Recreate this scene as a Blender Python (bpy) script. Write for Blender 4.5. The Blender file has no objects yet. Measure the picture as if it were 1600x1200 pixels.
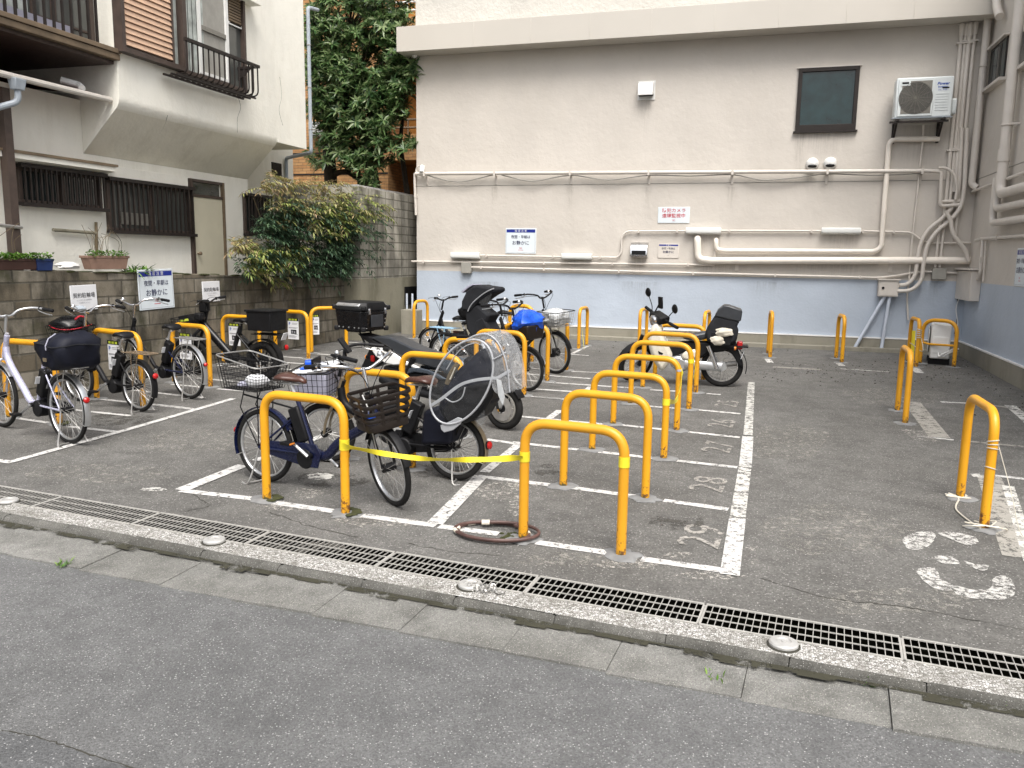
import bpy, math, random
from mathutils import Vector as V, Matrix as Mx, Quaternion
random.seed(7)
R = math.radians
scene = bpy.context.scene
COL = scene.collection

# ------------------------------------------------------------------ camera, world, sun, exposure
EYE = 1.75          # camera height over the ground straight below it
SLOPE = 0.014       # the lot rises gently towards the back wall
FPX = 1270.0        # focal length in pixels of the 1600 px wide photograph
_ax = -V((-4264, -261, 1270)).normalized()
_ay = V((390, -192, 1270)); _ay = (_ay - _ax * _ax.dot(_ay)).normalized()
_az = _ax.cross(_ay)
if _az.y > 0: _az = -_az
MROT = Mx((_ax, _ay, _az))                     # photo axes (right, down, forward) -> world
cam_d = bpy.data.cameras.new("camera"); cam = bpy.data.objects.new("camera", cam_d); COL.objects.link(cam)
cam_d.sensor_width = 36.0; cam_d.lens = 36.0 * FPX / 1600.0; cam_d.clip_end = 500.0; cam_d.clip_start = 0.05
_r, _d, _f = MROT.col[0], MROT.col[1], MROT.col[2]
cam.matrix_world = Mx(((_r.x, -_d.x, -_f.x, 0), (_r.y, -_d.y, -_f.y, 0), (_r.z, -_d.z, -_f.z, EYE), (0, 0, 0, 1)))
scene.camera = cam
SUN_EL, SUN_AZ = 58.0, 155.0                   # degrees; azimuth the light comes from, clockwise from +Y
world = bpy.data.worlds.new("World"); scene.world = world; world.use_nodes = True
_n = world.node_tree.nodes; _l = world.node_tree.links
_bg = _n["Background"]; _sky = _n.new("ShaderNodeTexSky"); _sky.sky_type = 'NISHITA'; _sky.sun_disc = False
_sky.sun_elevation = R(SUN_EL); _sky.sun_rotation = R(SUN_AZ)
_sky.air_density = 1.0; _sky.dust_density = 6.0; _sky.ozone_density = 1.0
_hs = _n.new("ShaderNodeHueSaturation"); _hs.inputs["Saturation"].default_value = 0.35     # an overcast, nearly colourless sky
_l.new(_sky.outputs[0], _hs.inputs["Color"]); _l.new(_hs.outputs[0], _bg.inputs[0]); _bg.inputs[1].default_value = 0.15
sun_d = bpy.data.lights.new("sun", 'SUN'); sun = bpy.data.objects.new("sun", sun_d); COL.objects.link(sun)
sun_d.energy = 1.6; sun_d.angle = R(34); sun_d.color = (1.0, 0.96, 0.90)
_sd = V((math.sin(R(SUN_AZ)) * math.cos(R(SUN_EL)), math.cos(R(SUN_AZ)) * math.cos(R(SUN_EL)), math.sin(R(SUN_EL))))
sun.rotation_mode = 'QUATERNION'; sun.rotation_quaternion = _sd.to_track_quat('Z', 'Y'); sun.location = (0, 0, 30)
scene.view_settings.view_transform = 'Standard'; scene.view_settings.look = 'None'
scene.view_settings.exposure = 0.7; scene.view_settings.gamma = 1.0
scene.cycles.max_bounces = 8; scene.cycles.transparent_max_bounces = 24

# ------------------------------------------------------------------ from the photograph's pixels to points of the place
CAM = V((0, 0, EYE))
def ray(u, v): return MROT @ V(((u - 800) / FPX, (v - 600) / FPX, 1.0))
def G(u, v, h=0.0):                              # on the ground, h above it
    d = ray(u, v); return CAM + d * ((EYE - h) / (SLOPE * d.y - d.z))
def PX(u, v, x): d = ray(u, v); return CAM + d * (x / d.x)      # on the plane X = x
def PY(u, v, y): d = ray(u, v); return CAM + d * (y / d.y)      # on the plane Y = y
def PLN(u, v, p, n): d = ray(u, v); return CAM + d * (n.dot(p - CAM) / n.dot(d))
def proj(p):
    q = MROT.transposed() @ (V(p) - CAM); return (800 + FPX * q.x / q.z, 600 + FPX * q.y / q.z)
def gz(y): return SLOPE * y
def rise(p, v):                                  # height above p that reaches picture row v
    lo, hi = 0.0, 8.0
    for _ in range(40):
        m = (lo + hi) / 2
        if proj((p.x, p.y, p.z + m))[1] > v: lo = m
        else: hi = m
    return lo

# ------------------------------------------------------------------ things, parts, tags
def tag(o, label=None, cat=None, group=None, kind=None):
    if label: o["label"] = label
    if cat: o["category"] = cat
    if group: o["group"] = group
    if kind: o["kind"] = kind
    return o
def thing(name, label, cat, loc=(0, 0, 0), rot=None, group=None):
    o = bpy.data.objects.new(name, None); COL.objects.link(o); o.empty_display_size = 0.1
    m = Mx.Translation(V(loc))
    if rot is not None: m = m @ (rot.to_4x4() if not isinstance(rot, (int, float)) else Mx.Rotation(rot, 4, 'Z'))
    o.matrix_world = m
    W[o.name] = m
    return tag(o, label, cat, group)
W = {}

class MB:
    """collects shapes and links them as ONE mesh object; coordinates are local to the thing unless world=True at build"""
    def __init__(s): s.v = []; s.f = []; s.m = []; s.T = Mx.Identity(4); s.mats = []
    def mi(s, m):
        if m not in s.mats: s.mats.append(m)
        return s.mats.index(m)
    def add(s, vs, fs, m):
        k = len(s.v); i = s.mi(m)
        s.v += [s.T @ V(p) for p in vs]
        for f in fs: s.f.append([k + a for a in f]); s.m.append(i)
        return s
    def box(s, c, size, m, rot=None, taper=1.0):
        x, y, z = size[0] / 2, size[1] / 2, size[2] / 2
        vs = [V((a * x * (taper if cz < 0 else 1), b * y * (taper if cz < 0 else 1), cz * z)) for cz in (-1, 1) for a, b in ((-1, -1), (1, -1), (1, 1), (-1, 1))]
        if rot is not None: vs = [rot @ p for p in vs]
        vs = [p + V(c) for p in vs]
        return s.add(vs, [(3, 2, 1, 0), (4, 5, 6, 7), (0, 1, 5, 4), (1, 2, 6, 5), (2, 3, 7, 6), (3, 0, 4, 7)], m)
    def span(s, a, b, m):                       # axis-aligned box between two corners
        a, b = V(a), V(b); return s.box((a + b) / 2, [abs(x) for x in (b - a)], m)
    def poly(s, pts, m): return s.add(pts, [list(range(len(pts)))], m)
    def prism(s, pts, off, m):                  # polygon extruded along off
        n = len(pts); off = V(off); vs = [V(p) for p in pts] + [V(p) + off for p in pts]
        return s.add(vs, [list(range(n))[::-1], list(range(n, 2 * n))] + [(i, (i + 1) % n, n + (i + 1) % n, n + i) for i in range(n)], m)
    def tube(s, pts, r, m, seg=8, closed=False, smooth=0, flat=None, up=None):
        pts = [V(p) for p in pts]
        if smooth: pts, r = spline(pts, smooth, closed, r)
        n = len(pts); rs = r if isinstance(r, (list, tuple)) else [r] * n
        vs = []; fs = []; u = None
        for i, p in enumerate(pts):
            a = pts[i - 1] if (i > 0 or closed) else p
            b = pts[(i + 1) % n] if (i < n - 1 or closed) else p
            t = (b - a)
            if t.length < 1e-9: t = V((0, 0, 1))
            t.normalize()
            if up is not None: u = V(up) - t * t.dot(V(up))
            elif u is None: u = t.orthogonal()
            else: u = u - t * t.dot(u)
            if u.length < 1e-6: u = t.orthogonal()
            u.normalize(); w = t.cross(u)
            for k in range(seg):
                an = 2 * math.pi * (k + 0.5) / seg
                c, d = math.cos(an), math.sin(an)
                if flat: vs.append(p + u * c * flat[0] * 1.0 + w * d * flat[1])
                else: vs.append(p + (u * c + w * d) * rs[i])
        for i in range(n if closed else n - 1):
            j = (i + 1) % n
            for k in range(seg):
                q = (k + 1) % seg
                fs.append((i * seg + k, i * seg + q, j * seg + q, j * seg + k))
        if not closed: fs += [list(range(seg))[::-1], [(n - 1) * seg + k for k in range(seg)]]
        return s.add(vs, fs, m)
    def cyl(s, a, b, r, m, seg=16, r2=None): return s.tube([a, b], [r, r if r2 is None else r2], m, seg)
    def ring(s, c, ax, rad, r, m, n=32, seg=8):
        ax = V(ax).normalized(); u = ax.orthogonal().normalized(); w = ax.cross(u)
        return s.tube([V(c) + (u * math.cos(2 * math.pi * i / n) + w * math.sin(2 * math.pi * i / n)) * rad for i in range(n)], r, m, seg, closed=True)
    def lathe(s, c, ax, prof, m, n=24, u=None):  # prof: (radius, along axis)
        ax = V(ax).normalized(); u = V(u) if u is not None else ax.orthogonal().normalized(); w = ax.cross(u)
        vs = []; k = len(prof)
        for i in range(n):
            d = u * math.cos(2 * math.pi * i / n) + w * math.sin(2 * math.pi * i / n)
            vs += [V(c) + d * r + ax * h for r, h in prof]
        fs = [(i * k + j, ((i + 1) % n) * k + j, ((i + 1) % n) * k + j + 1, i * k + j + 1) for i in range(n) for j in range(k - 1)]
        return s.add(vs, fs, m)
    def ball(s, c, size, m, n=16, k=10, rot=None):
        vs = []; fs = []
        for j in range(k + 1):
            ph = math.pi * j / k
            for i in range(n):
                a = 2 * math.pi * i / n
                p = V((math.sin(ph) * math.cos(a) * size[0], math.sin(ph) * math.sin(a) * size[1], math.cos(ph) * size[2]))
                if rot is not None: p = rot @ p
                vs.append(p + V(c))
        for j in range(k):
            for i in range(n): fs.append((j * n + i, (j + 1) * n + i, (j + 1) * n + (i + 1) % n, j * n + (i + 1) % n))
        return s.add(vs, fs, m)
    def loft(s, rings, m, closed=True, caps=True):
        n = len(rings[0]); vs = [p for r in rings for p in r]; fs = []
        for i in range(len(rings) - 1):
            for k in range(n if closed else n - 1):
                q = (k + 1) % n; fs.append((i * n + k, i * n + q, (i + 1) * n + q, (i + 1) * n + k))
        if caps and closed: fs += [list(range(n))[::-1], [(len(rings) - 1) * n + k for k in range(n)]]
        return s.add(vs, fs, m)
    def build(s, name, parent=None, bevel=0, angle=35, subdiv=0, world=False, disp=None):
        me = bpy.data.meshes.new(name)
        vs = s.v
        if world and parent is not None:
            inv = W[parent.name].inverted(); vs = [inv @ p for p in vs]
        me.from_pydata([tuple(p) for p in vs], [], s.f)
        for m in s.mats: me.materials.append(m)
        me.polygons.foreach_set("material_index", s.m)
        me.polygons.foreach_set("use_smooth", [True] * len(s.f))
        me.update(); me.set_sharp_from_angle(angle=R(angle))
        o = bpy.data.objects.new(name, me); COL.objects.link(o)
        if parent is not None: o.parent = parent; W[o.name] = W[parent.name]
        else: W[o.name] = Mx.Identity(4)
        if bevel:
            b = o.modifiers.new("bevel", 'BEVEL'); b.width = bevel; b.segments = 2; b.limit_method = 'ANGLE'; b.angle_limit = R(40)
        if subdiv:
            d = o.modifiers.new("subsurf", 'SUBSURF'); d.levels = d.render_levels = subdiv
        return o

def spline(pts, n, closed=False, r=None):        # Catmull-Rom through the points
    out = []; ro = []; k = len(pts); rl = r if isinstance(r, (list, tuple)) else None
    for i in range(k if closed else k - 1):
        if closed: a, b, c, d = pts[i - 1], pts[i], pts[(i + 1) % k], pts[(i + 2) % k]
        else: a, b, c, d = pts[max(i - 1, 0)], pts[i], pts[i + 1], pts[min(i + 2, k - 1)]
        for j in range(n):
            t = j / n
            out.append(0.5 * ((2 * b) + (c - a) * t + (2 * a - 5 * b + 4 * c - d) * t * t + (3 * b - a - 3 * c + d) * t ** 3))
            if rl: ro.append(rl[i] * (1 - t) + rl[(i + 1) % k] * t)
    if not closed:
        out.append(pts[-1])
        if rl: ro.append(rl[-1])
    return out, (ro if rl else r)
def fillet(pts, rad, n=5, closed=False):         # polyline with rounded corners
    pts = [V(p) for p in pts]; out = []
    k = len(pts)
    for i in range(k):
        if not closed and i in (0, k - 1): out.append(pts[i]); continue
        p, a, b = pts[i], pts[i - 1], pts[(i + 1) % k]
        da, db = a - p, b - p
        rr = min(rad, da.length * 0.49, db.length * 0.49)
        p0, p1 = p + da.normalized() * rr, p + db.normalized() * rr
        for j in range(n + 1):
            t = j / n; out.append(p0 * (1 - t) ** 2 + p * 2 * t * (1 - t) + p1 * t * t)
    return out

# ------------------------------------------------------------------ materials
class NT:
    def __init__(s, name):
        s.mat = bpy.data.materials.new(name); s.mat.use_nodes = True; s.t = s.mat.node_tree; s.b = s.t.nodes["Principled BSDF"]
    def n(s, t, **kw):
        x = s.t.nodes.new("ShaderNode" + t)
        for k, v in kw.items():
            if k in x.inputs: x.inputs[k].default_value = v
            else: setattr(x, k, v)
        return x
    def l(s, a, b): s.t.links.new(a, b)
    def coord(s, sc=(1, 1, 1), which="Object", rot=None):
        c = s.n("TexCoord"); m = s.n("Mapping"); m.inputs["Scale"].default_value = sc
        s.l(c.outputs[which], m.inputs[0]); return m.outputs[0]
    def noise(s, co, scale, detail=4, rough=0.55):
        x = s.n("TexNoise", Scale=scale, Detail=detail, Roughness=rough); s.l(co, x.inputs["Vector"]); return x.outputs[0]
    def ramp(s, fac, stops):
        x = s.n("ValToRGB"); s.l(fac, x.inputs[0]); e = x.color_ramp.elements
        while len(e) < len(stops): e.new(0.5)
        for i, (p, c) in enumerate(stops):
            e[i].position = p; e[i].color = (c, c, c, 1) if isinstance(c, (int, float)) else (*c, 1)
        return x.outputs[0]
    def mix(s, fac, a, b, mode='MIX'):
        x = s.n("Mix", data_type='RGBA', blend_type=mode)
        for i, q in ((0, fac), (6, a), (7, b)):
            if isinstance(q, (int, float)): x.inputs[i].default_value = q
            elif isinstance(q, tuple): x.inputs[i].default_value = (*q, 1)
            else: s.l(q, x.inputs[i])
        return x.outputs[2]
    def mth(s, op, a, b=0.0, clamp=False):
        x = s.n("Math", operation=op, use_clamp=clamp)
        for i, q in enumerate((a, b)):
            if isinstance(q, (int, float)): x.inputs[i].default_value = q
            else: s.l(q, x.inputs[i])
        return x.outputs[0]
    def bump(s, h, strength=0.3, dist=0.01):
        x = s.n("Bump", Strength=strength, Distance=dist); s.l(h, x.inputs["Height"]); s.l(x.outputs[0], s.b.inputs["Normal"]); return x
    def base(s, c, rough=0.6, metal=0.0, spec=0.5):
        if isinstance(c, tuple): s.b.inputs["Base Color"].default_value = (*c, 1)
        else: s.l(c, s.b.inputs["Base Color"])
        if isinstance(rough, (int, float)): s.b.inputs["Roughness"].default_value = rough
        else: s.l(rough, s.b.inputs["Roughness"])
        s.b.inputs["Metallic"].default_value = metal; s.b.inputs["Specular IOR Level"].default_value = spec
        return s.mat

def pm(name, col, rough=0.5, metal=0.0, var=0.12, scale=9.0, bump=0.0, bscale=60.0, spec=0.5, dirt=0.0):
    """plain surface with a little uneven colour, gloss and grain"""
    t = NT(name); co = t.coord()
    f = t.noise(co, scale, 5)
    a = tuple(max(0, c * (1 - var)) for c in col); b = tuple(min(1, c * (1 + var)) for c in col)
    c = t.mix(t.ramp(f, [(0.3, 0.0), (0.7, 1.0)]), a, b)
    if dirt: c = t.mix(t.ramp(t.noise(co, scale * 2.7, 6, 0.7), [(0.5, 0.0), (0.75, dirt)]), c, (0.09, 0.075, 0.055))
    rr = t.ramp(t.noise(co, scale * 3, 3), [(0.2, max(0.02, rough - 0.08)), (0.8, min(1, rough + 0.1))])
    if bump: t.bump(t.noise(co, bscale, 4), bump, 0.004)
    return t.base(c, rr, metal, spec)

def m_asphalt(name, c0, c1, fleck, scale=95.0, fl=0.86, patch=0.5):
    t = NT(name); co = t.coord()
    big = t.noise(co, 0.55, 6, 0.6); mid = t.noise(co, 5.0, 5, 0.65)
    c = t.mix(t.ramp(big, [(0.35, 0.0), (0.65, 1.0)]), c0, c1)
    c = t.mix(t.ramp(mid, [(0.3, patch), (0.6, 0.0)]), c, tuple(x * 0.55 for x in c0))
    vo = t.n("TexVoronoi", Scale=scale); t.l(co, vo.inputs["Vector"])
    sp = t.n("SeparateColor"); t.l(vo.outputs["Color"], sp.inputs[0])
    g = t.mth('MULTIPLY', t.ramp(sp.outputs[0], [(fl, 0.0), (min(fl + 0.1, 1), 1.0)]), t.ramp(vo.outputs["Distance"], [(0.3, 1.0), (0.55, 0.0)]))
    c = t.mix(t.ramp(sp.outputs[1], [(0.0, 0.6), (1.0, 0.0)]), c, tuple(x * 0.4 for x in c0))
    c = t.mix(g, c, fleck)
    h = t.mth('ADD', t.mth('MULTIPLY', vo.outputs["Distance"], -1.0), t.mth('MULTIPLY', mid, 0.7))
    t.bump(h, 0.55, 0.006)
    return t.base(c, 0.9, 0, 0.3)

def m_streak():
    t = NT("rain_streak_stain"); co = t.coord((16, 16, 1.1)); s = t.n("SeparateXYZ"); u = t.n("UVMap"); t.l(u.outputs[0], s.inputs[0])
    edge = t.mth('MULTIPLY', t.mth('MULTIPLY', s.outputs[0], t.mth('SUBTRACT', 1.0, s.outputs[0])), 4.0); fade = t.mth('POWER', s.outputs[1], 1.4)
    a = t.mth('MULTIPLY', t.mth('MULTIPLY', edge, fade), t.ramp(t.noise(co, 2.0, 6, 0.7), [(0.40, 0.0), (0.75, 0.34)]))
    t.l(a, t.b.inputs["Alpha"]); return t.base((0.20, 0.18, 0.145), 0.85, 0, 0.2)

def m_pebbles():
    t = NT("pebbled_concrete"); co = t.coord(); vo = t.n("TexVoronoi", Scale=88.0); t.l(co, vo.inputs["Vector"]); ve = t.n("TexVoronoi", feature='DISTANCE_TO_EDGE', Scale=88.0); t.l(co, ve.inputs["Vector"])
    sp = t.n("SeparateColor"); t.l(vo.outputs["Color"], sp.inputs[0])
    c = t.ramp(sp.outputs[0], [(0.0, (0.22, 0.21, 0.19)), (0.4, (0.42, 0.41, 0.385)), (0.8, (0.58, 0.57, 0.55)), (1.0, (0.72, 0.71, 0.69))])
    c = t.mix(t.ramp(ve.outputs["Distance"], [(0.02, 1.0), (0.12, 0.0)]), c, (0.085, 0.08, 0.068))
    c = t.mix(t.ramp(t.noise(co, 3.5, 6, 0.65), [(0.48, 0.0), (0.7, 0.6)]), c, (0.14, 0.135, 0.115))
    t.bump(ve.outputs["Distance"], 0.7, 0.012)
    return t.base(c, 0.85, 0, 0.3)

def m_plaster(name, c, bump=0.35, sc=38.0, streak=0.35, stain=(0.32, 0.28, 0.23), rough=0.75, zlow=None):
    t = NT(name); co = t.coord()
    f = t.noise(co, 0.8, 6, 0.6)
    col = t.mix(t.ramp(f, [(0.3, 0.0), (0.7, 1.0)]), tuple(x * 0.9 for x in c), tuple(min(1, x * 1.05) for x in c))
    st = t.noise(t.coord((1.5, 1.5, 0.45)), 1.7, 8, 0.7)
    col = t.mix(t.ramp(st, [(0.5, 0.0), (0.8, streak)]), col, stain)
    h = t.mth('ADD', t.noise(co, sc, 4), t.mth('MULTIPLY', t.noise(co, 5.0, 3), 1.6))
    t.bump(h, bump, 0.012)
    return t.base(col, rough, 0, 0.3)

def m_blocks(name, w, h, c0, c1, mortar, dark=0.9, moss=0.6, off=0.5, msize=0.012):
    """blocks laid along local X, up local Z"""
    t = NT(name); tc = t.n("TexCoord"); s = t.n("SeparateXYZ"); t.l(tc.outputs["Object"], s.inputs[0])
    cb = t.n("CombineXYZ"); t.l(t.mth('ADD', s.outputs[0], s.outputs[1]), cb.inputs[0]); t.l(s.outputs[2], cb.inputs[1])
    br = t.n("TexBrick", Scale=1.0); br.offset = off; t.l(cb.outputs[0], br.inputs["Vector"])
    br.inputs["Brick Width"].default_value = w; br.inputs["Row Height"].default_value = h; br.inputs["Mortar Size"].default_value = msize
    br.inputs["Mortar Smooth"].default_value = 0.3; br.inputs["Bias"].default_value = 0.0
    br.inputs["Color1"].default_value = (*c0, 1); br.inputs["Color2"].default_value = (*c1, 1); br.inputs["Mortar"].default_value = (*mortar, 1)
    co = t.coord()
    c = br.outputs["Color"]
    c = t.mix(t.ramp(t.noise(t.coord((1.6, 1.6, 0.7)), 1.5, 7, 0.65), [(0.42, 0.0), (0.6, dark)]), c, (0.028, 0.026, 0.02))
    c = t.mix(t.ramp(t.noise(t.coord((1, 1, 0.6)), 3.1, 8, 0.7), [(0.58, 0.0), (0.75, 0.55)]), c, (0.33, 0.31, 0.27))
    if moss: c = t.mix(t.ramp(t.noise(co, 2.6, 7, 0.7), [(0.52, 0.0), (0.72, moss)]), c, (0.045, 0.048, 0.018))
    t.bump(t.mth('ADD', t.mth('MULTIPLY', br.outputs["Fac"], -1.5), t.mth('MULTIPLY', t.noise(co, 45, 5), 0.6)), 0.6, 0.01)
    return t.base(c, 0.92, 0, 0.2)

def m_paint_ground(name, col, wear=0.5, sc=14.0):
    """worn road paint: where it has worn off, the sheet is gone"""
    t = NT(name); co = t.coord()
    w = t.mth('ADD', t.mth('MULTIPLY', t.noise(co, sc, 8, 0.75), 0.7), t.mth('MULTIPLY', t.noise(co, sc * 6, 4, 0.7), 0.3))
    a = t.ramp(w, [(wear - 0.03, 0.0), (wear + 0.03, 1.0)])
    c = t.mix(t.ramp(t.noise(co, 5, 6, 0.7), [(0.3, 0.0), (0.7, 1.0)]), tuple(x * 0.75 for x in col), col)
    c = t.mix(t.ramp(t.noise(co, 70, 3, 0.6), [(0.55, 0.0), (0.7, 0.5)]), c, tuple(x * 0.55 for x in col))
    t.l(a, t.b.inputs["Alpha"]); t.bump(t.noise(co, 90, 3), 0.3, 0.004)
    return t.base(c, 0.85, 0, 0.3)

def m_leaf(name, cols, rough=0.38, trans=0.25):
    t = NT(name); g = t.n("NewGeometry")
    k = len(cols); c = t.ramp(g.outputs["Random Per Island"], [(i / max(1, k - 1), cols[i]) for i in range(k)])
    t.base(c, rough, 0, 0.5)
    tr = t.n("BsdfTranslucent"); t.l(c, tr.inputs[0]); ms = t.n("MixShader", Fac=trans)
    t.l(t.b.outputs[0], ms.inputs[1]); t.l(tr.outputs[0], ms.inputs[2]); t.l(ms.outputs[0], t.t.nodes["Material Output"].inputs[0])
    return t.mat

def m_clear(name, tint=(1, 1, 1), amount=0.75, rough=0.15, col=(0.75, 0.75, 0.75)):
    t = NT(name); t.base(col, rough, 0, 0.6)
    co = t.coord(); t.bump(t.noise(co, 11, 5), 0.9, 0.05)
    tr = t.n("BsdfTransparent"); tr.inputs[0].default_value = (*tint, 1); ms = t.n("MixShader", Fac=amount)
    t.l(t.b.outputs[0], ms.inputs[1]); t.l(tr.outputs[0], ms.inputs[2]); t.l(ms.outputs[0], t.t.nodes["Material Output"].inputs[0])
    return t.mat

def m_orange():
    t = NT("orange_paint"); co = t.coord(); s = t.n("SeparateXYZ"); t.l(co, s.inputs[0])
    c = t.mix(t.ramp(t.noise(co, 3.0, 5), [(0.3, 0.0), (0.7, 1.0)]), (0.63, 0.29, 0.006), (0.73, 0.355, 0.010))
    low = t.ramp(s.outputs[2], [(0.02, 1.0), (0.22, 0.0)])
    n = t.noise(co, 24, 7, 0.72)
    rust = t.ramp(t.mth('ADD', n, t.mth('MULTIPLY', low, 0.22)), [(0.685, 0.0), (0.74, 1.0)])
    oi = t.n("ObjectInfo"); c = t.mix(t.mth('MULTIPLY', oi.outputs["Random"], 0.28), c, (0.52, 0.235, 0.03))     # some hoops are more faded than others
    chips = t.ramp(t.noise(t.coord((1, 1, 0.35)), 21, 8, 0.8), [(0.665, 0.0), (0.69, 0.85)]); c = t.mix(chips, c, (0.22, 0.10, 0.025))
    c = t.mix(rust, c, (0.14, 0.055, 0.018))
    mo = t.ramp(t.mth('MULTIPLY', t.noise(co, 11, 6, 0.7), low), [(0.42, 0.0), (0.55, 0.85)])
    c = t.mix(mo, c, (0.07, 0.065, 0.02))
    t.bump(t.noise(co, 35, 4), 0.12, 0.004)
    return t.base(c, t.mix(rust, 0.36, 0.9) if False else 0.4, 0, 0.5)

M = {}
M['asphalt'] = m_asphalt("lot_asphalt", (0.132, 0.128, 0.119), (0.20, 0.195, 0.184), (0.36, 0.35, 0.33), 110, 0.87, 0.6)
M['road'] = m_asphalt("road_asphalt", (0.138, 0.139, 0.139), (0.185, 0.186, 0.185), (0.38, 0.38, 0.37), 145, 0.88, 0.5)
M['road_patch'] = m_asphalt("darker_road_patch", (0.11, 0.112, 0.114), (0.15, 0.152, 0.155), (0.38, 0.38, 0.375), 130, 0.88, 0.4)
M['gutter'] = m_asphalt("gutter_concrete", (0.19, 0.188, 0.172), (0.30, 0.297, 0.28), (0.42, 0.41, 0.37), 200, 0.86, 0.75)
M['kerb'] = m_asphalt("kerb_concrete", (0.11, 0.107, 0.095), (0.20, 0.196, 0.18), (0.32, 0.315, 0.30), 230, 0.86, 0.85)
M['gravel'] = m_pebbles()
M['joint'] = pm("joint_dirt", (0.035, 0.033, 0.025), 0.95)
M['paint'] = m_paint_ground("white_line_paint", (0.64, 0.63, 0.605), 0.45, 24.0)
M['paint_worn'] = m_paint_ground("worn_white_paint", (0.62, 0.61, 0.57), 0.475, 16.0)
M['paint_faint'] = m_paint_ground("faint_white_paint", (0.46, 0.44, 0.40), 0.535, 30.0)
M['paint_number'] = m_paint_ground("worn_number_paint", (0.40, 0.38, 0.345), 0.482, 34.0)
M['paint_three'] = m_paint_ground("rubbed_white_paint", (0.56, 0.55, 0.52), 0.49, 26.0)
M['grime'] = m_paint_ground("kerb_grime", (0.05, 0.048, 0.032), 0.47, 12.0)
M['oil'] = m_paint_ground("oil_drip_stain", (0.085, 0.081, 0.072), 0.535, 9.0)
M['dust'] = m_paint_ground("dusty_patch", (0.27, 0.26, 0.235), 0.53, 22.0)
M['streak'] = m_streak()
M['paint_grey'] = m_paint_ground("grey_old_paint", (0.36, 0.345, 0.31), 0.45, 14.0)
M['beige'] = m_plaster("beige_wall_paint", (0.565, 0.527, 0.478), 0.38, 14, 0.2, (0.46, 0.42, 0.35))
M['blue'] = m_plaster("pale_blue_wall_paint", (0.43, 0.485, 0.56), 0.35, 26, 0.25, (0.36, 0.40, 0.47))
M['eave'] = pm("eave_paint", (0.50, 0.47, 0.42), 0.5, 0, 0.03, 1.0)
M['rough_white'] = m_plaster("rough_white_render", (0.56, 0.54, 0.495), 0.9, 22, 0.05)
M['plinth'] = m_plaster("plinth_concrete", (0.27, 0.255, 0.21), 0.4, 25, 0.75, (0.13, 0.12, 0.085), 0.9)
M['trim_white'] = pm("white_trim", (0.78, 0.77, 0.75), 0.5, 0, 0.04)
M['trim_grey'] = pm("dull_cast_metal", (0.42, 0.415, 0.40), 0.5, 0.2, 0.12, 25)
M['pipe'] = pm("beige_pipe_paint", (0.61, 0.568, 0.515), 0.42, 0, 0.06, 4)
M['pipe_white'] = pm("white_wrapped_pipe", (0.80, 0.74, 0.66), 0.4, 0, 0.07, 5, 0.3, 14)
M['pipe_blue'] = pm("blue_pipe_paint", (0.52, 0.57, 0.65), 0.45, 0, 0.06, 5)
M['grey_box'] = pm("grey_box_paint", (0.30, 0.29, 0.26), 0.6, 0, 0.1)
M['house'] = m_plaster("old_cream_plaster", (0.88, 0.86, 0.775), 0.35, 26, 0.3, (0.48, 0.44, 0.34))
M['soffit'] = m_plaster("shaded_soffit_plaster", (0.80, 0.77, 0.67), 0.25, 20, 0.4, (0.36, 0.32, 0.23))  # stained house plaster, darkened: the overhang's shade is put into the colour
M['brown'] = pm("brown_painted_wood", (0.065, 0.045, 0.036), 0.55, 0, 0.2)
M['brown_mid'] = pm("weathered_brown_board", (0.17, 0.125, 0.08), 0.7, 0, 0.25, 5, 0.3, 25, 0.4, 0.3)
M['louver'] = pm("salmon_louver", (0.58, 0.39, 0.27), 0.55, 0, 0.08)
M['dark_metal'] = pm("dark_brown_metal", (0.022, 0.017, 0.015), 0.5, 0.0, 0.2, spec=0.3)
M['door'] = pm("cream_door_panel", (0.60, 0.56, 0.43), 0.5, 0, 0.05, 3)
M['glass_dark'] = pm("dark_window_glass", (0.018, 0.024, 0.024), 0.07, 0, 0.3, 2, 0, 50, 0.8)
M['glass_teal'] = pm("teal_wired_glass", (0.010, 0.028, 0.030), 0.14, 0, 0.35, 5, 0.25, 40, 0.6)
M['glass_grey'] = pm("grey_window_glass", (0.075, 0.08, 0.075), 0.1, 0, 0.3, 1.3, 0, 50, 0.8)
M['curtain'] = pm("pale_curtain", (0.42, 0.45, 0.42), 0.85, 0, 0.35, 6)
M['alu'] = pm("aluminium", (0.62, 0.63, 0.64), 0.32, 0.85, 0.08)
M['steel'] = pm("galvanised_steel", (0.46, 0.45, 0.43), 0.42, 0.75, 0.15, 20)
M['grate'] = pm("grating_steel", (0.36, 0.35, 0.325), 0.65, 0.1, 0.15, 20)
M['chrome'] = pm("chrome", (0.72, 0.72, 0.73), 0.16, 1.0, 0.05)
M['silver'] = pm("silver_paint", (0.60, 0.60, 0.66), 0.3, 0.5, 0.06)
M['lav'] = pm("lavender_frame_paint", (0.50, 0.50, 0.64), 0.28, 0.3, 0.05)
M['rubber'] = pm("tyre_rubber", (0.014, 0.0135, 0.013), 0.8, 0, 0.25, 20, spec=0.2)
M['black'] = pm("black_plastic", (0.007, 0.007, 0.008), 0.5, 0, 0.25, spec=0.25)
M['black_gloss'] = pm("gloss_black", (0.006, 0.006, 0.007), 0.25, 0, 0.2, spec=0.3)
M['vinyl'] = pm("black_vinyl_seat", (0.028, 0.031, 0.036), 0.38, 0, 0.15, 12, 0.15, 90)
M['brown_seat'] = pm("brown_saddle", (0.065, 0.026, 0.018), 0.3, 0, 0.2)
M['brown_plastic'] = pm("brown_basket_plastic", (0.015, 0.011, 0.009), 0.4, 0, 0.2, spec=0.35)
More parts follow.
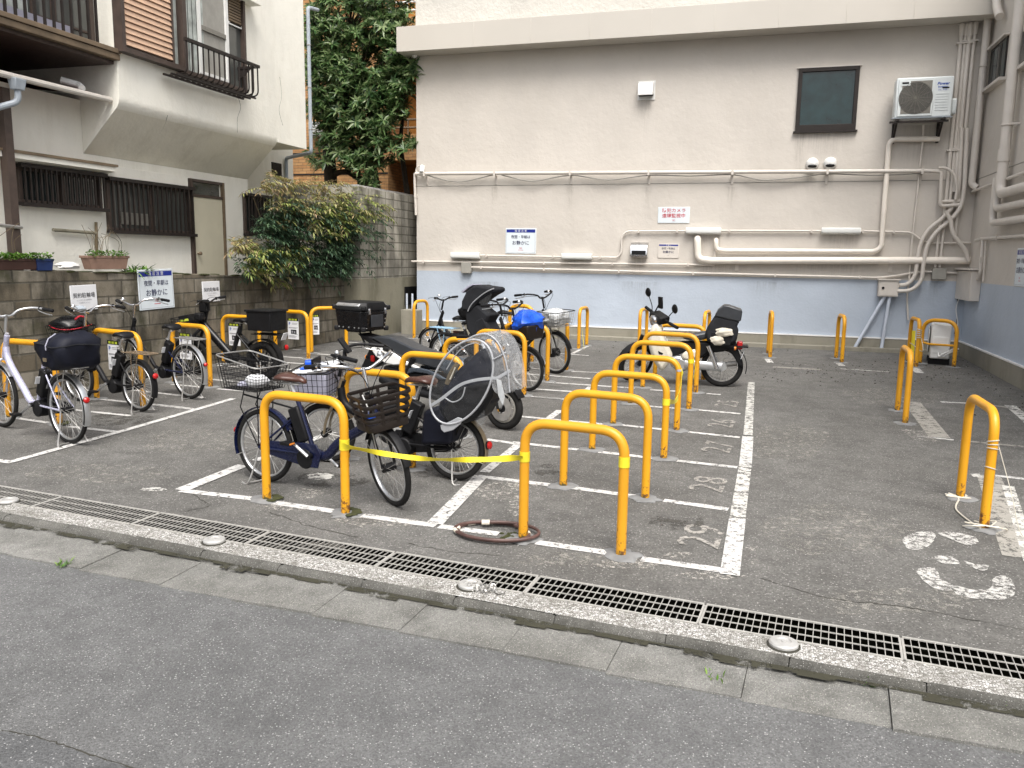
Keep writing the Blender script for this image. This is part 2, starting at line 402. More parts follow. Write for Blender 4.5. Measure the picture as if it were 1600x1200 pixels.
M['navy'] = pm("navy_frame_paint", (0.008, 0.012, 0.045), 0.25, 0.2, 0.1)
M['navy_cloth'] = pm("navy_nylon", (0.005, 0.006, 0.013), 0.6, 0, 0.3, 7, 0.4, 30, spec=0.25)
M['grey_cloth'] = pm("charcoal_canvas", (0.018, 0.019, 0.022), 0.8, 0, 0.25, 6, 0.3, 40, spec=0.2)
M['pale_cloth'] = pm("grey_lilac_cloth", (0.36, 0.36, 0.44), 0.7, 0, 0.1, 6)
M['white_plastic'] = pm("white_plastic", (0.72, 0.72, 0.70), 0.35, 0, 0.05)
M['white_gloss'] = pm("white_gloss_panel", (0.78, 0.78, 0.76), 0.18, 0, 0.03)
M['cream_gloss'] = pm("cream_leg_shield", (0.66, 0.62, 0.52), 0.25, 0, 0.06)
M['gunmetal'] = pm("gunmetal_blue_panel", (0.07, 0.085, 0.105), 0.28, 0.4, 0.08)
M['piping'] = pm("silver_cover_binding", (0.40, 0.41, 0.43), 0.38, 0.2, 0.06)
M['red_lens'] = pm("red_lens", (0.42, 0.012, 0.012), 0.2, 0, 0.15)
M['orange_lens'] = pm("orange_lens", (0.7, 0.22, 0.03), 0.25)
M['beige_paint'] = pm("beige_bike_paint", (0.22, 0.175, 0.115), 0.4, 0.2, 0.15, 9, 0, 60, 0.5, 0.4)
M['sky_blue'] = pm("pale_blue_rack_paint", (0.28, 0.45, 0.60), 0.4, 0, 0.1)
M['blue_bag'] = pm("blue_plastic_bag", (0.01, 0.085, 0.55), 0.3, 0, 0.35, 10, 0.5, 20)
M['foil'] = pm("crumpled_white_sheet", (0.55, 0.57, 0.58), 0.3, 0.3, 0.2, 10, 0.5, 25)
M['tape'] = pm("yellow_tape", (0.72, 0.60, 0.03), 0.35, 0, 0.12, 6)
M['orange'] = m_orange()
M['cement'] = pm("grey_mortar", (0.19, 0.192, 0.19), 0.9, 0, 0.2, 12, 0.4, 40)
M['moss'] = pm("moss", (0.035, 0.038, 0.010), 0.95, 0, 0.4, 40, 0.8, 60)
M['sign_white'] = pm("sign_board", (0.66, 0.72, 0.76), 0.35, 0, 0.02)
M['sign_plain'] = pm("sign_plain_white", (0.72, 0.73, 0.75), 0.4, 0, 0.02)
M['sign_blue'] = pm("sign_blue", (0.01, 0.025, 0.24), 0.4, 0, 0.05)
M['ink'] = pm("navy_lettering", (0.014, 0.016, 0.07), 0.5, 0, 0.02)
M['ink_black'] = pm("black_lettering", (0.02, 0.02, 0.025), 0.5, 0, 0.02)
M['ink_red'] = pm("red_lettering", (0.5, 0.02, 0.04), 0.5, 0, 0.05)
M['ink_grey'] = pm("grey_print", (0.25, 0.25, 0.27), 0.6, 0, 0.1)
M['ink_blue'] = pm("blue_lettering", (0.02, 0.08, 0.38), 0.5, 0, 0.05)
M['lime'] = pm("lime_print", (0.42, 0.50, 0.04), 0.6, 0, 0.05)
M['ac_white'] = pm("air_conditioner_casing", (0.66, 0.70, 0.70), 0.4, 0, 0.04)
M['ac_grille'] = pm("air_conditioner_grille", (0.20, 0.19, 0.165), 0.6, 0, 0.15, 30)
M['ac_fan'] = pm("air_conditioner_fan_shadow_mesh", (0.075, 0.073, 0.066), 0.65, 0, 0.25, 25)
M['terracotta'] = pm("planter_clay_plastic", (0.24, 0.15, 0.11), 0.65, 0, 0.12)
M['blue_pot'] = pm("blue_pot", (0.012, 0.03, 0.11), 0.4)
M['dark_pot'] = pm("dark_brown_pot", (0.05, 0.022, 0.016), 0.6)
M['tile'] = m_blocks("orange_brick_tile", 0.23, 0.075, (0.40, 0.21, 0.09), (0.50, 0.29, 0.13), (0.24, 0.16, 0.09), 0.25, 0, 0.5, 0.007)
M['ochre'] = m_plaster("ochre_plaster", (0.42, 0.19, 0.045), 0.2, 25, 0.4, (0.2, 0.09, 0.03))
M['block_old'] = m_blocks("old_concrete_block", 0.42, 0.2, (0.14, 0.118, 0.085), (0.27, 0.245, 0.20), (0.11, 0.10, 0.08), 0.8, 0.75)
M['block_tall'] = m_blocks("weathered_screen_block", 0.36, 0.165, (0.34, 0.325, 0.28), (0.42, 0.40, 0.345), (0.20, 0.19, 0.16), 0.6, 0.25, 0.0, 0.013)
M['wall_cement'] = m_plaster("stained_cement", (0.24, 0.225, 0.17), 0.5, 25, 0.95, (0.08, 0.078, 0.045), 0.92)
M['bark'] = pm("bark", (0.05, 0.04, 0.03), 0.9, 0, 0.3, 15, 0.8, 35)
M['leaf_tree'] = m_leaf("glossy_evergreen_leaf", [(0.032, 0.078, 0.028), (0.08, 0.155, 0.052), (0.17, 0.26, 0.095), (0.33, 0.41, 0.21)], 0.3, 0.38)
M['leaf_dark'] = m_leaf("dark_shrub_leaf", [(0.022, 0.05, 0.03), (0.045, 0.09, 0.05), (0.10, 0.165, 0.085)], 0.4)
M['leaf_lime'] = m_leaf("young_shrub_leaf", [(0.12, 0.18, 0.03), (0.23, 0.29, 0.07), (0.35, 0.36, 0.13), (0.36, 0.28, 0.15)], 0.5)
M['leaf_rust'] = m_leaf("reddish_shrub_leaf", [(0.18, 0.16, 0.06), (0.32, 0.22, 0.13), (0.27, 0.29, 0.09), (0.38, 0.34, 0.16)], 0.55)
M['leaf_fresh'] = m_leaf("fresh_green_leaf", [(0.05, 0.14, 0.015), (0.11, 0.24, 0.03), (0.22, 0.33, 0.07)], 0.5)
M['straw'] = pm("dry_stem", (0.13, 0.10, 0.06), 0.9)
M['clear'] = m_clear("clear_vinyl", (0.985, 0.99, 0.99), 0.945, 0.1, (0.35, 0.36, 0.37))
M['hazy'] = m_clear("hazy_vinyl", (0.95, 0.955, 0.96), 0.70, 0.2, (0.55, 0.56, 0.57))
M['void'] = pm("drain_pit_shade", (0.003, 0.003, 0.002), 1.0, spec=0.0)  # near-black colour puts the shade inside the drain onto its faces
M['hose'] = pm("dark_red_hose", (0.085, 0.045, 0.038), 0.5, 0, 0.3, 14)
M['rope'] = pm("frayed_white_rope", (0.60, 0.56, 0.47), 0.9)
M['roof_red'] = pm("rusty_red_roof", (0.13, 0.03, 0.024), 0.7, 0, 0.3)
M['hopper'] = pm("grey_blue_rainwater_plastic", (0.33, 0.37, 0.41), 0.45)
M['lamp_white'] = pm("lamp_casing", (0.74, 0.75, 0.73), 0.4, 0, 0.04)

def text(body, size, mat, name="lettering", parent=None, mtx=None, align='CENTER', weight=0.0, depth=0.0, shear=0.0, sx=1.0):
    """lettering as a thin mesh part; mtx is local to the parent: text runs along its X, up its Y, faces its Z"""
    cu = bpy.data.curves.new("lettering_curve", 'FONT'); cu.body = body; cu.size = size; cu.align_x = align; cu.align_y = 'CENTER'
    cu.offset = weight; cu.extrude = depth; cu.shear = shear; cu.resolution_u = 3
    o = bpy.data.objects.new("lettering_source", cu); COL.objects.link(o)
    dg = bpy.context.evaluated_depsgraph_get(); dg.update()
    me = bpy.data.meshes.new_from_object(o.evaluated_get(dg))
    bpy.data.objects.remove(o); bpy.data.curves.remove(cu)
    mm = (mtx or Mx.Identity(4)) @ Mx.Diagonal((sx, 1, 1, 1))
    me.transform(mm); me.materials.clear(); me.materials.append(mat); me.name = name
    t = bpy.data.objects.new(name, me); COL.objects.link(t)
    if parent is not None: t.parent = parent
    return t
# ================================================================== THE SETTING
def strip_line(a, b, h):                         # a straight street line through two pixels, far beyond the frame both ways
    p, q = G(*a, h), G(*b, h); d = (q - p).normalized(); return p - d * 18, q + d * 14
LF = strip_line((0, 759.6), (1600, 1028), 0); LN = strip_line((0, 785), (1600, 1067), 0)
LK = strip_line((0, 800), (1600, 1095), 0); LB = strip_line((0, 818), (1600, 1119), -0.05); LG = strip_line((0, 863), (1600, 1175), -0.05)
SDIR = (LF[1] - LF[0]).normalized(); SPERP = V((-SDIR.y, SDIR.x, 0)).normalized()   # along the street; away from the camera
def at_z(p, h): return V((p.x, p.y, gz(p.y) + h))
def along(L, s):                                 # point of a street line, s metres from where the photo's left edge cuts the drain
    o = G(0, 759.6); p, q = L; d = (q - p).normalized(); k = (o + SDIR * s - p).dot(SDIR) / d.dot(SDIR); return p + d * k

b = MB(); b.poly([(-70, -40, gz(-40) - 0.6), (70, -40, gz(-40) - 0.6), (70, 90, gz(90) - 0.6), (-70, 90, gz(90) - 0.6)], M['road'])
tag(b.build("ground"), kind='structure')
b = MB(); b.poly([at_z(LF[0], 0), at_z(LF[1], 0), V((24, 40, gz(40))), V((-30, 40, gz(40)))], M['asphalt'])
tag(b.build("parking_lot_asphalt"), kind='structure')
far = -SPERP * 9
b = MB(); b.poly([at_z(LG[0] + far, -0.054), at_z(LG[1] + far, -0.054), at_z(LG[1], -0.054), at_z(LG[0], -0.054)], M['road'])
# a straight patch seam in the asphalt
p0, p1, p2 = G(0, 1140, -0.05), G(110, 1168, -0.05), G(230, 1205, -0.05)
b.poly([at_z(G(*p, -.05), -0.0525) for p in ((-60, 1122), (0, 1141), (60, 1153), (110, 1169), (160, 1187), (230, 1207), (420, 1270), (-200, 1300))], M['road_patch'])
tag(b.build("road"), kind='structure')

b = MB(); sbed = MB()                            # gutter of flat concrete slabs
s = -9.0; k = 0; rnd = random.Random(3)
while s < 16:
    w = rnd.choice((0.52, 0.52, 0.56, 0.48)); j = rnd.uniform(-0.006, 0.006); e = rnd.uniform(-0.02, 0.02)
    a0, a1 = along(LB, s) + SPERP * 0.02, along(LB, s + w - 0.003) + SPERP * 0.02; c0, c1 = along(LG, s - 0.0) - SPERP * (0.01 + abs(e)), along(LG, s + w - 0.003) - SPERP * 0.01
    b.prism([at_z(a0, -0.036 + j), at_z(c0, -0.046 + j), at_z(c1, -0.046 + j), at_z(a1, -0.036 + j)], (0, 0, -0.05), M['gutter'])
    s += w
b.poly([at_z(LG[0], -0.066), at_z(LG[1], -0.066), at_z(LB[1] + SPERP * .03, -0.066), at_z(LB[0] + SPERP * .03, -0.066)], M['joint'])
tag(b.build("gutter"), kind='structure')
b = MB(); s = -9.0; rnd = random.Random(5)       # rounded kerb stones
while s < 16:
    w = 0.535; j = rnd.uniform(-0.005, 0.006); sk = rnd.uniform(-0.006, 0.006)
    rings = []
    for q in (s + 0.002, s + 0.02, s + w - 0.02, s + w - 0.002):
        i, o = along(LK, q), along(LB, q); g = 0.006 if q in (s + 0.002, s + w - 0.002) else 0
        d = (o - i); d.z = 0
        rings.append([at_z(i, -0.12), at_z(i, 0.004 + j - g), at_z(i + d * 0.35, 0.004 + j - g), at_z(i + d * 0.6, -0.002 + j - g), at_z(i + d * 0.8, -0.014 + j - g), at_z(i + d * 0.94, -0.034 + j), at_z(i + d * 1.0 + SPERP * sk, -0.12)])
    b.loft(rings, M['kerb']); s += w
b.poly([at_z(LB[0], -0.06), at_z(LB[1], -0.06), at_z(LK[1], -0.03), at_z(LK[0], -0.03)], M['joint'])
tag(b.build("kerb"), kind='structure')
b = MB(); b.poly([at_z(LK[0], 0.002), at_z(LK[1], 0.002), at_z(LN[1], 0.004), at_z(LN[0], 0.004)], M['gravel'])
tag(b.build("pebbled_pavement_strip"), kind='structure')
b = MB(); b.poly([at_z(LN[0], -0.3), at_z(LN[1], -0.3), at_z(LF[1], -0.3), at_z(LF[0], -0.3)], M['void'])
b.poly([at_z(LN[0], 0), at_z(LN[0], -0.3), at_z(LN[1], -0.3), at_z(LN[1], 0)], M['void']); b.poly([at_z(LF[0], 0), at_z(LF[1], 0), at_z(LF[1], -0.3), at_z(LF[0], -0.3)], M['void'])
tag(b.build("drain_channel"), kind='structure')
SEC = (G(846, 915) - G(606, 883)).length; S0 = (G(606, 872) - G(0, 759.6)).dot(SDIR)
for k in range(-10, 9):                           # steel gratings, section by section
    a = S0 + k * SEC
    if a < -3.6 or a > 9.5: continue
    g = thing("drain_grate", "galvanised steel grating section over the drain channel along the kerb", "drain grate", at_z(along(LN, a), 0), group="drain gratings along the kerb")
    b = MB(); e0, e1 = 0.006, SEC - 0.006
    def gp(t, f, h): n, q = along(LN, a + t), along(LF, a + t); return at_z(n.lerp(q, f), h)
    for f0, f1 in ((0.0, 0.055), (0.945, 1.0)): b.prism([gp(e0, f0, .008), gp(e1, f0, .008), gp(e1, f1, .008), gp(e0, f1, .008)], (0, 0, -.006), M['grate'])
    o = b.build("edge_frame", g, world=True)
    b = MB()
    for f in (0.345, 0.645): b.prism([gp(e0, f - .011, .0065), gp(e1, f - .011, .0065), gp(e1, f + .011, .0065), gp(e0, f + .011, .0065)], (0, 0, -.005), M['grate'])
    for i in range(27):
        t = e0 + (e1 - e0) * i / 26; w = 0.0016 if i % 26 else 0.005
        b.prism([gp(t - w, .055, .005), gp(t + w, .055, .005), gp(t + w, .945, .005), gp(t - w, .945, .005)], (0, 0, -.006), M['grate'])
    b.build("bar_grating", g, world=True)

# ---- painted marks
def stripe(b, pts, w, m, h=0.004):
    P = [G(*p) for p in pts]
    for p, q in zip(P, P[1:]):
        d = (q - p); d.z = 0; d.normalize(); n = V((-d.y, d.x, 0)) * w / 2
        b.poly([at_z(x, h) for x in (p - n, q - n, q + n, p + n)], m)
b = MB(); W1 = 0.075
for pts in ([(283, 767), (397, 780)], [(429, 786), (522, 799.5)], [(566, 806), (681, 822)], [(686, 823), (779, 835)], [(838, 848), (954, 865)], [(1002, 874), (1130, 892)],
            [(746, 744.6), (858, 758)], [(894, 762.5), (1000, 777)], [(1037, 782.5), (1138, 796.5)]): stripe(b, pts, W1, M['paint'])
for pts in ([(760, 687), (814, 695)], [(800, 691.5), (903, 703)], [(936, 706.5), (1025, 717)], [(1058, 720.5), (1152, 731)], [(811, 651), (950, 664)], [(966, 664), (1049, 673)], [(1076, 675.7), (1156, 684)],
            [(812, 618.5), (890, 624.5)], [(1010, 635), (1061, 638.8)], [(1091, 641), (1157, 647)], [(868, 598.5), (992, 607)], [(1016, 609.5), (1062, 612)], [(1104, 615.5), (1126, 617)], [(831, 608), (898, 612.5)],
            [(800, 583), (923, 592)], [(893, 581), (968, 583.5)], [(795, 572.6), (845, 577)], [(895, 580.5), (990, 585.5)], [(834, 620), (890, 625)], [(797, 592), (871, 599)], [(600, 553), (668, 549)], [(496, 553.5), (522, 555)], [(545, 535), (574, 537)]): stripe(b, pts, 0.07, M['paint'], 0.0045)
stripe(b, [(679, 820), (752, 744.5)], 0.11, M['paint'], 0.0075); stripe(b, [(283, 767), (380, 728)], 0.11, M['paint'], 0.0075); stripe(b, [(400, 721), (520, 676)], 0.09, M['paint'], 0.0075)
stripe(b, [(757, 739), (812, 694)], 0.08, M['paint'], 0.0075); stripe(b, [(849, 661), (875, 642)], 0.08, M['paint'], 0.0075); stripe(b, [(914, 612), (923, 605)], 0.07, M['paint'], 0.0075)
stripe(b, [(1140, 900), (1152, 812)], 0.105, M['paint'], 0.008)
stripe(b, [(1152, 812), (1164.5, 728)], 0.10, M['paint_worn'], 0.008); stripe(b, [(1164.5, 729), (1168.5, 683)], 0.10, M['paint'], 0.008)
stripe(b, [(1168.6, 681), (1174, 598)], 0.085, M['paint_worn'], 0.008)
stripe(b, [(-40, 715), (20, 723)], 0.07, M['paint']); stripe(b, [(16, 723), (200, 672), (365, 623.5)], 0.075, M['paint'], 0.0075)
for pts in ([(108, 667), (190, 676)], [(20, 653), (75, 661)], [(115, 641), (204, 650)], [(240, 633), (304, 640)], [(156, 624), (212, 630)], [(238, 632), (300, 639)], [(195, 608.5), (270, 617), (318, 622)], [(268, 601), (318, 605.5)],
            [(308, 591), (420, 602)], [(339, 571), (400, 576)], [(340, 608), (392, 612)], [(432, 557), (482, 560.5)], [(436, 566), (520, 572)], [(369, 571), (480, 580)], [(445, 545), (470, 547)], [(894, 553), (908, 546), (919, 541)], [(866, 552), (920, 556)]): stripe(b, pts, 0.06, M['paint'], 0.0045)
tag(b.build("parking_line_markings"), kind='structure')

b = MB()                                         # old grey bands and worn lines by the right-hand wall
for pts, w, m in (([(1424, 628), (1468, 684)], .19, 'paint_grey'), ([(1545, 744), (1592, 872)], .17, 'paint_grey'), ([(1578, 634), (1600, 652), (1640, 690)], .12, 'paint_worn'), ([(1470, 628.5), (1534, 631.5)], .08, 'paint'),
                  ([(1543, 633), (1576, 637)], .08, 'paint_grey'), ([(1433, 682), (1490, 688)], .06, 'paint'), ([(1500, 689), (1620, 700)], .06, 'paint_grey'), ([(1518, 743), (1533, 744)], .1, 'paint_worn'), ([(1555, 744), (1620, 751)], .06, 'paint'),
                  ([(1208, 573.5), (1285, 578)], .15, 'paint_grey'), ([(1217, 567), (1271, 571.5)], .06, 'paint_faint'), ([(1313, 576.5), (1390, 581.5)], .06, 'paint_worn'), ([(1429, 575), (1437, 583)], .12, 'paint'), ([(1199, 561), (1204, 567)], .1, 'paint'), ([(1308, 566), (1316, 572)], .1, 'paint_worn'),
                  ([(1425, 672), (1450, 690)], .22, 'paint_faint'), ([(1575, 760), (1612, 880)], .08, 'paint_worn')): stripe(b, pts, w, M[m], 0.0045 if m != 'paint_grey' else 0.0035)
tag(b.build("old_bay_markings"), kind='structure')
def blob(b, pts, m, h=0.004):
    pts = [(p.x, p.y) for p in spline([V((x, y, 0)) for x, y in pts], 4, True)[0]]; pts = [(x + random.uniform(-1.2, 1.2), y + random.uniform(-.5, .5)) for x, y in pts]
    b.poly([at_z(G(*p), h) for p in pts], m)
b = MB()                                         # scuffed patches of paint
for pts in ([(1412, 842), (1430, 833), (1455, 832), (1461, 842), (1448, 856), (1428, 860), (1414, 854)], [(1466, 834), (1490, 832), (1518, 838), (1530, 848), (1512, 852), (1490, 845)],
            [(1460, 871), (1480, 869), (1500, 880), (1490, 883), (1468, 879)], [(1505, 877), (1525, 883), (1545, 884), (1540, 892), (1525, 890)],
            [(1433, 890), (1460, 889), (1470, 905), (1488, 915), (1484, 924), (1460, 920), (1440, 905)], [(1488, 915), (1520, 922), (1548, 920), (1552, 904), (1575, 902), (1587, 925), (1570, 937), (1540, 937), (1500, 932)]): blob(b, pts, M['paint_three'])
for c, rx, ry in (((500, 745), 22, 6), ((480, 771), 26, 8), ((600, 817), 60, 9), ((450, 793), 40, 7), ((1060, 868), 24, 7), ((980, 882), 60, 8), ((560, 812), 40, 8), ((800, 760), 40, 10), ((1175, 857), 12, 5), ((1180, 878), 10, 4), ((240, 765), 22, 3), ((810, 790), 16, 24), ((770, 770), 30, 14), ((1110, 900), 55, 7)):
    blob(b, [(c[0] + rx * math.cos(t * .45) * random.uniform(.75, 1.1), c[1] + ry * math.sin(t * .45) * random.uniform(.75, 1.1)) for t in range(14)], M['paint_faint' if c[0] not in (240, 500) else 'paint_worn'], 0.003)
tag(b.build("scuffed_paint_patches"), kind='structure')
b = MB()                                         # oil drips, dust, cracks and grime
for c, rx, ry, m in (((520, 750), 60, 14, 'oil'), ((690, 735), 60, 12, 'oil'), ((860, 735), 30, 10, 'oil'), ((470, 860), 90, 12, 'oil'), ((180, 655), 60, 12, 'oil'), ((1060, 815), 50, 14, 'oil'),
                      ((300, 690), 80, 20, 'dust'), ((1300, 830), 120, 40, 'dust'), ((1230, 690), 70, 30, 'dust'), ((1400, 940), 130, 24, 'dust'), ((160, 740), 120, 16, 'dust'), ((900, 875), 100, 12, 'dust'), ((1400, 620), 90, 14, 'dust')):
    blob(b, [(c[0] + rx * math.cos(t * .45) * random.uniform(.75, 1.1), c[1] + ry * math.sin(t * .45) * random.uniform(.75, 1.1)) for t in range(14)], M[m], 0.0022 if m == 'oil' else 0.0014)
def crack(pts, w, h0=0.0025, hz=0.0):
    P = []
    for (a, c), (d, e) in zip(pts, pts[1:]):
        for i in range(8): f = i / 8; P.append((a + (d - a) * f + random.uniform(-3, 3), c + (e - c) * f + random.uniform(-1.2, 1.2)))
    P.append(pts[-1]); Q = [G(*p, hz) for p in P]
    for p, q in zip(Q, Q[1:]):
        d = (q - p); d.z = 0; d.normalize(); n = V((-d.y, d.x, 0)) * w * random.uniform(.3, 1.2); b.poly([at_z(x, h0 + hz) for x in (p - n, q - n, q + n, p + n)], M['joint'])
for pts, w in (([(1190, 905), (1290, 935), (1420, 950), (1600, 985)], .003), ([(300, 770), (330, 790), (290, 800)], .004), ([(640, 850), (700, 862), (780, 868)], .003), ([(420, 800), (480, 822), (560, 840)], .003)): crack(pts, w)
tag(b.build("asphalt_stains"), kind='structure')
b = MB()
n_ = 60
for i in range(n_):
    s0_, s1_ = -3 + i * .16, -3 + (i + 1) * .16; w_ = .035 + .025 * math.sin(i * 1.7) * math.sin(i * .6)
    b.poly([at_z(x, -0.0275) for x in (along(LB, s0_) + SPERP * .0, along(LB, s1_) + SPERP * .0, along(LB, s1_) - SPERP * w_ * 1.3, along(LB, s0_) - SPERP * w_ * 1.3)], M['grime'])
crack([(0, 1140), (60, 1152), (110, 1168), (160, 1186), (230, 1206)], .0035, .0012, -0.054)
tag(b.build("kerb_grime"), kind='structure')
for body, c, sz, m in (("29", (1100, 838), 0.36, 'paint_number'), ("28", (1110, 757), 0.36, 'paint_number'), ("27", (1124, 699), 0.36, 'paint_number'), ("26", (1130, 662), 0.36, 'paint_number'), ("25", (1138, 631), 0.36, 'paint_number')):
    p = at_z(G(*c), 0.0045)
    rot = Mx.Rotation(R(90 - 4), 4, 'Z')
    o = text(body, sz, M[m], "bay_number_marking", None, Mx.Translation(p) @ rot, sx=1.25, weight=0.0); tag(o, kind='structure')

# ================================================================== MAIN BUILDING
YW = PY(1150, 539, 1).y; YW = G(1150, 539).y; XR = PY(1499, 548, YW).x; XL = PY(651, 300, YW).x
ZP, ZB = 0.46, 1.46
pe = PY(619.5, 81, YW - 0.44); ZE = pe.z; ZET = PY(619.5, 42, YW - 0.44).z
bld = thing("apartment_building", "large beige rendered building with a pale blue base band and projecting eave", "building", (XL, YW, gz(YW)))
def wall_back(name, z0, z1, m, x0=XL, x1=XR, y=YW, yb=27, bev=0):
    b = MB(); b.span((x0, y, z0), (x1, yb, z1), M[m]); return b.build(name, bld, world=True, bevel=bev)
b = MB(); b.span((XL, YW, ZB), (20, 27, ZE - 0.002), M['beige']); b.span((XR, 5.5, ZB), (20, YW, 7.4), M['beige']); b.build("painted_wall", bld, world=True)
b = MB(); b.span((XL, YW, ZP), (20, 27, ZB), M['blue']); b.span((XR, 5.5, ZP), (20, YW, ZB), M['blue']); b.build("blue_base_band", bld, world=True)
b = MB(); b.span((XL - .01, YW - .035, -.1), (XR, 27, ZP - .02), M['plinth']); b.span((XR - .035, 5.5, -.1), (20, YW - .035, ZP - .02), M['plinth'])
b.span((XL - .01, YW - .2, -.1), (XR - .04, YW - .036, gz(YW) + .07), M['plinth']); b.build("plinth", bld, world=True, bevel=.01)
b = MB(); b.span((XL - .012, YW - .042, ZP - .02), (XR, YW + .1, ZP), M['trim_white']); b.span((XR - .042, 5.5, ZP - .02), (XR + .1, YW - .042, ZP), M['trim_white']); b.build("drip_edge_trim", bld, world=True)
b = MB(); b.span((pe.x, YW - .44, ZE), (XR - .002, YW + 3, ZET), M['eave'])
for u in (740, 829, 921, 1017, 1115, 1215, 1320, 1425):
    q = PY(u, 60, YW - .44); b.span((q.x - .003, YW - .4425, ZE), (q.x + .003, YW - .43, ZET), M['joint'] if False else M['eave'])
b.build("eave", bld, world=True, bevel=.008)
b = MB(); b.span((XL, YW - .02, ZET), (XR - .002, 27, 9.6), M['rough_white']); b.build("upper_wall", bld, world=True)
zs = PY(652, 291, YW).z
b = MB(); b.tube([(XL, YW - .001, zs), (XR, YW - .001, zs)], .007, M['grey_box'], 4); b.tube([(XR - .001, YW, zs), (XR - .001, 5.5, zs)], .007, M['grey_box'], 4); b.build("wall_joint_groove", bld, world=True)
me_ = []                                         # rain streaks that run down from ledges and fixtures
def streak(u, v, w, h):
    p = PY(u, v, YW - .003); return (p.x - w / 2, p.z, w, h)
random.seed(21)
for u, v, w, h in ((1009, 152, .3, .9), (1290, 208, .9, .7), (1250, 208, .2, 1.0), (1440, 196, .8, 1.0), (1269, 266, .2, .5), (1297, 266, .2, .5), (725, 405, .5, .35), (900, 406, .5, .3), (1098, 367, .5, .5), (1315, 367, .6, .5), (998, 403, .3, .5), (773, 292, .15, .6), (891, 292, .15, .7), (1013, 292, .15, .6), (1144, 292, .2, .6), (1120, 414, 1.2, .3), (1300, 414, 1.6, .3), (1390, 465, .3, .4), (1460, 440, .2, .5), (760, 440, .8, .5), (1000, 440, .9, .5), (1200, 440, .8, .4)): me_.append(streak(u, v, w, h))
for i, (x, z, w, h) in enumerate(me_):
    b = MB(); y = YW - .0025 - i * .00008; b.add([(x, y, z - h), (x + w, y, z - h), (x + w, y, z), (x, y, z)], [(0, 1, 2, 3)], M['streak']); o = b.build("rain_stain", bld, world=True); ul = o.data.uv_layers.new(name="UVMap")
    for k, q in enumerate(((0, 0), (1, 0), (1, 1), (0, 1))): ul.data[k].uv = q
# windows
def framed_window(parent, a, c, y, fw, m_f, m_g, proud=.02):
    """a, c: lower-left and upper-right (x,z) on the plane Y=y"""
    (x0, z0), (x1, z1) = a, c
    w = MB()
    for p, q in (((x0, z0), (x1, z0 + fw * 1.6)), ((x0, z1 - fw), (x1, z1)), ((x0, z0 + fw * 1.6), (x0 + fw, z1 - fw)), ((x1 - fw, z0 + fw * 1.6), (x1, z1 - fw))):
        w.span((p[0], y - proud, p[1]), (q[0], y + .03, q[1]), M[m_f])
    o = w.build("window", parent, world=True, bevel=.004)
    g = MB(); g.span((x0 + fw, y + .004, z0 + fw * 1.6), (x1 - fw, y + .02, z1 - fw), M[m_g]); g.build("pane", o, world=True)
    return o
wl = PY(1242, 206, YW); wr = PY(1344, 103, YW)
wo = framed_window(bld, (wl.x, wl.z), (wr.x, wr.z), YW - .02, .065, 'dark_metal', 'glass_teal', .03)
b = MB(); b.span((wl.x - .03, YW - .07, wl.z - .03), (wr.x + .03, YW + .02, wl.z - .001), M['dark_metal']); b.build("sill", wo, world=True)
b = MB(); b.span((wl.x - .03, YW - .04, wr.z + .001), (wr.x + .03, YW + .02, wr.z + .02), M['pipe']); b.build("lintel", wo, world=True)
p, q = PX(1577, 55, XR), PX(1545, 140, XR)
b = MB(); b.span((XR - .02, p.y, q.z), (XR + .03, q.y, p.z), M['dark_metal']); w2 = b.build("window", bld, world=True)
b = MB(); n = 4
for i in range(n):
    y0 = p.y + (q.y - p.y) * (i + .06) / n; y1 = p.y + (q.y - p.y) * (i + .94) / n
    b.span((XR - .025, y0, q.z + .03), (XR - .021, y1, p.z - .03), M['glass_dark' if i % 2 else 'glass_teal'])
b.build("pane", w2, world=True)
b = MB(); b.span((XR - .1, p.y - .08, q.z - .045), (XR + .02, q.y + .08, q.z - .001), M['pipe']); b.build("sill", w2, world=True)
b = MB(); b.span((XR - .08, p.y - .06, p.z + .001), (XR + .02, q.y + .06, p.z + .035), M['pipe']); b.build("lintel", w2, world=True)
p, q = PX(1612, 40, XR), PX(1594, 108, XR)
b = MB(); b.span((XR - .02, p.y - .6, q.z), (XR + .03, q.y, p.z), M['glass_dark']); w3 = b.build("window", bld, world=True)
b = MB(); b.span((XR - .09, p.y - .6, q.z - .045), (XR + .02, q.y + .05, q.z - .001), M['pipe']); b.build("sill", w3, world=True)

# ================================================================== OLD HOUSE
XO, XF = -7.7, -8.3
yA, yB, yC = PX(187, 161, XO).y, PX(434, 222, XO).y, PX(479, 235, XO).y
z_o, z_s = PX(300, 190, XO).z, PX(270, 262, XF).z
z_o = 3.56; z_s = 2.98; ZTOP = 7.6
hs = thing("old_house", "old cream plaster house with overhanging upper floor and barred windows behind the mossy wall", "house", (XF, yA, .6))
b = MB()
b.prism([(XO + (XF - XO) * .10 * t * t, yA, z_o + .08 * (1 - t) ** 2 + (z_s - z_o) * .10 * t * t) for t in (1, .8, .6, .4, .2, 0)] + [(XO, yA, ZTOP), (-15, yA, ZTOP), (-15, yA, z_s), (XF, yA, z_s)], (0, yB - yA, 0), M['house'])
b.span((XO, yB, z_o), (-15, yC, ZTOP), M['house'])
b.build("upper_storey_wall", hs, world=True)
b = MB(); b.add([(XO + (XF - XO) * .1, yA + .004, z_o + (z_s - z_o) * .1 - .004), (XO + (XF - XO) * .1, yB - .004, z_o + (z_s - z_o) * .1 - .004), (XF + .004, yB - .005, z_s - .004), (XF + .004, yA + .01, z_s - .004)], [(0, 1, 2, 3)], M['soffit']); b.build("sloping_soffit", hs, world=True)
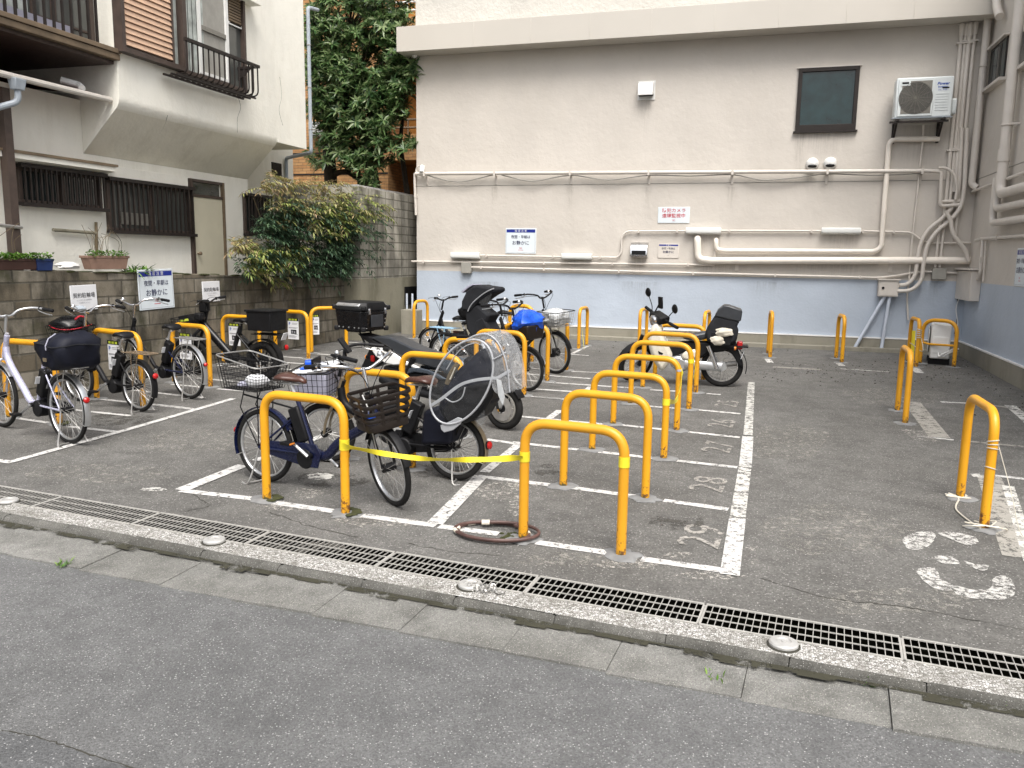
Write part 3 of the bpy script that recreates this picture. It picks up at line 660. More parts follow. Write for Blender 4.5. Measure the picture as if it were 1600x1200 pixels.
b = MB(); b.span((XF, 5.0, .3), (-15, yB, z_s - .006), M['house']); b.span((XF, 5.0, z_s - .006), (-15, yA - .004, 3.62), M['house']); b.span((-8.75, yB + .002, .3), (-15, 14.2, z_o + .4), M['soffit']); b.build("ground_floor_wall", hs, world=True)
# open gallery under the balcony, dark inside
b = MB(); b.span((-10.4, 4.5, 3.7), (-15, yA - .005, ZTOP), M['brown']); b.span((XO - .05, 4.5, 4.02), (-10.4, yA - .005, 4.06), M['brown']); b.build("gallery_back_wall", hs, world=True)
b = MB(); b.add([(-7.86, 4.5, 3.62), (-7.86, yA - .02, 3.64), (-10.4, yA - .02, 3.95), (-10.4, 4.5, 3.93)], [(0, 1, 2, 3)], M['roof_red']); b.build("lean_to_roof", hs, world=True)
# balcony board, bars and the glass doors behind
zb0, zb1 = PX(175, 92, XO).z, PX(175, 79, XO).z
b = MB(); b.span((XO - .05, 4.5, zb0), (XO + .03, yA + .02, zb0 + .07), M['brown_mid']); b.span((XO - .05, 4.5, zb0 + .075), (XO + .045, yA + .02, zb0 + .13), M['brown_mid']); b.span((XO - .9, 4.5, zb0 + .06), (XO - .05, yA, zb0 + .1), M['brown_mid']); bal = b.build("balcony_edge_board", hs, world=True, bevel=.006)
b = MB()
for i in range(26):
    y = yA - .28 - i * .125
    b.span((XO - .03, y - .012, zb0 + .13), (XO - .005, y + .012, zb0 + 1.1), M['dark_metal'])
b.span((XO - .04, 4.5, zb0 + 1.1), (XO + .005, yA, zb0 + 1.15), M['dark_metal']); b.build("bar_railing", bal, world=True)
gx = XO - .32
b = MB(); b.span((gx, 4.5, zb0 + .1), (gx - .03, yA - .01, zb0 + 2.4), M['glass_grey']); gd = b.build("glass_door", hs, world=True)
b = MB()
for y in (yA - .05, yA - .62, yA - .9, yA - 1.5, yA - 2.1, yA - 2.7): b.span((gx - .01, y - .03, zb0 + .1), (gx + .03, y + .03, zb0 + 2.4), M['brown'])
for z in (.3, .85, 1.4): b.span((gx - .01, yA - .9, zb0 + z), (gx + .02, yA - .05, zb0 + z + .025), M['brown'])
b.span((gx - .01, 4.5, zb0 + .1), (gx + .035, yA - .01, zb0 + .22), M['brown']); b.build("frame", gd, world=True)
b = MB()
for i in range(22):
    y = yA - 1.0 - i * .07; b.span((gx + .005 + .012 * (i % 2), y - .034, zb0 + .22), (gx + .012 + .012 * (i % 2), y + .03, zb0 + 2.3), M['curtain'])
b.build("curtain", gd, world=True)
b = MB(); b.span((XO - .2, yA - 2.6, zb0 + .12), (XO - .08, yA - .62, zb0 + .24), M['pale_cloth']); b.build("balcony_box", hs, world=True)
# gutter, hopper and pipes
b = MB(); b.tube([(-7.82, 4.5, 3.585), (-7.82, yA - .02, 3.60)], .036, M['pipe'], 10); gt = b.build("roof_gutter", hs, world=True)
hp = PX(27, 135, -7.8)
b = MB(); b.box(hp + V((0, 0, .02)), (.12, .15, .12), M['hopper'], taper=.75); b.tube(fillet([hp, hp + V((0, 0, -.16)), hp + V((-.3, -.38, -.36)), hp + V((-.36, -.5, -.9))], .06), .034, M['hopper'], 10); b.build("rainwater_hopper", gt, world=True, bevel=.01)
b = MB(); b.tube(fillet([PX(95, 125, -8.1), PX(124, 133, -7.95), PX(128, 138, -7.86)], .05), .04, M['white_plastic'], 10); b.build("drain_pipe", gt, world=True)
pc = PX(480, 11, XO + .045)
b = MB(); b.tube(fillet([pc + V((0, .35, .05)), pc + V((0, .02, 0)), V((pc.x, pc.y + .02, z_o - .05)), PX(447, 247, -8.7), PX(447, 247, -8.7) - V((0, 0, 2.2))], .06), .032, M['hopper'], 10)
for z in (3.9, 4.6, 5.3): b.ring((pc.x, pc.y + .02, z), (0, 0, 1), .036, .007, M['grey_box'], 16, 5)
b.build("downpipe", hs, world=True)
# ledges over the ground floor windows
a, c = PX(14, 240, XF + .32), PX(192, 262, XF + .32)
b = MB(); b.span((XF - .01, a.y - .4, 2.83), (XF + .25, c.y, 2.86), M['brown_mid']); b.prism([(XF, a.y - .4, 2.76), (XF + .1, a.y - .4, 2.75), (XF + .23, a.y - .4, 2.77), (XF + .23, a.y - .4, 2.829), (XF, a.y - .4, 2.829)], (0, c.y - .03 - a.y + .4, 0), M['house']); b.build("window_canopy", hs, world=True)
a, c = PX(163, 264, XF + .1), PX(294, 291, XF + .1)
b = MB(); b.span((XF - .01, a.y, PX(230, 279, XF).z - .05), (XF + .1, c.y, PX(230, 279, XF).z + .09), M['house']); b.build("window_ledge", hs, world=True, bevel=.006)
def grille_window(u0, v0, u1, v1, x, nb, mg):
    """u0,v0 upper near corner; u1,v1 lower far corner on X=x"""
    a, c = PX(u0, v0, x), PX(u1, v1, x); z1, z0 = a.z, c.z; y0, y1 = a.y, c.y; f = .05
    b = MB()
    for p, q in (((y0, z0), (y1, z0 + f)), ((y0, z1 - f), (y1, z1)), ((y0, z0 + f), (y0 + f, z1 - f)), ((y1 - f, z0 + f), (y1, z1 - f)), (((y0 + y1) / 2 - .03, z0 + f), ((y0 + y1) / 2 + .03, z1 - f))):
        b.span((x - .02, p[0], p[1]), (x + .035, q[0], q[1]), M['brown'])
    w = b.build("window", hs, world=True, bevel=.004)
    g = MB(); g.span((x - .015, y0 + f, z0 + f), (x - .005, y1 - f, z1 - f), M[mg]); g.build("pane", w, world=True)
    g = MB()
    for i in range(nb):
        y = y0 + .03 + (y1 - y0 - .06) * i / (nb - 1); g.span((x + .085, y - .011, z0 - .01), (x + .105, y + .011, z1 + .01), M['dark_metal'])
    for z in (z0 - .03, z1 - .02): g.span((x + .075, y0 - .03, z), (x + .115, y1 + .03, z + .045), M['dark_metal'])
    for y in (y0, y1):
        g.span((x + .0, y - .015, z0 - .02), (x + .075, y + .015, z0 + .02), M['dark_metal']); g.span((x, y - .015, z1 - .02), (x + .075, y + .015, z1 + .02), M['dark_metal'])
    g.build("bar_grille", w, world=True)
    return w, (y0, y1, z0, z1)
grille_window(24, 258, 158, 328, XF + .01, 17, 'glass_dark')
w, (wy0, wy1, wz0, wz1) = grille_window(163, 279, 297, 367, XF + .01, 18, 'glass_grey')
b = MB(); b.span((XF + .012, wy0 + .25, wz0 + .1), (XF + .03, wy1 - .75, wz0 + .26), M['ac_grille']); b.span((XF + .012, wy0 + .45, wz0 + .1), (XF + .02, wy0 + .75, wz0 + .2), M['leaf_fresh']); b.build("thing_on_sill", w, world=True)
grille_window(379, 304, 420, 368, XF + .01, 9, 'glass_dark')
a, c = PX(299, 279, XF + .02), PX(346, 310, XF + .02); db = c.z
b = MB(); b.span((XF - .01, a.y, .7), (XF + .03, c.y, db - .02), M['door']); dr = b.build("door", hs, world=True, bevel=.005)
b = MB(); b.span((XF - .01, a.y + .04, db + .02), (XF + .012, c.y - .04, a.z - .04), M['glass_dark']); b.build("transom_pane", dr, world=True)
b = MB()
b.span((XF - .01, a.y - .06, .7), (XF + .05, a.y - .005, a.z), M['brown']); b.span((XF - .01, c.y + .005, .7), (XF + .05, c.y + .05, a.z), M['brown_mid']); b.span((XF - .01, a.y, a.z - .04), (XF + .05, c.y, a.z), M['brown']); b.span((XF - .01, a.y, db - .02), (XF + .045, c.y, db + .02), M['brown']); b.build("frame", dr, world=True)
kp = PX(309, 396, XF + .03); b = MB(); b.lathe(kp, (1, 0, 0), [(0, 0), (.012, 0), (.012, .03), (.028, .04), (.026, .065), (0, .07)], M['brown_mid'], 12); b.build("door_knob", dr, world=True)
b = MB(); q = PX(433, 265, -8.74); b.span((-8.77, q.y - .17, q.z - .13), (-8.73, q.y + .14, q.z + .12), M['dark_metal']); b.build("window", hs, world=True)
# upper window: shutter box, sashes, railing
XS = XO + .09
s0, s1 = PX(195, 80, XS), PX(270, 103, XS); zs0 = PX(235, 92, XS).z + .02
b = MB(); zt = zs0 + 1.75
for i in range(24): 
    z = zs0 + .05 + i * .071; b.add([(XS - .03, s0.y, z), (XS + .012, s0.y, z + .005), (XS + .012, s1.y, z + .005), (XS - .03, s1.y, z), (XS - .03, s0.y, z + .075), (XS - .006, s0.y, z + .066), (XS - .006, s1.y, z + .066), (XS - .03, s1.y, z + .075)], [(1, 2, 6, 5), (0, 3, 2, 1), (5, 6, 7, 4)], M['louver'])
sh = b.build("louvred_shutter", hs, world=True)
b = MB(); b.span((XO - .01, s0.y - .06, zs0 - .04), (XS + .03, s0.y - .001, zt), M['brown']); b.span((XO - .01, s0.y, zs0 - .04), (XS + .03, s1.y + .2, zs0 + .02), M['brown']); b.span((XO - .01, s1.y + .001, zs0 + .02), (XS + .02, s1.y + .03, zt), M['brown']); b.span((XO - .01, s1.y + .2, zs0 - .06), (XS + .03, s1.y + .28, zt), M['brown']); b.build("frame", sh, world=True)
yw0, yw1 = s1.y + .03, PX(381, 60, XO + .04).y
b = MB(); b.span((XO + .004, yw0, zs0), (XO + .012, yw1, zt), M['glass_grey']); uw = b.build("window", hs, world=True)
b = MB()
for i in range(9): b.span((XO + .014 + .01 * (i % 2), yw0 + .36 + i * .045, zs0), (XO + .02 + .01 * (i % 2), yw0 + .4 + i * .045, zt), M['curtain'])
for i in range(4): b.span((XO + .014, yw0 + .01 + i * .05, zs0), (XO + .02, yw0 + .05 + i * .05, zt), M['curtain'])
b.build("curtain", uw, world=True)
y_a, y_b = PX(311, 60, XO + .04).y, PX(354, 60, XO + .04).y
b = MB()
b.span((XO + .03, y_a - .02, zs0 + .02), (XO + .06, y_a + .03, zt), M['white_plastic']); b.span((XO + .03, y_b - .03, zs0 + .02), (XO + .06, y_b + .03, zt), M['white_plastic']); b.span((XO + .03, y_a + .03, zs0 + .02), (XO + .06, y_b - .03, zs0 + .06), M['white_plastic']); b.span((XO + .03, y_a + .03, zs0 + .62), (XO + .055, y_b - .03, zs0 + .68), M['ac_grille']); b.build("white_sash", uw, world=True)
b = MB(); b.span((XO + .02, y_a + .03, zs0 + .06), (XO + .028, y_b - .03, zt), M['grey_box']); b.build("insect_screen", uw, world=True)
b = MB()
for i in range(22): b.box((XO + .035, (y_b + yw1) / 2, zt - .02 - i * .04), (.03, yw1 - y_b - .14, .026), M['brown_mid'])
b.span((XO + .02, y_b + .05, zs0 + .86), (XO + .05, yw1 - .06, zs0 + .9), M['white_plastic']); b.build("blind", uw, world=True)
b = MB(); b.span((XO - .01, yw1 - .05, zs0), (XO + .08, yw1, zt), M['brown']); b.span((XO - .01, yw0 + .2, zs0 - .05), (XO + .09, yw1, zs0 - .001), M['brown']); b.build("frame", uw, world=True)
xr_ = XO + .36
r0, r1 = PX(289, 61, xr_).y, PX(404, 104, xr_).y; zr = PX(350, 84, xr_).z; zr0 = PX(340, 137, XO + .2).z
b = MB(); b.span((xr_ - .025, r0, zr - .02), (xr_ + .025, r1, zr + .02), M['dark_metal']); b.span((XO, r1 - .03, zr - .02), (xr_ - .025, r1, zr + .015), M['dark_metal'])
for i in range(15):
    y = r0 + .02 + (r1 - r0 - .05) * i / 14
    b.tube(fillet([(xr_, y, zr), (xr_, y, zr0 + .02), (XO + .04, y, zr0)], .08), .011, M['dark_metal'], 6)
for x in (XO + .08, XO + .2, xr_ - .07): b.span((x - .012, r0 - .1, zr0 - .02), (x + .012, r1, zr0 + .005), M['dark_metal'])
for i in (1, 2): b.tube(fillet([(xr_ - i * .12, r1, zr), (xr_ - i * .12, r1, zr0 + .02), (xr_ - i * .12, r1 - .2, zr0)], .06), .011, M['dark_metal'], 6)
b.prism([(XO, r1, zr), (xr_ - .1, r1, zr), (XO, r1, zr - .2)], (0, -.02, 0), M['dark_metal']); b.build("window_railing", hs, world=True)
for pts in (((372, 152), (376, 168), (371, 185), (371, 207)), ((437, 120), (440, 150), (436, 172), (442, 196)), ((262, 180), (255, 200), (240, 222), (232, 243))):
    b = MB(); P = [PX(u, v, XO + .001) if pts[0][0] > 300 else PLN(u, v, V((XO - .02, 9, z_o - .02)), V((z_o - z_s, 0, -(XO - XF)))) for u, v in pts]; b.tube(spline(P, 4)[0], .0035, M['grey_box'], 4); b.build("plaster_crack", hs, world=True)
pq = PX(384, 5, XO + .05); b = MB(); b.span((XO - .01, pq.y - .5, pq.z + .0), (XO + .2, pq.y + .18, pq.z + .07), M['house']); b.build("awning_ledge", hs, world=True, bevel=.006)
# pieces on the lower wall: old pipe stub, corner post
b = MB(); b.tube([PX(83, 359, XF + .05), PX(150, 364, XF + .05)], .022, M['wall_cement'], 8); b.tube([PX(150, 347, XF + .05), PX(152, 420, XF + .05)], .02, M['straw'], 8); b.build("old_pipe", hs, world=True)
a = PX(12, 250, XF + .25); b = MB(); b.span((a.x - .05, a.y - .05, .6), (a.x + .05, a.y + .05, 3.5), M['brown']); b.tube([(a.x + .06, a.y - .3, 2.02), (a.x + .06, a.y + .06, 2.0)], .02, M['steel'], 6); b.build("corner_post", hs, world=True)

# ================================================================== BLOCK WALLS
p_r = G(540, 531); ang = 85.0; wd = V((math.cos(R(ang)), math.sin(R(ang)), 0)); wn = V((math.sin(R(ang)), -math.cos(R(ang)), 0))   # wn faces the lot
def on_wall(u, v, off=0.0): return PLN(u, v, p_r + wn * off, wn)
lw = thing("block_wall", "low mossy, dark-stained concrete block wall along the left side of the lot", "wall", (p_r.x, p_r.y, p_r.z), R(ang))
b = MB(); tL, tR = 1.526, 1.335; Lw = 9.5
def wt(t): return on_wall(0, 421).z + (on_wall(540, 434).z - on_wall(0, 421).z) * (on_wall(0, 421) - p_r).length / max(1e-6, (on_wall(0, 421) - p_r).length) if t is None else 0
z0l = on_wall(0, 421).z - p_r.z; z1l = on_wall(540, 434).z - p_r.z; s_l = (on_wall(0, 421) - p_r).dot(wd); sl = (z1l - z0l) / (0 - s_l)
n = 24
ringsb = []
for i in range(n + 1):
    x = -Lw + (Lw + .28) * i / n; zt_ = z1l + sl * x + 0.008 * math.sin(i * 2.3)
    ringsb.append([(x, 0, -.5), (x, 0, zt_ - .012), (x, .012, zt_), (x, .11, zt_), (x, .12, zt_ - .012), (x, .12, -.5)])
b.loft(ringsb, M['block_old']); b.build("block_face", lw)
b = MB(); rnd = random.Random(9)
for i in range(46):
    x = -rnd.uniform(.3, Lw - 1); zt_ = z1l + sl * x; b.ball((x, rnd.uniform(.0, .07), zt_ - rnd.uniform(0, .01)), (rnd.uniform(.05, .2), rnd.uniform(.015, .05), rnd.uniform(.008, .02)), M['moss'], 10, 6)
mo = b.build("moss_tufts", lw); mo["kind"] = "stuff"
XT = -7.0; yT0 = PX(563, 434, XT).y; ZT = PX(557, 291, XT).z; ZM = PX(563, 436, XT).z
tw = thing("tall_block_wall", "tall weathered block wall with cement base between the shrub and the beige building", "wall", (XT, yT0, gz(yT0)))
b = MB(); b.span((XT - .15, yT0, ZM), (XT, 17.5, ZT), M['block_tall']); b.span((-9.0, yT0, ZM), (XT - .15, yT0 + .15, ZT), M['block_tall']); b.build("block_face", tw, world=True)
b = MB(); b.span((XT - .17, yT0 - .015, -.1), (XT + .015, 17.5, ZM - .003), M['wall_cement']); b.span((-7.4, yT0 - .02, -.1), (XT - .17, yT0 + .15, ZM - .003), M['wall_cement']); b.build("cement_base", tw, world=True)
b = MB(); b.tube([(-9.0, yT0 + .05, ZT + .02), (XT - .05, yT0 + .03, ZT + .02), (XT - .05, 17.0, ZT + .02)], .025, M['alu'], 8); b.build("cap_rail", tw, world=True)
b = MB(); q = PX(640, 470, XT + .02); b.span((XT + .016, q.y - .25, .75), (XT + .05, q.y + .35, 1.12), M['black']); b.build("recess_shade_plate", tw, world=True)  # black plate on the wall face, standing in for the shade of a recess
p = G(637, 523); 
t = thing("concrete_block", "small upright concrete block at the foot of the cement wall beside the blue band", "block", (p.x, p.y + .2, gz(p.y)))
b = MB(); b.box((0, 0, .24), (.34, .3, .5), M['plinth']); b.build("block_body", t, bevel=.015)
p = PY(640, 475, YW - .3)
t = thing("drain_pipes", "pair of pale pipes standing in the dark gap beside the beige building", "pipe", (p.x, p.y, .5))
for dx in (-.06, .06):
    b = MB(); b.tube([(dx, 0, .0), (dx, 0, .5)], .02, M['pipe_blue'], 8); b.build("pipe", t)

# ================================================================== APARTMENT BLOCK BEHIND
yb_ = 20.0
ab = thing("brick_apartment_block", "orange brick tile apartment block with balconies, seen behind the evergreen tree", "building", (-9.5, yb_, .3))
b = MB(); xr2 = PY(606, 200, yb_).x; b.span((-16, yb_, .3), (xr2, 30, 13), M['tile']); b.build("tiled_wall", ab, world=True)
b = MB(); b.span((xr2, yb_ + 1.2, .3), (-4, 30, 13), M['ochre']); b.build("ochre_wall", ab, world=True)
for v in (45, 226):
    q = PY(606, v, yb_); b = MB(); b.span((xr2 + .002, yb_ - .02, q.z - .4), (-4, yb_ + .12, q.z + .25), M['tile']); b.span((xr2 + .002, yb_ + .12, q.z - .4), (-4, yb_ + 1.2, q.z - .25), M['ochre']); o = b.build("balcony", ab, world=True)
    b = MB()
    for z in (.42, .62): b.tube([(xr2 + .01, yb_ + .05, q.z + z), (-4, yb_ + .05, q.z + z)], .03, M['white_plastic'] if v == 45 else M['brown_mid'], 6)
    for i in range(8): b.tube([(xr2 + .05 + i * .5, yb_ + .05, q.z + .25), (xr2 + .05 + i * .5, yb_ + .05, q.z + .62)], .022, M['white_plastic'] if v == 45 else M['brown_mid'], 6)
    b.build("rail", o, world=True)
q0, q1 = PY(575, 30, yb_ - .01), PY(596, -20, yb_ - .01)
for (u0, v0, u1, v1) in ((560, 28, 594, -40), (515, 150, 560, 95)):
    a, c = PY(u0, v0, yb_), PY(u1, v1, yb_); b = MB(); b.span((a.x, yb_ - .03, a.z), (c.x, yb_ + .05, c.z), M['glass_grey']); b.build("window", ab, world=True)
a, c = PY(484, 212, yb_ - .3), PY(503, 190, yb_ - .3); b = MB(); b.span((a.x, yb_ - .35, a.z), (c.x, yb_ - .001, c.z), M['ac_white']); 
for i in range(4): b.span((a.x + .05, yb_ - .36, a.z + .06 + i * .07), (c.x - .05, yb_ - .35, a.z + .09 + i * .07), M['grey_box'])
b.build("louvre_vent", ab, world=True)
b = MB()
for z in (.35, .9): b.span((-16, yb_ - .012, PY(520, 240, yb_).z + z - .9), (xr2 - .01, yb_ + .01, PY(520, 240, yb_).z + z - .86), M['dark_metal'])
b.build("string_course", ab, world=True)
# ================================================================== ON THE WALLS OF THE BUILDING
def bw(u, v, off=0.05): return PY(u, v, YW - off)
def rw(u, v, off=0.05): return PX(u, v, XR - off)
def pipe(name, label, pts, r, m, off=None, fil=0.1, clips=(), group="pipes on the beige walls", cat="pipe", seg=10, wall=bw):
    o_ = off if off is not None else r + .02
    P = [wall(*p[:2], p[2] if len(p) > 2 else o_) for p in pts]
    t = thing(name, label, cat, P[0], group=group)
    b = MB(); b.tube(fillet(P, fil), r, M[m], seg); b.build("pipe_run", t, world=True, angle=50)
    for c in clips:
        q = wall(c[0], c[1], o_); b = MB()
        if wall is bw: b.span((q.x - .014, q.y - r - .008, q.z - r - .012), (q.x + .014, YW, q.z + r + .006), M[m])
        else: b.span((XR, q.y - .014, q.z - r - .012), (q.x - r - .008, q.y + .014, q.z + r + .006), M[m])
        b.build("pipe_clip", t, world=True)
    return t
t = pipe("wall_pipe", "long bracketed beige cable pipe across the full width of the back wall", [(649, 271.5), (1455, 267)], .034, 'pipe', .12, clips=())
for u in (663.6, 773, 891, 1013.6, 1144.5, 1293, 1441):
    v = 271.5 - (u - 649) * .0056; q = bw(u, v, .12); b = MB(); b.span((q.x - .018, q.y - .045, q.z - .05), (q.x + .018, YW, q.z - .034), M['pipe']); b.span((q.x - .018, YW - .02, q.z - .2), (q.x + .018, YW, q.z - .05), M['pipe']); b.span((q.x - .018, q.y - .05, q.z - .05), (q.x + .018, q.y - .04, q.z + .04), M['pipe'])
    b.build("pipe_bracket", t, world=True)
us = [(649, 271), (663.6, 273), (715, 284), (773, 273), (790, 275), (832, 283), (891, 274), (950, 281), (1013.6, 274), (1080, 275), (1144.5, 273), (1190, 281), (1240, 278), (1293, 272), (1370, 274), (1441, 271)]
t = thing("sagging_cable", "thin cable sagging between the brackets of the long beige pipe", "cable", bw(649, 271)); b = MB(); b.tube([bw(*p, .1) for p in us], .011, M['grey_box'], 6, smooth=5); b.build("cable_run", t, world=True)
pipe("wall_pipe", "short beige pipe dropping down the left edge of the beige wall", [(648, 271), (648, 283), (650, 336)], .026, 'pipe', .08, .05, [(649, 306)])
pipe("wall_pipe", "thin beige conduit above the blue band, ending in a short rise at the pipe elbow", [(643, 408.5), (1116, 414), (1117, 392)], .02, 'pipe', .05, .05, [(662, 409), (850, 411), (957, 412), (1075, 413.5)])
pipe("wall_pipe", "lowest thin beige conduit along the top of the blue band from the small grey box", [(736, 417.5), (1372, 434), (1400, 431), (1440, 424), (1500, 427)], .02, 'pipe', .05, .08, [(752, 418), (850, 421), (967, 424), (1083, 427), (1211, 430), (1344, 433)])
pipe("light_conduit", "beige conduit between the two lower wall lights", [(748, 399), (878, 401.5)], .018, 'pipe', .05, .05, [(760, 399.5), (864, 401)])
pipe("light_conduit", "beige conduit stepping up from the lower wall light to the right wall light", [(924, 402), (965, 402.5), (971, 395), (971, 372), (978, 361.5), (1072, 361)], .018, 'pipe', .05, .12, [(938, 402), (998, 361.5), (1058, 361)])
pipe("light_conduit", "beige conduit between the two right-hand wall lights", [(1126, 360.5), (1284, 361)], .018, 'pipe', .05, .05, [(1140, 360.5), (1268, 361)])
pipe("light_conduit", "beige conduit from the last wall light curving into the corner pipes", [(1345, 361), (1424, 363), (1437, 374), (1450, 380), (1532, 379)], .018, 'pipe', .05, .15, [(1348, 361), (1397, 362)])
pipe("wrapped_pipe", "thick white wrapped pipe elbowing out below the wall light and running level to the corner", [(1090, 372, .02), (1090, 374, .1), (1091, 404), (1108, 407), (1522, 407)], .062, 'pipe_white', .1, .08, group=None, seg=14)
pipe("wrapped_pipe", "slimmer white pipe above the thick wrapped pipe, climbing to below the air conditioner", [(1119, 374, .02), (1119, 376, .1), (1119, 389.5), (1130, 391.5), (1366, 393), (1377, 387), (1389, 224), (1396, 217.5), (1468, 217)], .042, 'pipe_white', .09, .1, group=None, seg=12)
for u, v in ((1151.5, 414), (1392, 416)):
    q = bw(u, v, .05); t = thing("pipe_support", "beige bracket under the thick white pipe " + ("near its elbow" if u < 1300 else "above the cream meter box"), "bracket", q, group="brackets under the thick white pipe"); b = MB(); b.span((q.x - .03, YW - .03, q.z - .1), (q.x + .03, YW, q.z + .09), M['pipe']); b.span((q.x - .03, YW - .16, q.z + .06), (q.x + .03, YW - .03, q.z + .085), M['pipe']); b.build("bracket_body", t, world=True)
# the bundle of uprights in the corner
for i, (u, v, vb, r, lab) in enumerate(((1504, 38, 338, .03, "first"), (1510.5, 38, 352, .026, "second"), (1516.5, 38, 300, .036, "third"), (1524.5, 36, 372, .03, "fourth"))):
    q = bw(u, v, r + .03); q2x = q.x
    zb_ = bw(1486, vb, .05).z
    t = thing("corner_upright_pipe", lab + " upright beige pipe from the left in the bundle at the wall corner", "pipe", (q.x, q.y, zb_), group="upright pipes in the wall corner")
    b = MB(); tops = V((XR - .17, YW - .03, ZE))
    b.tube([tops, V((q.x, q.y, q.z + .02)), V((q.x, q.y, zb_))], [.012, r, r], M['pipe'], 10); b.tube([V((q.x, q.y, q.z - .18)), V((q.x, q.y, q.z))], r + .012, M['pipe'], 10); b.build("pipe_run", t, world=True)
    for v2 in (68, 235):
        z = bw(1500, v2, .05).z + .03 * (i % 2); b = MB(); b.span((q.x - r - .03, q.y - r - .01, z - .012), (q.x + r + .03, YW, z + .012), M['pipe']); b.build("pipe_clip", t, world=True)
qc = V((XR - .1, YW - .16, 0))
t = thing("corner_upright_pipe", "thick upright beige drainpipe nearest the right-hand wall in the corner bundle", "pipe", (qc.x, qc.y, 3), group="upright pipes in the wall corner")
zc = rw(1508, 292, .1).z; b = MB(); b.tube(fillet([(qc.x, qc.y, ZE - .002), (qc.x, qc.y, zc), (XR - .02, qc.y - .05, zc - .06)], .08), .055, M['pipe'], 12); b.build("pipe_run", t, world=True)
b = MB(); b.ring((qc.x, qc.y, 4.9), (0, 0, 1), .058, .012, M['pipe'], 20, 6); b.build("pipe_clip", t, world=True)
pipe("curved_conduit", "upper of two bent conduits sweeping from the cream meter box up into the corner", [(1402, 446), (1418, 445), (1430, 432), (1434, 402), (1438, 380), (1450, 358), (1476, 339), (1494, 316), (1499, 285), (1503, 200)], .034, 'pipe', .1, .25)
pipe("curved_conduit", "lower of two bent conduits sweeping from the cream meter box up into the corner", [(1402, 455), (1424, 454.5), (1440, 440), (1444, 404), (1449, 382), (1463, 361), (1487, 343), (1503, 322), (1507, 290), (1511, 200)], .034, 'pipe', .14, .25)
pipe("curved_conduit", "slanting pale blue conduit from the meter box down to the plinth", [(1382, 464), (1334, 546)], .03, 'pipe_blue', .1, .05)
pipe("curved_conduit", "pale blue conduit dropping nearly upright from the meter box to the plinth", [(1390, 464), (1377, 546)], .03, 'pipe_blue', .1, .05)
pipe("thin_cable", "thin drain hose hanging from under the air conditioner down across the blue band", [(1443, 195, .15), (1442, 221), (1437, 262), (1431, 325), (1423, 392), (1420.5, 440), (1417, 462), (1419, 500)], .016, 'pipe', .05, .3, cat="cable", group=None)
pipe("corner_pipe_loop", "beige hooked pipe at the right end of the long cable pipe", [(1455, 267), (1471, 268), (1470.5, 285), (1469, 318), (1472, 322), (1500, 320)], .03, 'pipe', .13, .06, group=None)
pipe("corner_pipe_loop", "thin beige bend arching over the corner uprights", [(1467, 262), (1478, 262), (1490, 270), (1496, 290), (1493, 312)], .022, 'pipe', .16, .12, group=None)
pipe("corner_pipe_loop", "twisted beige hose winding down from the corner uprights to the thick white pipe", [(1478, 330), (1486, 345), (1488, 365), (1500, 380), (1510, 392), (1513, 408)], .032, 'pipe', .22, .2, group=None)
pipe("corner_pipe_loop", "short level beige pipe between the corner uprights and the hooked pipe", [(1466, 315), (1505, 314)], .028, 'pipe', .1, .05, group=None)
pipe("corner_pipe_loop", "pair-end beige conduit dropping to the small grey junction box", [(1469, 345), (1463, 400), (1461, 418)], .022, 'pipe', .07, .1, group=None)
pipe("corner_pipe_loop", "slim beige conduit beside the one above the grey junction box", [(1476, 345), (1470, 400), (1468, 418)], .022, 'pipe', .07, .1, group=None)
# right-hand wall
P = [rw(1606, -20, .12), rw(1565, 268, .12)]
t = thing("wall_downpipe", "thick beige downpipe on the right-hand wall beside the small window", "pipe", P[1], group="pipes on the right-hand wall")
q = rw(1590, 40, .12); zb_ = rw(1566, 302, .12).z
b = MB(); b.tube(fillet([(q.x, q.y, 9.5), (q.x, q.y, zb_), (q.x, q.y - 3.5, zb_ - .02)], .16), .07, M['pipe'], 14); b.tube([(q.x, q.y, zb_ + .45), (q.x, q.y, zb_ + .62)], .082, M['pipe'], 14); b.build("pipe_run", t, world=True)
for z in (zb_ + .95, zb_ + 3.1):
    b = MB(); b.ring((q.x, q.y, z), (0, 0, 1), .075, .012, M['pipe'], 20, 6); b.span((q.x, q.y - .02, z - .012), (XR, q.y + .02, z + .012), M['pipe']); b.span((q.x, q.y - .16, z - .015), (XR, q.y - .12, z + .015), M['pipe']); b.build("pipe_clip", t, world=True)
for i, (dy, dz, lab) in enumerate(((.14, -.2, "middle"), (.27, -.4, "lowest"))):
    t = thing("elbow_pipe", lab + " of the beige pipes that turn level along the right-hand wall below the downpipe", "pipe", (q.x, q.y + dy, zb_ + dz), group="pipes on the right-hand wall")
    b = MB(); b.tube(fillet([(q.x + .0, q.y + dy, zb_ + .25 if i else zb_ + .3), (q.x, q.y + dy, zb_ + dz), (q.x, q.y - 3.5, zb_ + dz - .02)], .14), .052, M['pipe'], 12); b.build("pipe_run", t, world=True)
pipe("wall_pipe", "slanting thin beige pipe crossing the right-hand wall from the corner", [(1503, 305), (1660, 248)], .024, 'pipe', .06, .05, [(1555, 286)], group="pipes on the right-hand wall", wall=rw)
pipe("wall_pipe", "beige conduit along the right-hand wall above the blue sign", [(1524, 376), (1534, 373), (1590, 369), (1640, 366)], .026, 'pipe', .06, .03, [(1560, 371)], group="pipes on the right-hand wall", wall=rw)
pipe("wall_pipe", "short upright conduit from the level conduit down to the corner meter box", [(1536, 372), (1532, 425), (1528, 437)], .026, 'pipe', .06, .03, [(1534, 405)], group="pipes on the right-hand wall", wall=rw)
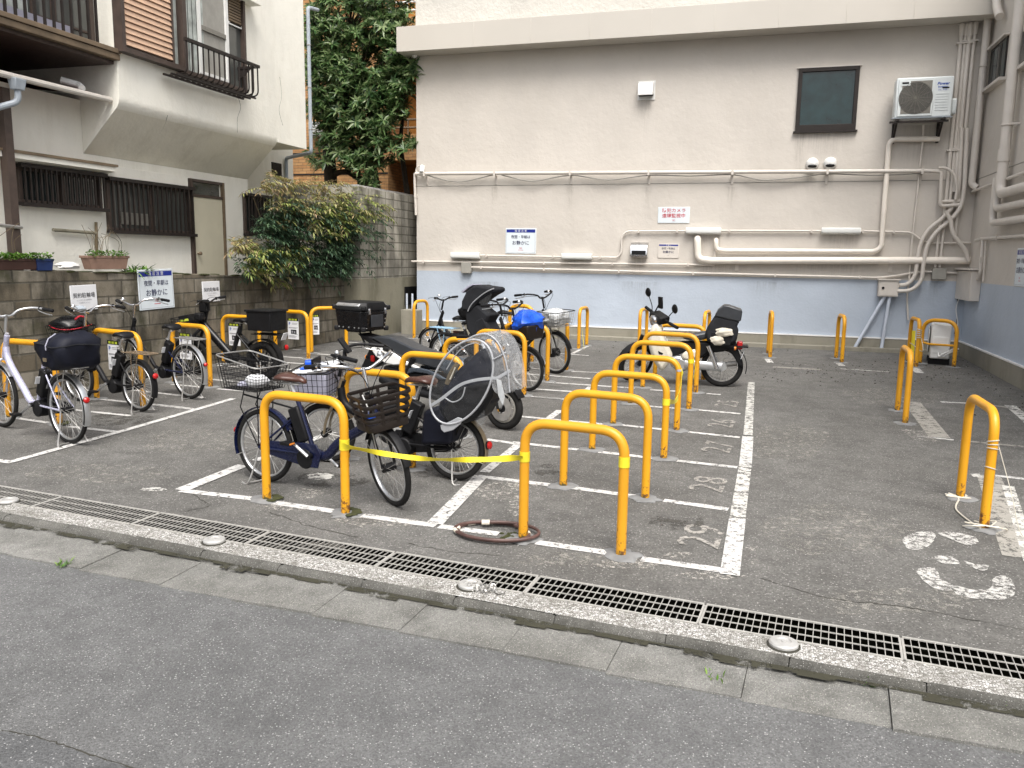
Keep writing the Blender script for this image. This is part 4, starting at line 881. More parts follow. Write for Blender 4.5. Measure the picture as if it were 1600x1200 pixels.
pipe("wall_pipe", "thin upright conduit on the right-hand wall just beside the meter box", [(1541, 374), (1536, 440)], .014, 'pipe', .04, .03, group="pipes on the right-hand wall", wall=rw)
pipe("wall_pipe", "elbow of a beige pipe high on the right-hand wall above the small window", [(1558, -40), (1557, 10), (1562, 26)], .062, 'pipe', .1, .1, group="pipes on the right-hand wall", wall=rw, seg=12)
c = rw(1512, 362, .0)
t = thing("duct_stub", "fat beige duct stub coming out of the right-hand wall in the corner", "duct", c)
b = MB(); b.tube([c + V((.02, -.1, 0)), c + V((-.46, -.05, -.05))], [.15, .13], M['pipe'], 18); b.build("duct_body", t, world=True)
# boxes
def wallbox(name, label, u0, v0, u1, v1, d, m, cat="box", door=True, bev=.008):
    a, c = bw(u0, v0, d), bw(u1, v1, d); t = thing(name, label, cat, ((a.x + c.x) / 2, YW, c.z))
    b = MB(); b.span((a.x, YW - d, c.z), (c.x, YW, a.z), M[m]); b.build("casing", t, world=True, bevel=bev)
    return t, a, c
t, a, c = wallbox("meter_box", "cream metal meter box with a small lock on the blue band, two slanting conduits below", 1374, 436, 1403, 464, .16, 'pipe')
b = MB(); b.span((a.x + .02, YW - .168, c.z + .02), (c.x - .02, YW - .161, a.z - .03), M['pipe']); b.span((a.x - .02, YW - .19, a.z - .02), (c.x + .02, YW, a.z + .005), M['pipe']); dr = b.build("door", t, world=True, bevel=.004)
b = MB(); b.lathe((a.x + .07, YW - .168, (a.z + c.z) / 2), (0, -1, 0), [(0, .0), (.022, 0), (.022, .012), (0, .012)], M['black'], 12); b.build("lock", dr, world=True)
wallbox("junction_box", "small grey junction box under the thick white pipe near the corner", 1457.5, 419, 1478, 437, .1, 'grey_box')
wallbox("junction_box", "small grey junction box below the leftmost wall light", 720.5, 410, 735.5, 427, .1, 'grey_box')
q0, q1 = rw(1500, 424, .1), rw(1519, 471, .1)
t = thing("corner_meter_box", "tall beige meter cabinet on the right-hand wall at the corner with cables hanging below", "box", q1)
b = MB(); b.span((XR - .15, q1.y, q1.z), (XR, q0.y, q0.z + .02), M['pipe']); b.build("casing", t, world=True, bevel=.01)
b = MB(); b.span((XR - .2, q1.y - .04, q0.z + .03), (XR, q0.y + .06, q0.z + .06), M['pipe']); b.build("rain_lid", t, world=True)
b = MB(); 
for dy in (.05, .11): b.tube([(XR - .1, q0.y - dy, q1.z), (XR - .12, q0.y - dy + .03, q1.z - .18), (XR - .08, q0.y - dy, q1.z - .42), (XR - .1, q0.y - dy, q1.z - .6)], .01, M['black'] if dy < .1 else M['white_plastic'], 6, smooth=5)
b.build("hanging_cable", t, world=True)
# wall lights
for u0, u1, v, lab in ((703.5, 748, 399.5, "leftmost white tube light on the wall above the small grey junction box"), (877, 924, 401, "white tube light on the wall right of the blue-headed sign, below the pipe bend"), (1071.5, 1126, 361, "white tube light on the wall above the thick pipe elbow"), (1284, 1345, 361, "rightmost white tube light on the wall below the dark window")):
    a, c = bw(u0, v - 5.5, .13), bw(u1, v + 5.5, .13); t = thing("wall_light", lab, "light", ((a.x + c.x) / 2, YW, c.z), group="tube lights on the back wall")
    b = MB(); b.prism([(a.x, YW - .02, c.z), (a.x, YW - .13, c.z + .02), (a.x, YW - .14, c.z + .05), (a.x, YW - .13, a.z), (a.x, YW - .02, a.z)], (c.x - a.x, 0, 0), M['lamp_white']); b.build("light_cover", t, world=True, bevel=.012)
    b = MB(); b.span((a.x + .03, YW - .02, c.z + .015), (c.x - .03, YW, a.z - .01), M['grey_box']); b.build("back_plate", t, world=True)
# vents and camera
a, c = bw(997, 127, .16), bw(1020, 148, .16)
t = thing("vent_hood", "white metal vent hood alone on the upper part of the back wall", "vent", ((a.x + c.x) / 2, YW, c.z))
b = MB(); w = c.x - a.x; h = a.z - c.z
prof = [(0, h), (-.08, h), (-.14, h - .03), (-.165, h - .08), (-.17, 0.0), (-.15, 0.0), (-.14, .03), (0, .03)]
b.prism([(a.x, YW + y, c.z + z) for y, z in prof], (w, 0, 0), M['white_plastic']); b.build("hood", t, world=True, bevel=.008)
b = MB(); b.span((a.x + .01, YW - .145, c.z + .005), (c.x - .01, YW - .005, c.z + .024), M['black']); b.build("outlet", t, world=True)
b = MB(); b.span((a.x - .02, YW - .015, c.z - .06), (c.x + .02, YW, a.z + .03), M['white_plastic']); b.build("back_plate", t, world=True)
a, c = bw(985, 378, .16), bw(1011, 402, .16)
t = thing("vent_hood", "polished steel vent hood low on the back wall left of the small sign", "vent", ((a.x + c.x) / 2, YW, c.z))
w = c.x - a.x; h = a.z - c.z; b = MB(); b.prism([(a.x, YW + y, c.z + z) for y, z in [(0, h), (-.03, h), (-.1, h - .03), (-.15, h - .1), (-.165, .03), (-.16, 0), (-.14, .0), (0, .02)]], (w, 0, 0), M['chrome']); b.build("hood", t, world=True, bevel=.006)
b = MB(); b.span((a.x + .03, YW - .17, c.z + .045), (c.x - .03, YW - .13, c.z + .12), M['black']); b.build("outlet", t, world=True)
for u, v in ((1269, 256.5), (1297, 255.5)):
    q = bw(u, v, .0); t = thing("round_vent_cap", "round white vent cap, " + ("left" if u < 1280 else "right") + " of the pair below the dark window", "vent", q, group="round vent caps below the window")
    b = MB(); b.lathe(q, (0, -1, 0), [(.108, 0), (.108, .02), (.098, .055), (.075, .09), (.04, .112), (0, .117)], M['white_plastic'], 24); b.build("cap", t, world=True)
    b = MB(); b.ball((q.x, q.y - .068, q.z - .04), (.078, .06, .036), M['black'], 18, 8); b.build("outlet", t, world=True)
q = bw(660, 266, .12); t = thing("security_camera", "small white security camera at the left end of the long beige pipe", "camera", q)
b = MB(); b.lathe(q + V((0, 0, .09)), (0, -.25, -1), [(0, 0), (.045, 0), (.05, .02), (.05, .13), (.03, .14), (0, .135)], M['white_plastic'], 18); b.build("camera_body", t, world=True)
b = MB(); b.ring(q + V((-.07, .05, 0)), (0, 1, 0), .09, .012, M['pipe'], 20, 6); b.build("cable", t, world=True)
b = MB(); b.ball(PY(648, 86, YW - .1), (.05, .05, .06), M['white_plastic']); t = b.build("eave_light"); tag(t, "small white fitting under the left end of the eave", "light")
# signs (local frame: X right, Z up, facing -Y)
FACE = Mx.Rotation(R(90), 4, 'X')
def sign(name, label, o, w, h, rotz, content, mat='sign_white', tilt=0.0, border=False, th=.012):
    t = thing(name, label, "sign", o, Mx.Rotation(rotz, 3, 'Z') @ Mx.Rotation(tilt, 3, 'Y'))
    b = MB(); b.box((0, -th / 2, 0), (w, th, h), M[mat]); b.build("board", t, bevel=.004)
    if border:
        b = MB(); f = .018; g = .0035
        for p, q in (((-w / 2 + f, -h / 2 + f), (w / 2 - f, -h / 2 + f + g)), ((-w / 2 + f, h / 2 - f - g), (w / 2 - f, h / 2 - f)), ((-w / 2 + f, -h / 2 + f + g), (-w / 2 + f + g, h / 2 - f - g)), ((w / 2 - f - g, -h / 2 + f + g), (w / 2 - f, h / 2 - f - g))):
            b.span((p[0], -th - .001, p[1]), (q[0], -th, q[1]), M['ink_grey'])
        b.build("border_line", t)
    for c in content:
        if c[0] == 'bar':
            b = MB(); b.span((-w / 2 + c[1], -th - .0015, c[2]), (w / 2 - c[1], -th, c[3]), M['sign_blue']); b.build("header_bar", t)
        elif c[0] == 'rule':
            b = MB(); b.span((c[1], -th - .001, c[2]), (c[3], -th, c[4]), M[c[5]]); b.build(c[6] if len(c) > 6 else "print_line", t)
        else:
            _, body, size, x, z, m, *rest = c
            text(body, size, M[m], "lettering", t, Mx.Translation((x, -th - .0028, z)) @ FACE, weight=rest[0] if rest else size * .012, sx=rest[1] if len(rest) > 1 else 1)
    return t
def quiet(w, h, head="騒 音 注 意"):
    return [('bar', .02, h * .33, h * .45), ('t', head, h * .105, 0, h * .387, 'sign_plain', 0), ('t', "夜間・早朝は", h * .145, 0, h * .15, 'ink', h * .001, .92), ('t', "お静かに", h * .185, 0, -h * .09, 'ink', h * .0012, .98), ('t', "TBC", h * .075, 0, -h * .29, 'ink_red', 0), ('rule', -w * .09, -h * .37, w * .09, -h * .355, 'ink_red')]
a, c = bw(790, 356.5, .02), bw(837, 396.5, .02); w, h = c.x - a.x, a.z - c.z
sign("notice_sign", "blue-headed quiet-hours notice on the beige back wall above the conduits", (a.x + w / 2, YW, c.z + h / 2), w, h, 0, quiet(w, h), border=True)
a, c = bw(1028.5, 381, .02), bw(1060, 403.5, .02); w, h = c.x - a.x, a.z - c.z
sign("notice_sign", "small pale quiet-hours notice with a narrow blue head beside the steel vent hood", (a.x + w / 2, YW, c.z + h / 2), w, h, 0, [('bar', .015, h * .36, h * .46), ('t', "お 願 い", h * .1, 0, h * .41, 'sign_plain', 0), ('t', "夜間・早朝は", h * .17, 0, h * .17, 'ink', 0, .95), ('t', "お静かに", h * .2, 0, -h * .08, 'ink', h * .003), ('t', "TBC", h * .06, 0, -h * .31, 'ink_grey', 0)], 'pipe')
a, c = bw(1028.5, 323.5, .02), bw(1077, 348.5, .02); w, h = c.x - a.x, a.z - c.z
sign("notice_sign", "white security camera notice with red characters above the right wall light", (a.x + w / 2, YW, c.z + h / 2), w, h, 0, [('t', "防犯カメラ", h * .27, 0, h * .27, 'ink_red', h * .002, 1.12), ('t', "遠隔監視中", h * .28, 0, -h * .06, 'ink_red', h * .002, 1.06), ('t', "TBC", h * .12, 0, -h * .33, 'ink_red', 0), ('rule', -w * .05, -h * .43, w * .05, -h * .42, 'ink_grey')])
q0 = rw(1589, 388, .02); q1 = rw(1604, 449, .02); hh = q0.z - q1.z; ww = hh * .95
zc_ = (rw(1589, 388, .02).z + rw(1589, 447, .02).z) / 2; hh = rw(1589, 388, .02).z - rw(1589, 447, .02).z
sign("notice_sign", "quiet-hours notice on the right-hand wall cut by the photo's edge", (XR, q0.y - hh * .47, zc_), hh * .94, hh, R(90) * -1 + 0, quiet(hh * .94, hh), border=True)
wall_rot = R(ang)
def wsign(name, label, u0, v0, u1, v1, content, mat, border=False, tilt=0.0, w=None):
    a, c = on_wall(u0, v0, .01), on_wall(u1, v1, .01); ctr = (a + c) / 2; w = w or (c - a).dot(wd); h = a.z - c.z
    return sign(name, label, (ctr.x + wn.x * -.008, ctr.y + wn.y * -.008, ctr.z), w, h, wall_rot, content(w, h), mat, tilt, border)
wsign("notice_sign", "large blue-headed quiet-hours notice at the top of the mossy block wall", 214.5, 421, 272.5, 481, quiet, 'sign_white', True, R(-1.5))
def lot(w, h): return [('t', "契約駐輪場", h * .21, 0, h * .09, 'ink_black', h * .001, .98), ('t', "ここにおとめの自転車は", h * .07, 0, -h * .09, 'ink_grey', 0, .9), ('t', "料金番号 3-4 TL-3", h * .07, 0, -h * .2, 'ink_grey', 0, .9)]
wsign("lot_sign", "white contract parking sign on the mossy block wall left of the large notice", 109, 446, 152.5, 483.5, lot, 'sign_plain', tilt=R(-1.5))
wsign("lot_sign", "white contract parking sign on the mossy block wall right of the large notice", 315.5, 440, 344, 470.5, lot, 'sign_plain', tilt=R(-1))
# air conditioner on its bracket
yf = YW - .45
a, c = PY(1402, 122, yf), PY(1486, 182, yf); 
ac = thing("air_conditioner", "pale air conditioner outdoor unit on a bracket high on the back wall", "air conditioner", ((a.x + c.x) / 2, yf, c.z))
b = MB(); W_, H_ = c.x - a.x, a.z - c.z; b.span((a.x, yf, c.z), (c.x, yf + .3, a.z), M['ac_white']); b.build("casing", ac, world=True, bevel=.02)
x0, x1 = a.x + W_ * .04, a.x + W_ * .66
b = MB(); b.span((x0, yf - .02, c.z + .02), (x1, yf - .001, a.z - .015), M['ac_white']); fr = b.build("front_panel", ac, world=True, bevel=.01)
b = MB(); b.span((x0 + .05, yf - .024, c.z + .06), (x1 - .03, yf - .0205, a.z - .06), M['ac_grille']); gr = b.build("grille", ac, world=True)
cx, cz, rr = (x0 + x1) / 2, (a.z + c.z) / 2 - .01, (a.z - c.z) * .40
b = MB(); b.lathe((cx, yf - .0245, cz), (0, -1, 0), [(0, .002), (rr, .002), (rr, 0)], M['ac_fan'], 40)
for k in range(1, 12): b.ring((cx, yf - .03, cz), (0, 1, 0), rr * k / 11.5, .003, M['ac_grille'], 36, 4)
for k in range(16): b.tube([(cx, yf - .03, cz), (cx + rr * math.cos(k * math.pi / 8), yf - .03, cz + rr * math.sin(k * math.pi / 8))], .003, M['ac_grille'], 4)
b.build("fan_guard", gr, world=True)
b = MB(); b.span((x0 + .03, yf - .029, a.z - .13), (x0 + .17, yf - .0205, a.z - .05), M['ac_white']); b.span((x0 + .045, yf - .031, a.z - .105), (x0 + .145, yf - .0295, a.z - .075), M['black']); b.build("badge", fr, world=True)
b = MB()
xa, xb = a.x + W_ * .70, a.x + W_ * .93
for k in range(7): b.span((xa, yf - .006, c.z + .1 + k * .042), (xb, yf - .0005, c.z + .125 + k * .042), M['ac_white'])
b.span((xa + .09, yf - .004, c.z + .44), (xa + .19, yf - .0005, c.z + .462), M['black']); b.build("louvre", ac, world=True, bevel=.004)
lx = (xa + xb) / 2 - ac.location.x
text("Power", .06, M['ink_blue'], "lettering", ac, Mx.Translation((lx, -.003, H_ * .82)) @ FACE, weight=.002, shear=.25, sx=1.1); text("Inverter", .045, M['ink_blue'], "lettering", ac, Mx.Translation((lx, -.003, H_ * .74)) @ FACE, weight=.001); text("DC 3100", .035, M['ink_blue'], "lettering", ac, Mx.Translation((lx, -.003, H_ * .67)) @ FACE)
b = MB(); b.span((c.x + .001, yf + .08, c.z + .05), (c.x + .09, yf + .26, c.z + .3), M['ac_white']); b.build("valve_cover", ac, world=True, bevel=.03)
t = thing("wall_bracket", "dark steel bracket carrying the air conditioner on the back wall", "bracket", ((a.x + c.x) / 2, YW, c.z))
b = MB()
for x in (a.x + .04, c.x - .12):
    b.span((x, yf - .02, c.z - .045), (x + .045, YW, c.z - .01), M['dark_metal']); b.span((x, YW - .03, c.z - .35), (x + .045, YW, c.z - .05), M['dark_metal']); b.prism([(x + .005, yf + .1, c.z - .045), (x + .005, yf + .15, c.z - .045), (x + .005, YW - .03, c.z - .3), (x + .005, YW - .03, c.z - .35)], (.035, 0, 0), M['dark_metal'])
b.span((a.x - .06, yf, c.z - .075), (c.x - .03, yf + .04, c.z - .046), M['dark_metal']); b.span((a.x - .04, yf - .02, c.z - .009), (c.x + .02, yf + .06, c.z + .0), M['hopper']); b.build("bracket_arms", t, world=True)
# outdoor unit on the ground in the corner
g0 = G(1470, 572)
t = thing("air_conditioner", "old white air conditioner outdoor unit standing on the ground behind the corner hoop", "air conditioner", (g0.x + .03, g0.y + .42, g0.z), R(-98))
hz = rise(V((g0.x, g0.y, g0.z)), 508)
b = MB(); b.box((0, 0, hz / 2 + .05), (.66, .27, hz - .1), M['white_plastic']); b.build("casing", t, bevel=.02)
b = MB(); b.lathe((-.1, -.136, hz / 2 + .05), (0, -1, 0), [(0, .012), (.2, .012), (.22, 0)], M['black'], 28); 
for k in range(1, 6): b.ring((-.1, -.152, hz / 2 + .05), (0, 1, 0), .04 * k, .004, M['white_plastic'], 28, 4)
b.build("fan_guard", t)
b = MB(); b.box((.335, 0, hz * .5), (.012, .2, hz * .4), M['white_plastic']); b.build("side_panel", t, bevel=.005)
for x in (-.2, .2): b = MB(); b.box((x, 0, .05), (.06, .3, .1), M['black']); b.build("foot", t, bevel=.005)
b = MB()
for d in (0, .05): b.tube([(.335, -.02 + d, hz * .3), (.37, d, hz * .22), (.40, .05 + d, hz * .3), (.42, .2 + d, hz * .45)], .013, M['white_plastic'], 8, smooth=5)
b.build("refrigerant_pipe", t)

# ================================================================== HOOPS
def hoop(label, a, b_, vtop, moss=False, foot=True, bar=False, rr=.15, swap=False, r=.0295, f2=True):
    p = G(*a) if isinstance(a, tuple) else a
    q = G(*b_) if isinstance(b_, tuple) else b_
    m = (p + q) / 2; h = rise(m, vtop); d = q - p; d.z = 0; w = d.length
    t = thing("parking_hoop", label, "parking hoop", (p.x, p.y, gz(p.y)), math.atan2(d.y, d.x), group="orange parking hoops")
    dz = gz(q.y) - gz(p.y); b = MB()
    b.tube(fillet([(0, 0, -.06), (0, 0, h), (w, 0, h), (w, 0, dz - .06)], min(rr, w * .45), 9), r, M['orange'], 16); b.build("hoop_pipe", t, angle=60)
    if bar:
        b = MB(); b.tube([(0, 0, h * .49), (w * .25, -.02, h * .46), (w, 0, h * .47)], .017, M['orange'], 10); b.build("cross_bar", t)
    if foot:
        for i, x in enumerate((0, w)):
            if i and not f2: continue
            rnd = random.Random(int(x * 1000) + int(p.x * 77)); b = MB(); n = 18; k = [rnd.uniform(.06, .105) for _ in range(n)]
            zz = dz * (1 if i else 0)
            top = [(x + k[j] * math.cos(2 * math.pi * j / n) * 1.1, k[j] * math.sin(2 * math.pi * j / n), zz + .012) for j in range(n)]
            lo = [(x + (k[j] + .02) * math.cos(2 * math.pi * j / n) * 1.1, (k[j] + .02) * math.sin(2 * math.pi * j / n), zz + .002) for j in range(n)]
            b.loft([lo, top], M['cement']); b.build("mortar_footing", t)
            if moss and (i or moss == 2):
                b = MB()
                for _ in range(9): an = rnd.uniform(-.6, 2.4); b.ball((x + .075 * math.cos(an), .075 * math.sin(an), zz + .015), (rnd.uniform(.02, .045), rnd.uniform(.02, .04), rnd.uniform(.003, .008)), M['moss'], 8, 5)
                o = b.build("moss_patch", t); o["kind"] = "stuff"
    return t, p, q, h
BV = V((.64, -.105, 0))
hA1 = hoop("front orange hoop around the blue bicycle, with the yellow tape tied to it", (417, 781), (540, 803), 621, moss=2)
hB1 = hoop("nearest empty orange hoop with a coiled hose lying round its leg", (817.5, 842), (970, 868), 667, moss=False)
hoop("second empty orange hoop, directly behind the hoop with the coiled hose", (880, 760), (1008, 779), 618)
hB3 = hoop("third empty orange hoop, with a yellow tape wrap on its right leg", (925, 703), (1037, 717), 586)
hB4 = hoop("fourth empty orange hoop, tied by tape to the hoop in front of it", (958, 663), (1057, 673), 559)
hB5 = hoop("fifth empty orange hoop, with a loose end of yellow tape hanging from its leg", (985, 631), (1076, 640), 537)
hoop("sixth orange hoop in the middle row, right in front of the cream moped", (1004, 606), (1087, 614), 522.5)
hoop("orange hoop standing behind the cream moped", (1023, 588), G(1023, 588) + V((.66, -.12, 0)), 509)
q = G(644.5, 732); hoop("orange hoop between the blue bicycle and the bicycle with the clear child seat cover", q - BV, q, 583)
q = G(818.5, 618); qa = G(644.5, 732)
q3 = qa.lerp(q, .34); q3.z = gz(q3.y); hA3 = hoop("orange hoop between the covered child seat and the black and white motorcycle", q3 - BV, q3, 555.5)
q4 = qa.lerp(q, .68); q4.z = gz(q4.y); hoop("orange hoop behind the motorcycle, mostly hidden by the clear cover", q4 - BV, q4, 532)
hoop("orange hoop over the front wheel of the bicycle with the blue bag", q - BV, q, 519)
q = G(855, 596); hoop("orange hoop between the blue bag bicycle and the bicycle with the wire basket", q - BV, q, 508)
q = G(885, 579); hoop("orange hoop beyond the bicycle with the wire basket", q - BV, q, 497)
q = G(831, 566); hoop("farthest orange hoop of the second row, close to the plinth of the back wall", q - BV * .6, q, 478)
hoop("lone orange hoop seen edge-on at the back wall, left of the cream moped", (904, 545.5), (916.5, 540), 481)
hoop("orange hoop at the back wall just behind the handlebar of the cream moped", (998, 549), (1009, 543), 483)
hoop("orange hoop at the back wall behind the delivery bag of the moped", (1098, 553), (1106, 547), 487)
q = G(1203, 559); hoop("orange hoop seen exactly edge-on at the back wall, right of the moped", q, q + V((-.03, .5, 0)), 488)
hoop("orange hoop at the back wall beside the slanting blue conduit", (1306, 560), (1315, 567), 494)
hC5 = hoop("orange hoop with white string wound on its leg, left of the barred corner hoop", (1418.5, 565), (1431, 574), 499)
hoop("orange corner hoop with a cross bar in front of the old air conditioner", (1437, 568), (1490, 574), 501, bar=True, rr=.2)
hoop("orange hoop in the middle of the right-hand side, in front of the corner hoops", (1402, 642), (1414, 662), 547)
hR1 = hoop("nearest orange hoop on the right with frayed white string on it", (1500, 778), (1537, 826), 632)
hoop("orange hoop at the far left between the silver bicycle and the covered basket", (14, 653), (93, 663), 535, moss=2)
hL2 = hoop("orange hoop on the left behind the black step-through bicycle", (151.6, 623), (224, 637), 519)
hL3 = hoop("orange hoop on the left over the rear wheel of the blue-stayed bicycle", G(329, 605) - V((.64, -.14, 0)), (329, 605), 509)
hL4 = hoop("orange hoop on the left half hidden by the black delivery box", (350, 568), G(350, 568) + V((.70, -.12, 0)), 495)
hL5 = hoop("orange hoop on the left just right of the black delivery box", G(482, 561) - V((.66, -.13, 0)), (482, 561), 487)
hL6 = hoop("orange hoop on the left behind the motorcycle top case", (487, 552), (541.5, 549), 481)
hoop("orange hoop at the left end of the back wall beside the concrete block", (647, 529), (668, 526), 470)
# tape, strings, hose
def ribbon(name, label, pts, w, m, tw=0.0, up=V((0, 0, 1))):
    t = thing(name, label, "tape", pts[0], group=None); P = spline([V(p) for p in pts], 10)[0]; b = MB(); vs = []; n = len(P)
    for i, p in enumerate(P):
        a = tw * math.sin(i * .35); tg = (P[min(i + 1, n - 1)] - P[max(i - 1, 0)]).normalized(); s_ = tg.cross(up).normalized()
        u = (up * math.cos(a) + s_ * math.sin(a)) * w / 2 * (1 - .25 * math.sin(math.pi * i / (n - 1)))
        vs += [p + u + s_ * .0012, p - u + s_ * .0012, p - u - s_ * .0012, p + u - s_ * .0012]
    rings = [vs[i * 4:i * 4 + 4] for i in range(n)]; b.loft(rings, M[m]); b.build("tape_band", t, world=True)
    return t
def at_leg(h, second, z): 
    p = h[2] if second else h[1]; return V((p.x, p.y, gz(p.y) + z))
def wrap(t, c, w, r=.0325, m='tape'):
    b = MB(); b.tube([c - V((0, 0, w / 2)), c + V((0, 0, w / 2))], r, M[m], 16); b.build("tape_wrap", t, world=True)
A_ = at_leg(hA1, True, hA1[3] - .28); B_ = at_leg(hB1, False, hB1[3] - .21)
fw = V((-.0, -.034, 0))
t = ribbon("barrier_tape", "long yellow tape strung between the blue bicycle's hoop and the hoop with the hose", [A_ + fw, A_.lerp(B_, .25) + fw + V((0, 0, -.035)), A_.lerp(B_, .5) + fw + V((0, 0, -.05)), A_.lerp(B_, .78) + fw + V((0, 0, -.03)), B_ + fw], .043, 'tape', .8)
wrap(t, A_, .07); wrap(t, B_, .06)
c = at_leg(hB1, True, hB1[3] - .17); t = thing("tape_wrap", "yellow tape wrap on the right leg of the hoop with the hose", "tape", c, group="yellow tape wraps on the hoops"); wrap(t, c, .06)
A_ = at_leg(hB3, True, hB3[3] - .2); B_ = at_leg(hB4, True, hB4[3] - .1)
t = ribbon("barrier_tape", "short yellow tape sagging between the third and fourth empty hoops", [A_ + V((.03, .01, 0)), A_.lerp(B_, .35) + V((.04, 0, -.1)), A_.lerp(B_, .7) + V((.035, 0, -.13)), B_ + V((.03, 0, 0))], .045, 'tape', .4); wrap(t, A_, .055); wrap(t, B_, .02, m='pale_cloth')
A_ = at_leg(hB5, True, hB5[3] - .17); t = ribbon("barrier_tape", "loose yellow tape end hanging from the fifth empty hoop", [A_ + V((.03, 0, .02)), A_ + V((.05, -.02, -.08)), A_ + V((.04, -.03, -.18))], .05, 'tape', .3); wrap(t, A_, .045)
for k, (h, lab) in enumerate(((hoop, None),)): pass
q = G(906, 545); t = ribbon("barrier_tape", "yellow tape strip leaning against the lone hoop at the back wall", [q + V((.02, -.04, .5)), q + V((.06, -.08, .25)), q + V((.1, -.1, .01))], .03, 'tape', .2)
q = G(1436, 576); t = thing("string", "white string and yellow tape wound on the hoop left of the barred corner hoop", "string", q); b = MB(); L_ = at_leg(hC5, True, .45)
for i in range(5): b.ring(L_ + V((0, 0, i * .03)), (.1 * i, .2, 1), .036, .008, M['rope'], 14, 4)
b.tube([L_ + V((.04, 0, 0)), L_ + V((.06, -.05, -.2)), at_leg(hC5, False, .3), at_leg(hC5, False, .1)], .006, M['rope'], 4, smooth=5); b.build("string_turns", t, world=True)
b = MB(); a1 = at_leg(hC5, False, .5); b.tube([a1 + V((.04, -.03, .0)), a1 + V((.05, -.04, -.45))], .02, M['tape'], 6, up=(1, 0, 0), flat=(.03, .006)); b.build("tape_strip", t, world=True)
t = thing("string", "frayed white string wound on the nearest right hoop and trailing on the asphalt", "string", hR1[2]); b = MB(); L_ = at_leg(hR1, True, hR1[3] - .17); rnd = random.Random(4)
for i in range(4): b.ring(L_ + V((0, 0, -i * .025 - (.1 if i == 3 else 0))), (.15 * i - .2, .2, 1), .033, .0035, M['rope'], 14, 4)
for j in range(7): e = at_leg(hR1, True, .02) + V((rnd.uniform(-.13, .13), rnd.uniform(-.1, .12), 0)); b.tube([at_leg(hR1, True, .03) + V((rnd.uniform(-.04, .04), -.04, 0)), e + V((0, 0, .015)), e + V((rnd.uniform(-.08, .08), .06, -.01))], .004, M['rope'], 4, smooth=4)
b.tube([at_leg(hR1, True, .01) + V((-.03, -.05, 0)), at_leg(hR1, True, .0).lerp(at_leg(hR1, False, .0), .5) + V((-.09, 0, .008)), at_leg(hR1, False, .01) + V((-.02, -.05, 0)), at_leg(hR1, False, .02) + V((-.07, .03, 0))], .006, M['rope'], 5, smooth=7)
for j in range(9): b.tube([at_leg(hR1, False, .015) + V((rnd.uniform(-.1, .06), rnd.uniform(-.06, .06), 0)) for _ in range(3)], .004, M['rope'], 4, smooth=4)
b.tube([L_ + V((.03, 0, -.02)), L_ + V((.1, -.12, -.3)), L_ + V((.15, -.2, -.52)), at_leg(hR1, True, .004) + V((.26, -.1, 0))], .0025, M['rope'], 4, smooth=7); b.build("string_turns", t, world=True)
q = G(783, 838); t = thing("garden_hose", "dark red rubber hose coiled on the asphalt round the leg of the nearest empty hoop", "hose", q); b = MB(); P = []
for i in range(64):
    a = i / 63 * 2 * math.pi * 2.3 + .5; rr = .20 + .035 * math.sin(i * .21) ; P.append(at_z(q + V((.06 * math.sin(i * .11) + rr * 1.25 * math.cos(a) + (.05 if i > 30 else -.06), rr * .8 * math.sin(a), 0)), .014 + .022 * (i / 63)))
b.tube(P, .0105, M['hose'], 8); b.build("hose_coil", t, world=True)
b = MB(); b.tube([P[-1], P[-1] + (P[-1] - P[-3]).normalized() * .05], .017, M['rope'], 10); b.build("hose_end", t, world=True)
for i in (6, 8, 11, 26, 40): b = MB(); b.tube([P[i], P[i + 1]], .0125, M['rope'], 8); b.build("hose_tape", t, world=True)
b = MB(); rnd = random.Random(3)
for _ in range(40): b.ball(at_z(G(rnd.uniform(782, 812), rnd.uniform(834, 846)), .004), (rnd.uniform(.008, .02), rnd.uniform(.008, .02), rnd.uniform(.004, .012)), M['moss'], 7, 4)
tag(b.build("moss_on_asphalt"), "moss patch on the asphalt inside the hose coil", "moss", kind='stuff')
# chain post caps set in the kerb strip
for u, v, lab in ((335, 847, "round steel post cap in the pebbled strip in front of the blue bicycle's hoop"), (735, 917, "round steel post cap with a small heap of chain beside it"), (1224, 1009, "round steel post cap in the pebbled strip at the right"), (13, 785, "round steel post cap at the far left beside the drain")):
    q = G(u, v); t = thing("post_cap", lab, "post cap", at_z(q, 0), group="steel post caps along the kerb")
    b = MB(); b.lathe((0, 0, 0), (0, 0, 1), [(.064, 0), (.064, .016), (.058, .023), (.034, .025), (.031, .02), (.011, .02), (.01, .025), (0, .025)], M['trim_grey'], 32); b.build("cap", t)
    b = MB(); b.lathe((0, 0, 0), (0, 0, 1), [(.076, 0), (.072, .006), (.064, .007)], M['joint'], 24); b.build("collar", t)
q = G(760, 925); t = thing("chain", "small heap of steel chain lying beside the post cap", "chain", at_z(q, 0)); b = MB(); rnd = random.Random(2)
for i in range(34): b.ring((max(-.09, min(.09, rnd.gauss(0, .045))), max(-.04, min(.04, rnd.gauss(0, .022))), .012 + rnd.random() * .012), (rnd.uniform(-1, 1), rnd.uniform(-1, 1), rnd.uniform(.3, 1)), .014, .0032, M['steel'], 10, 4)
b.build("chain_links", t)
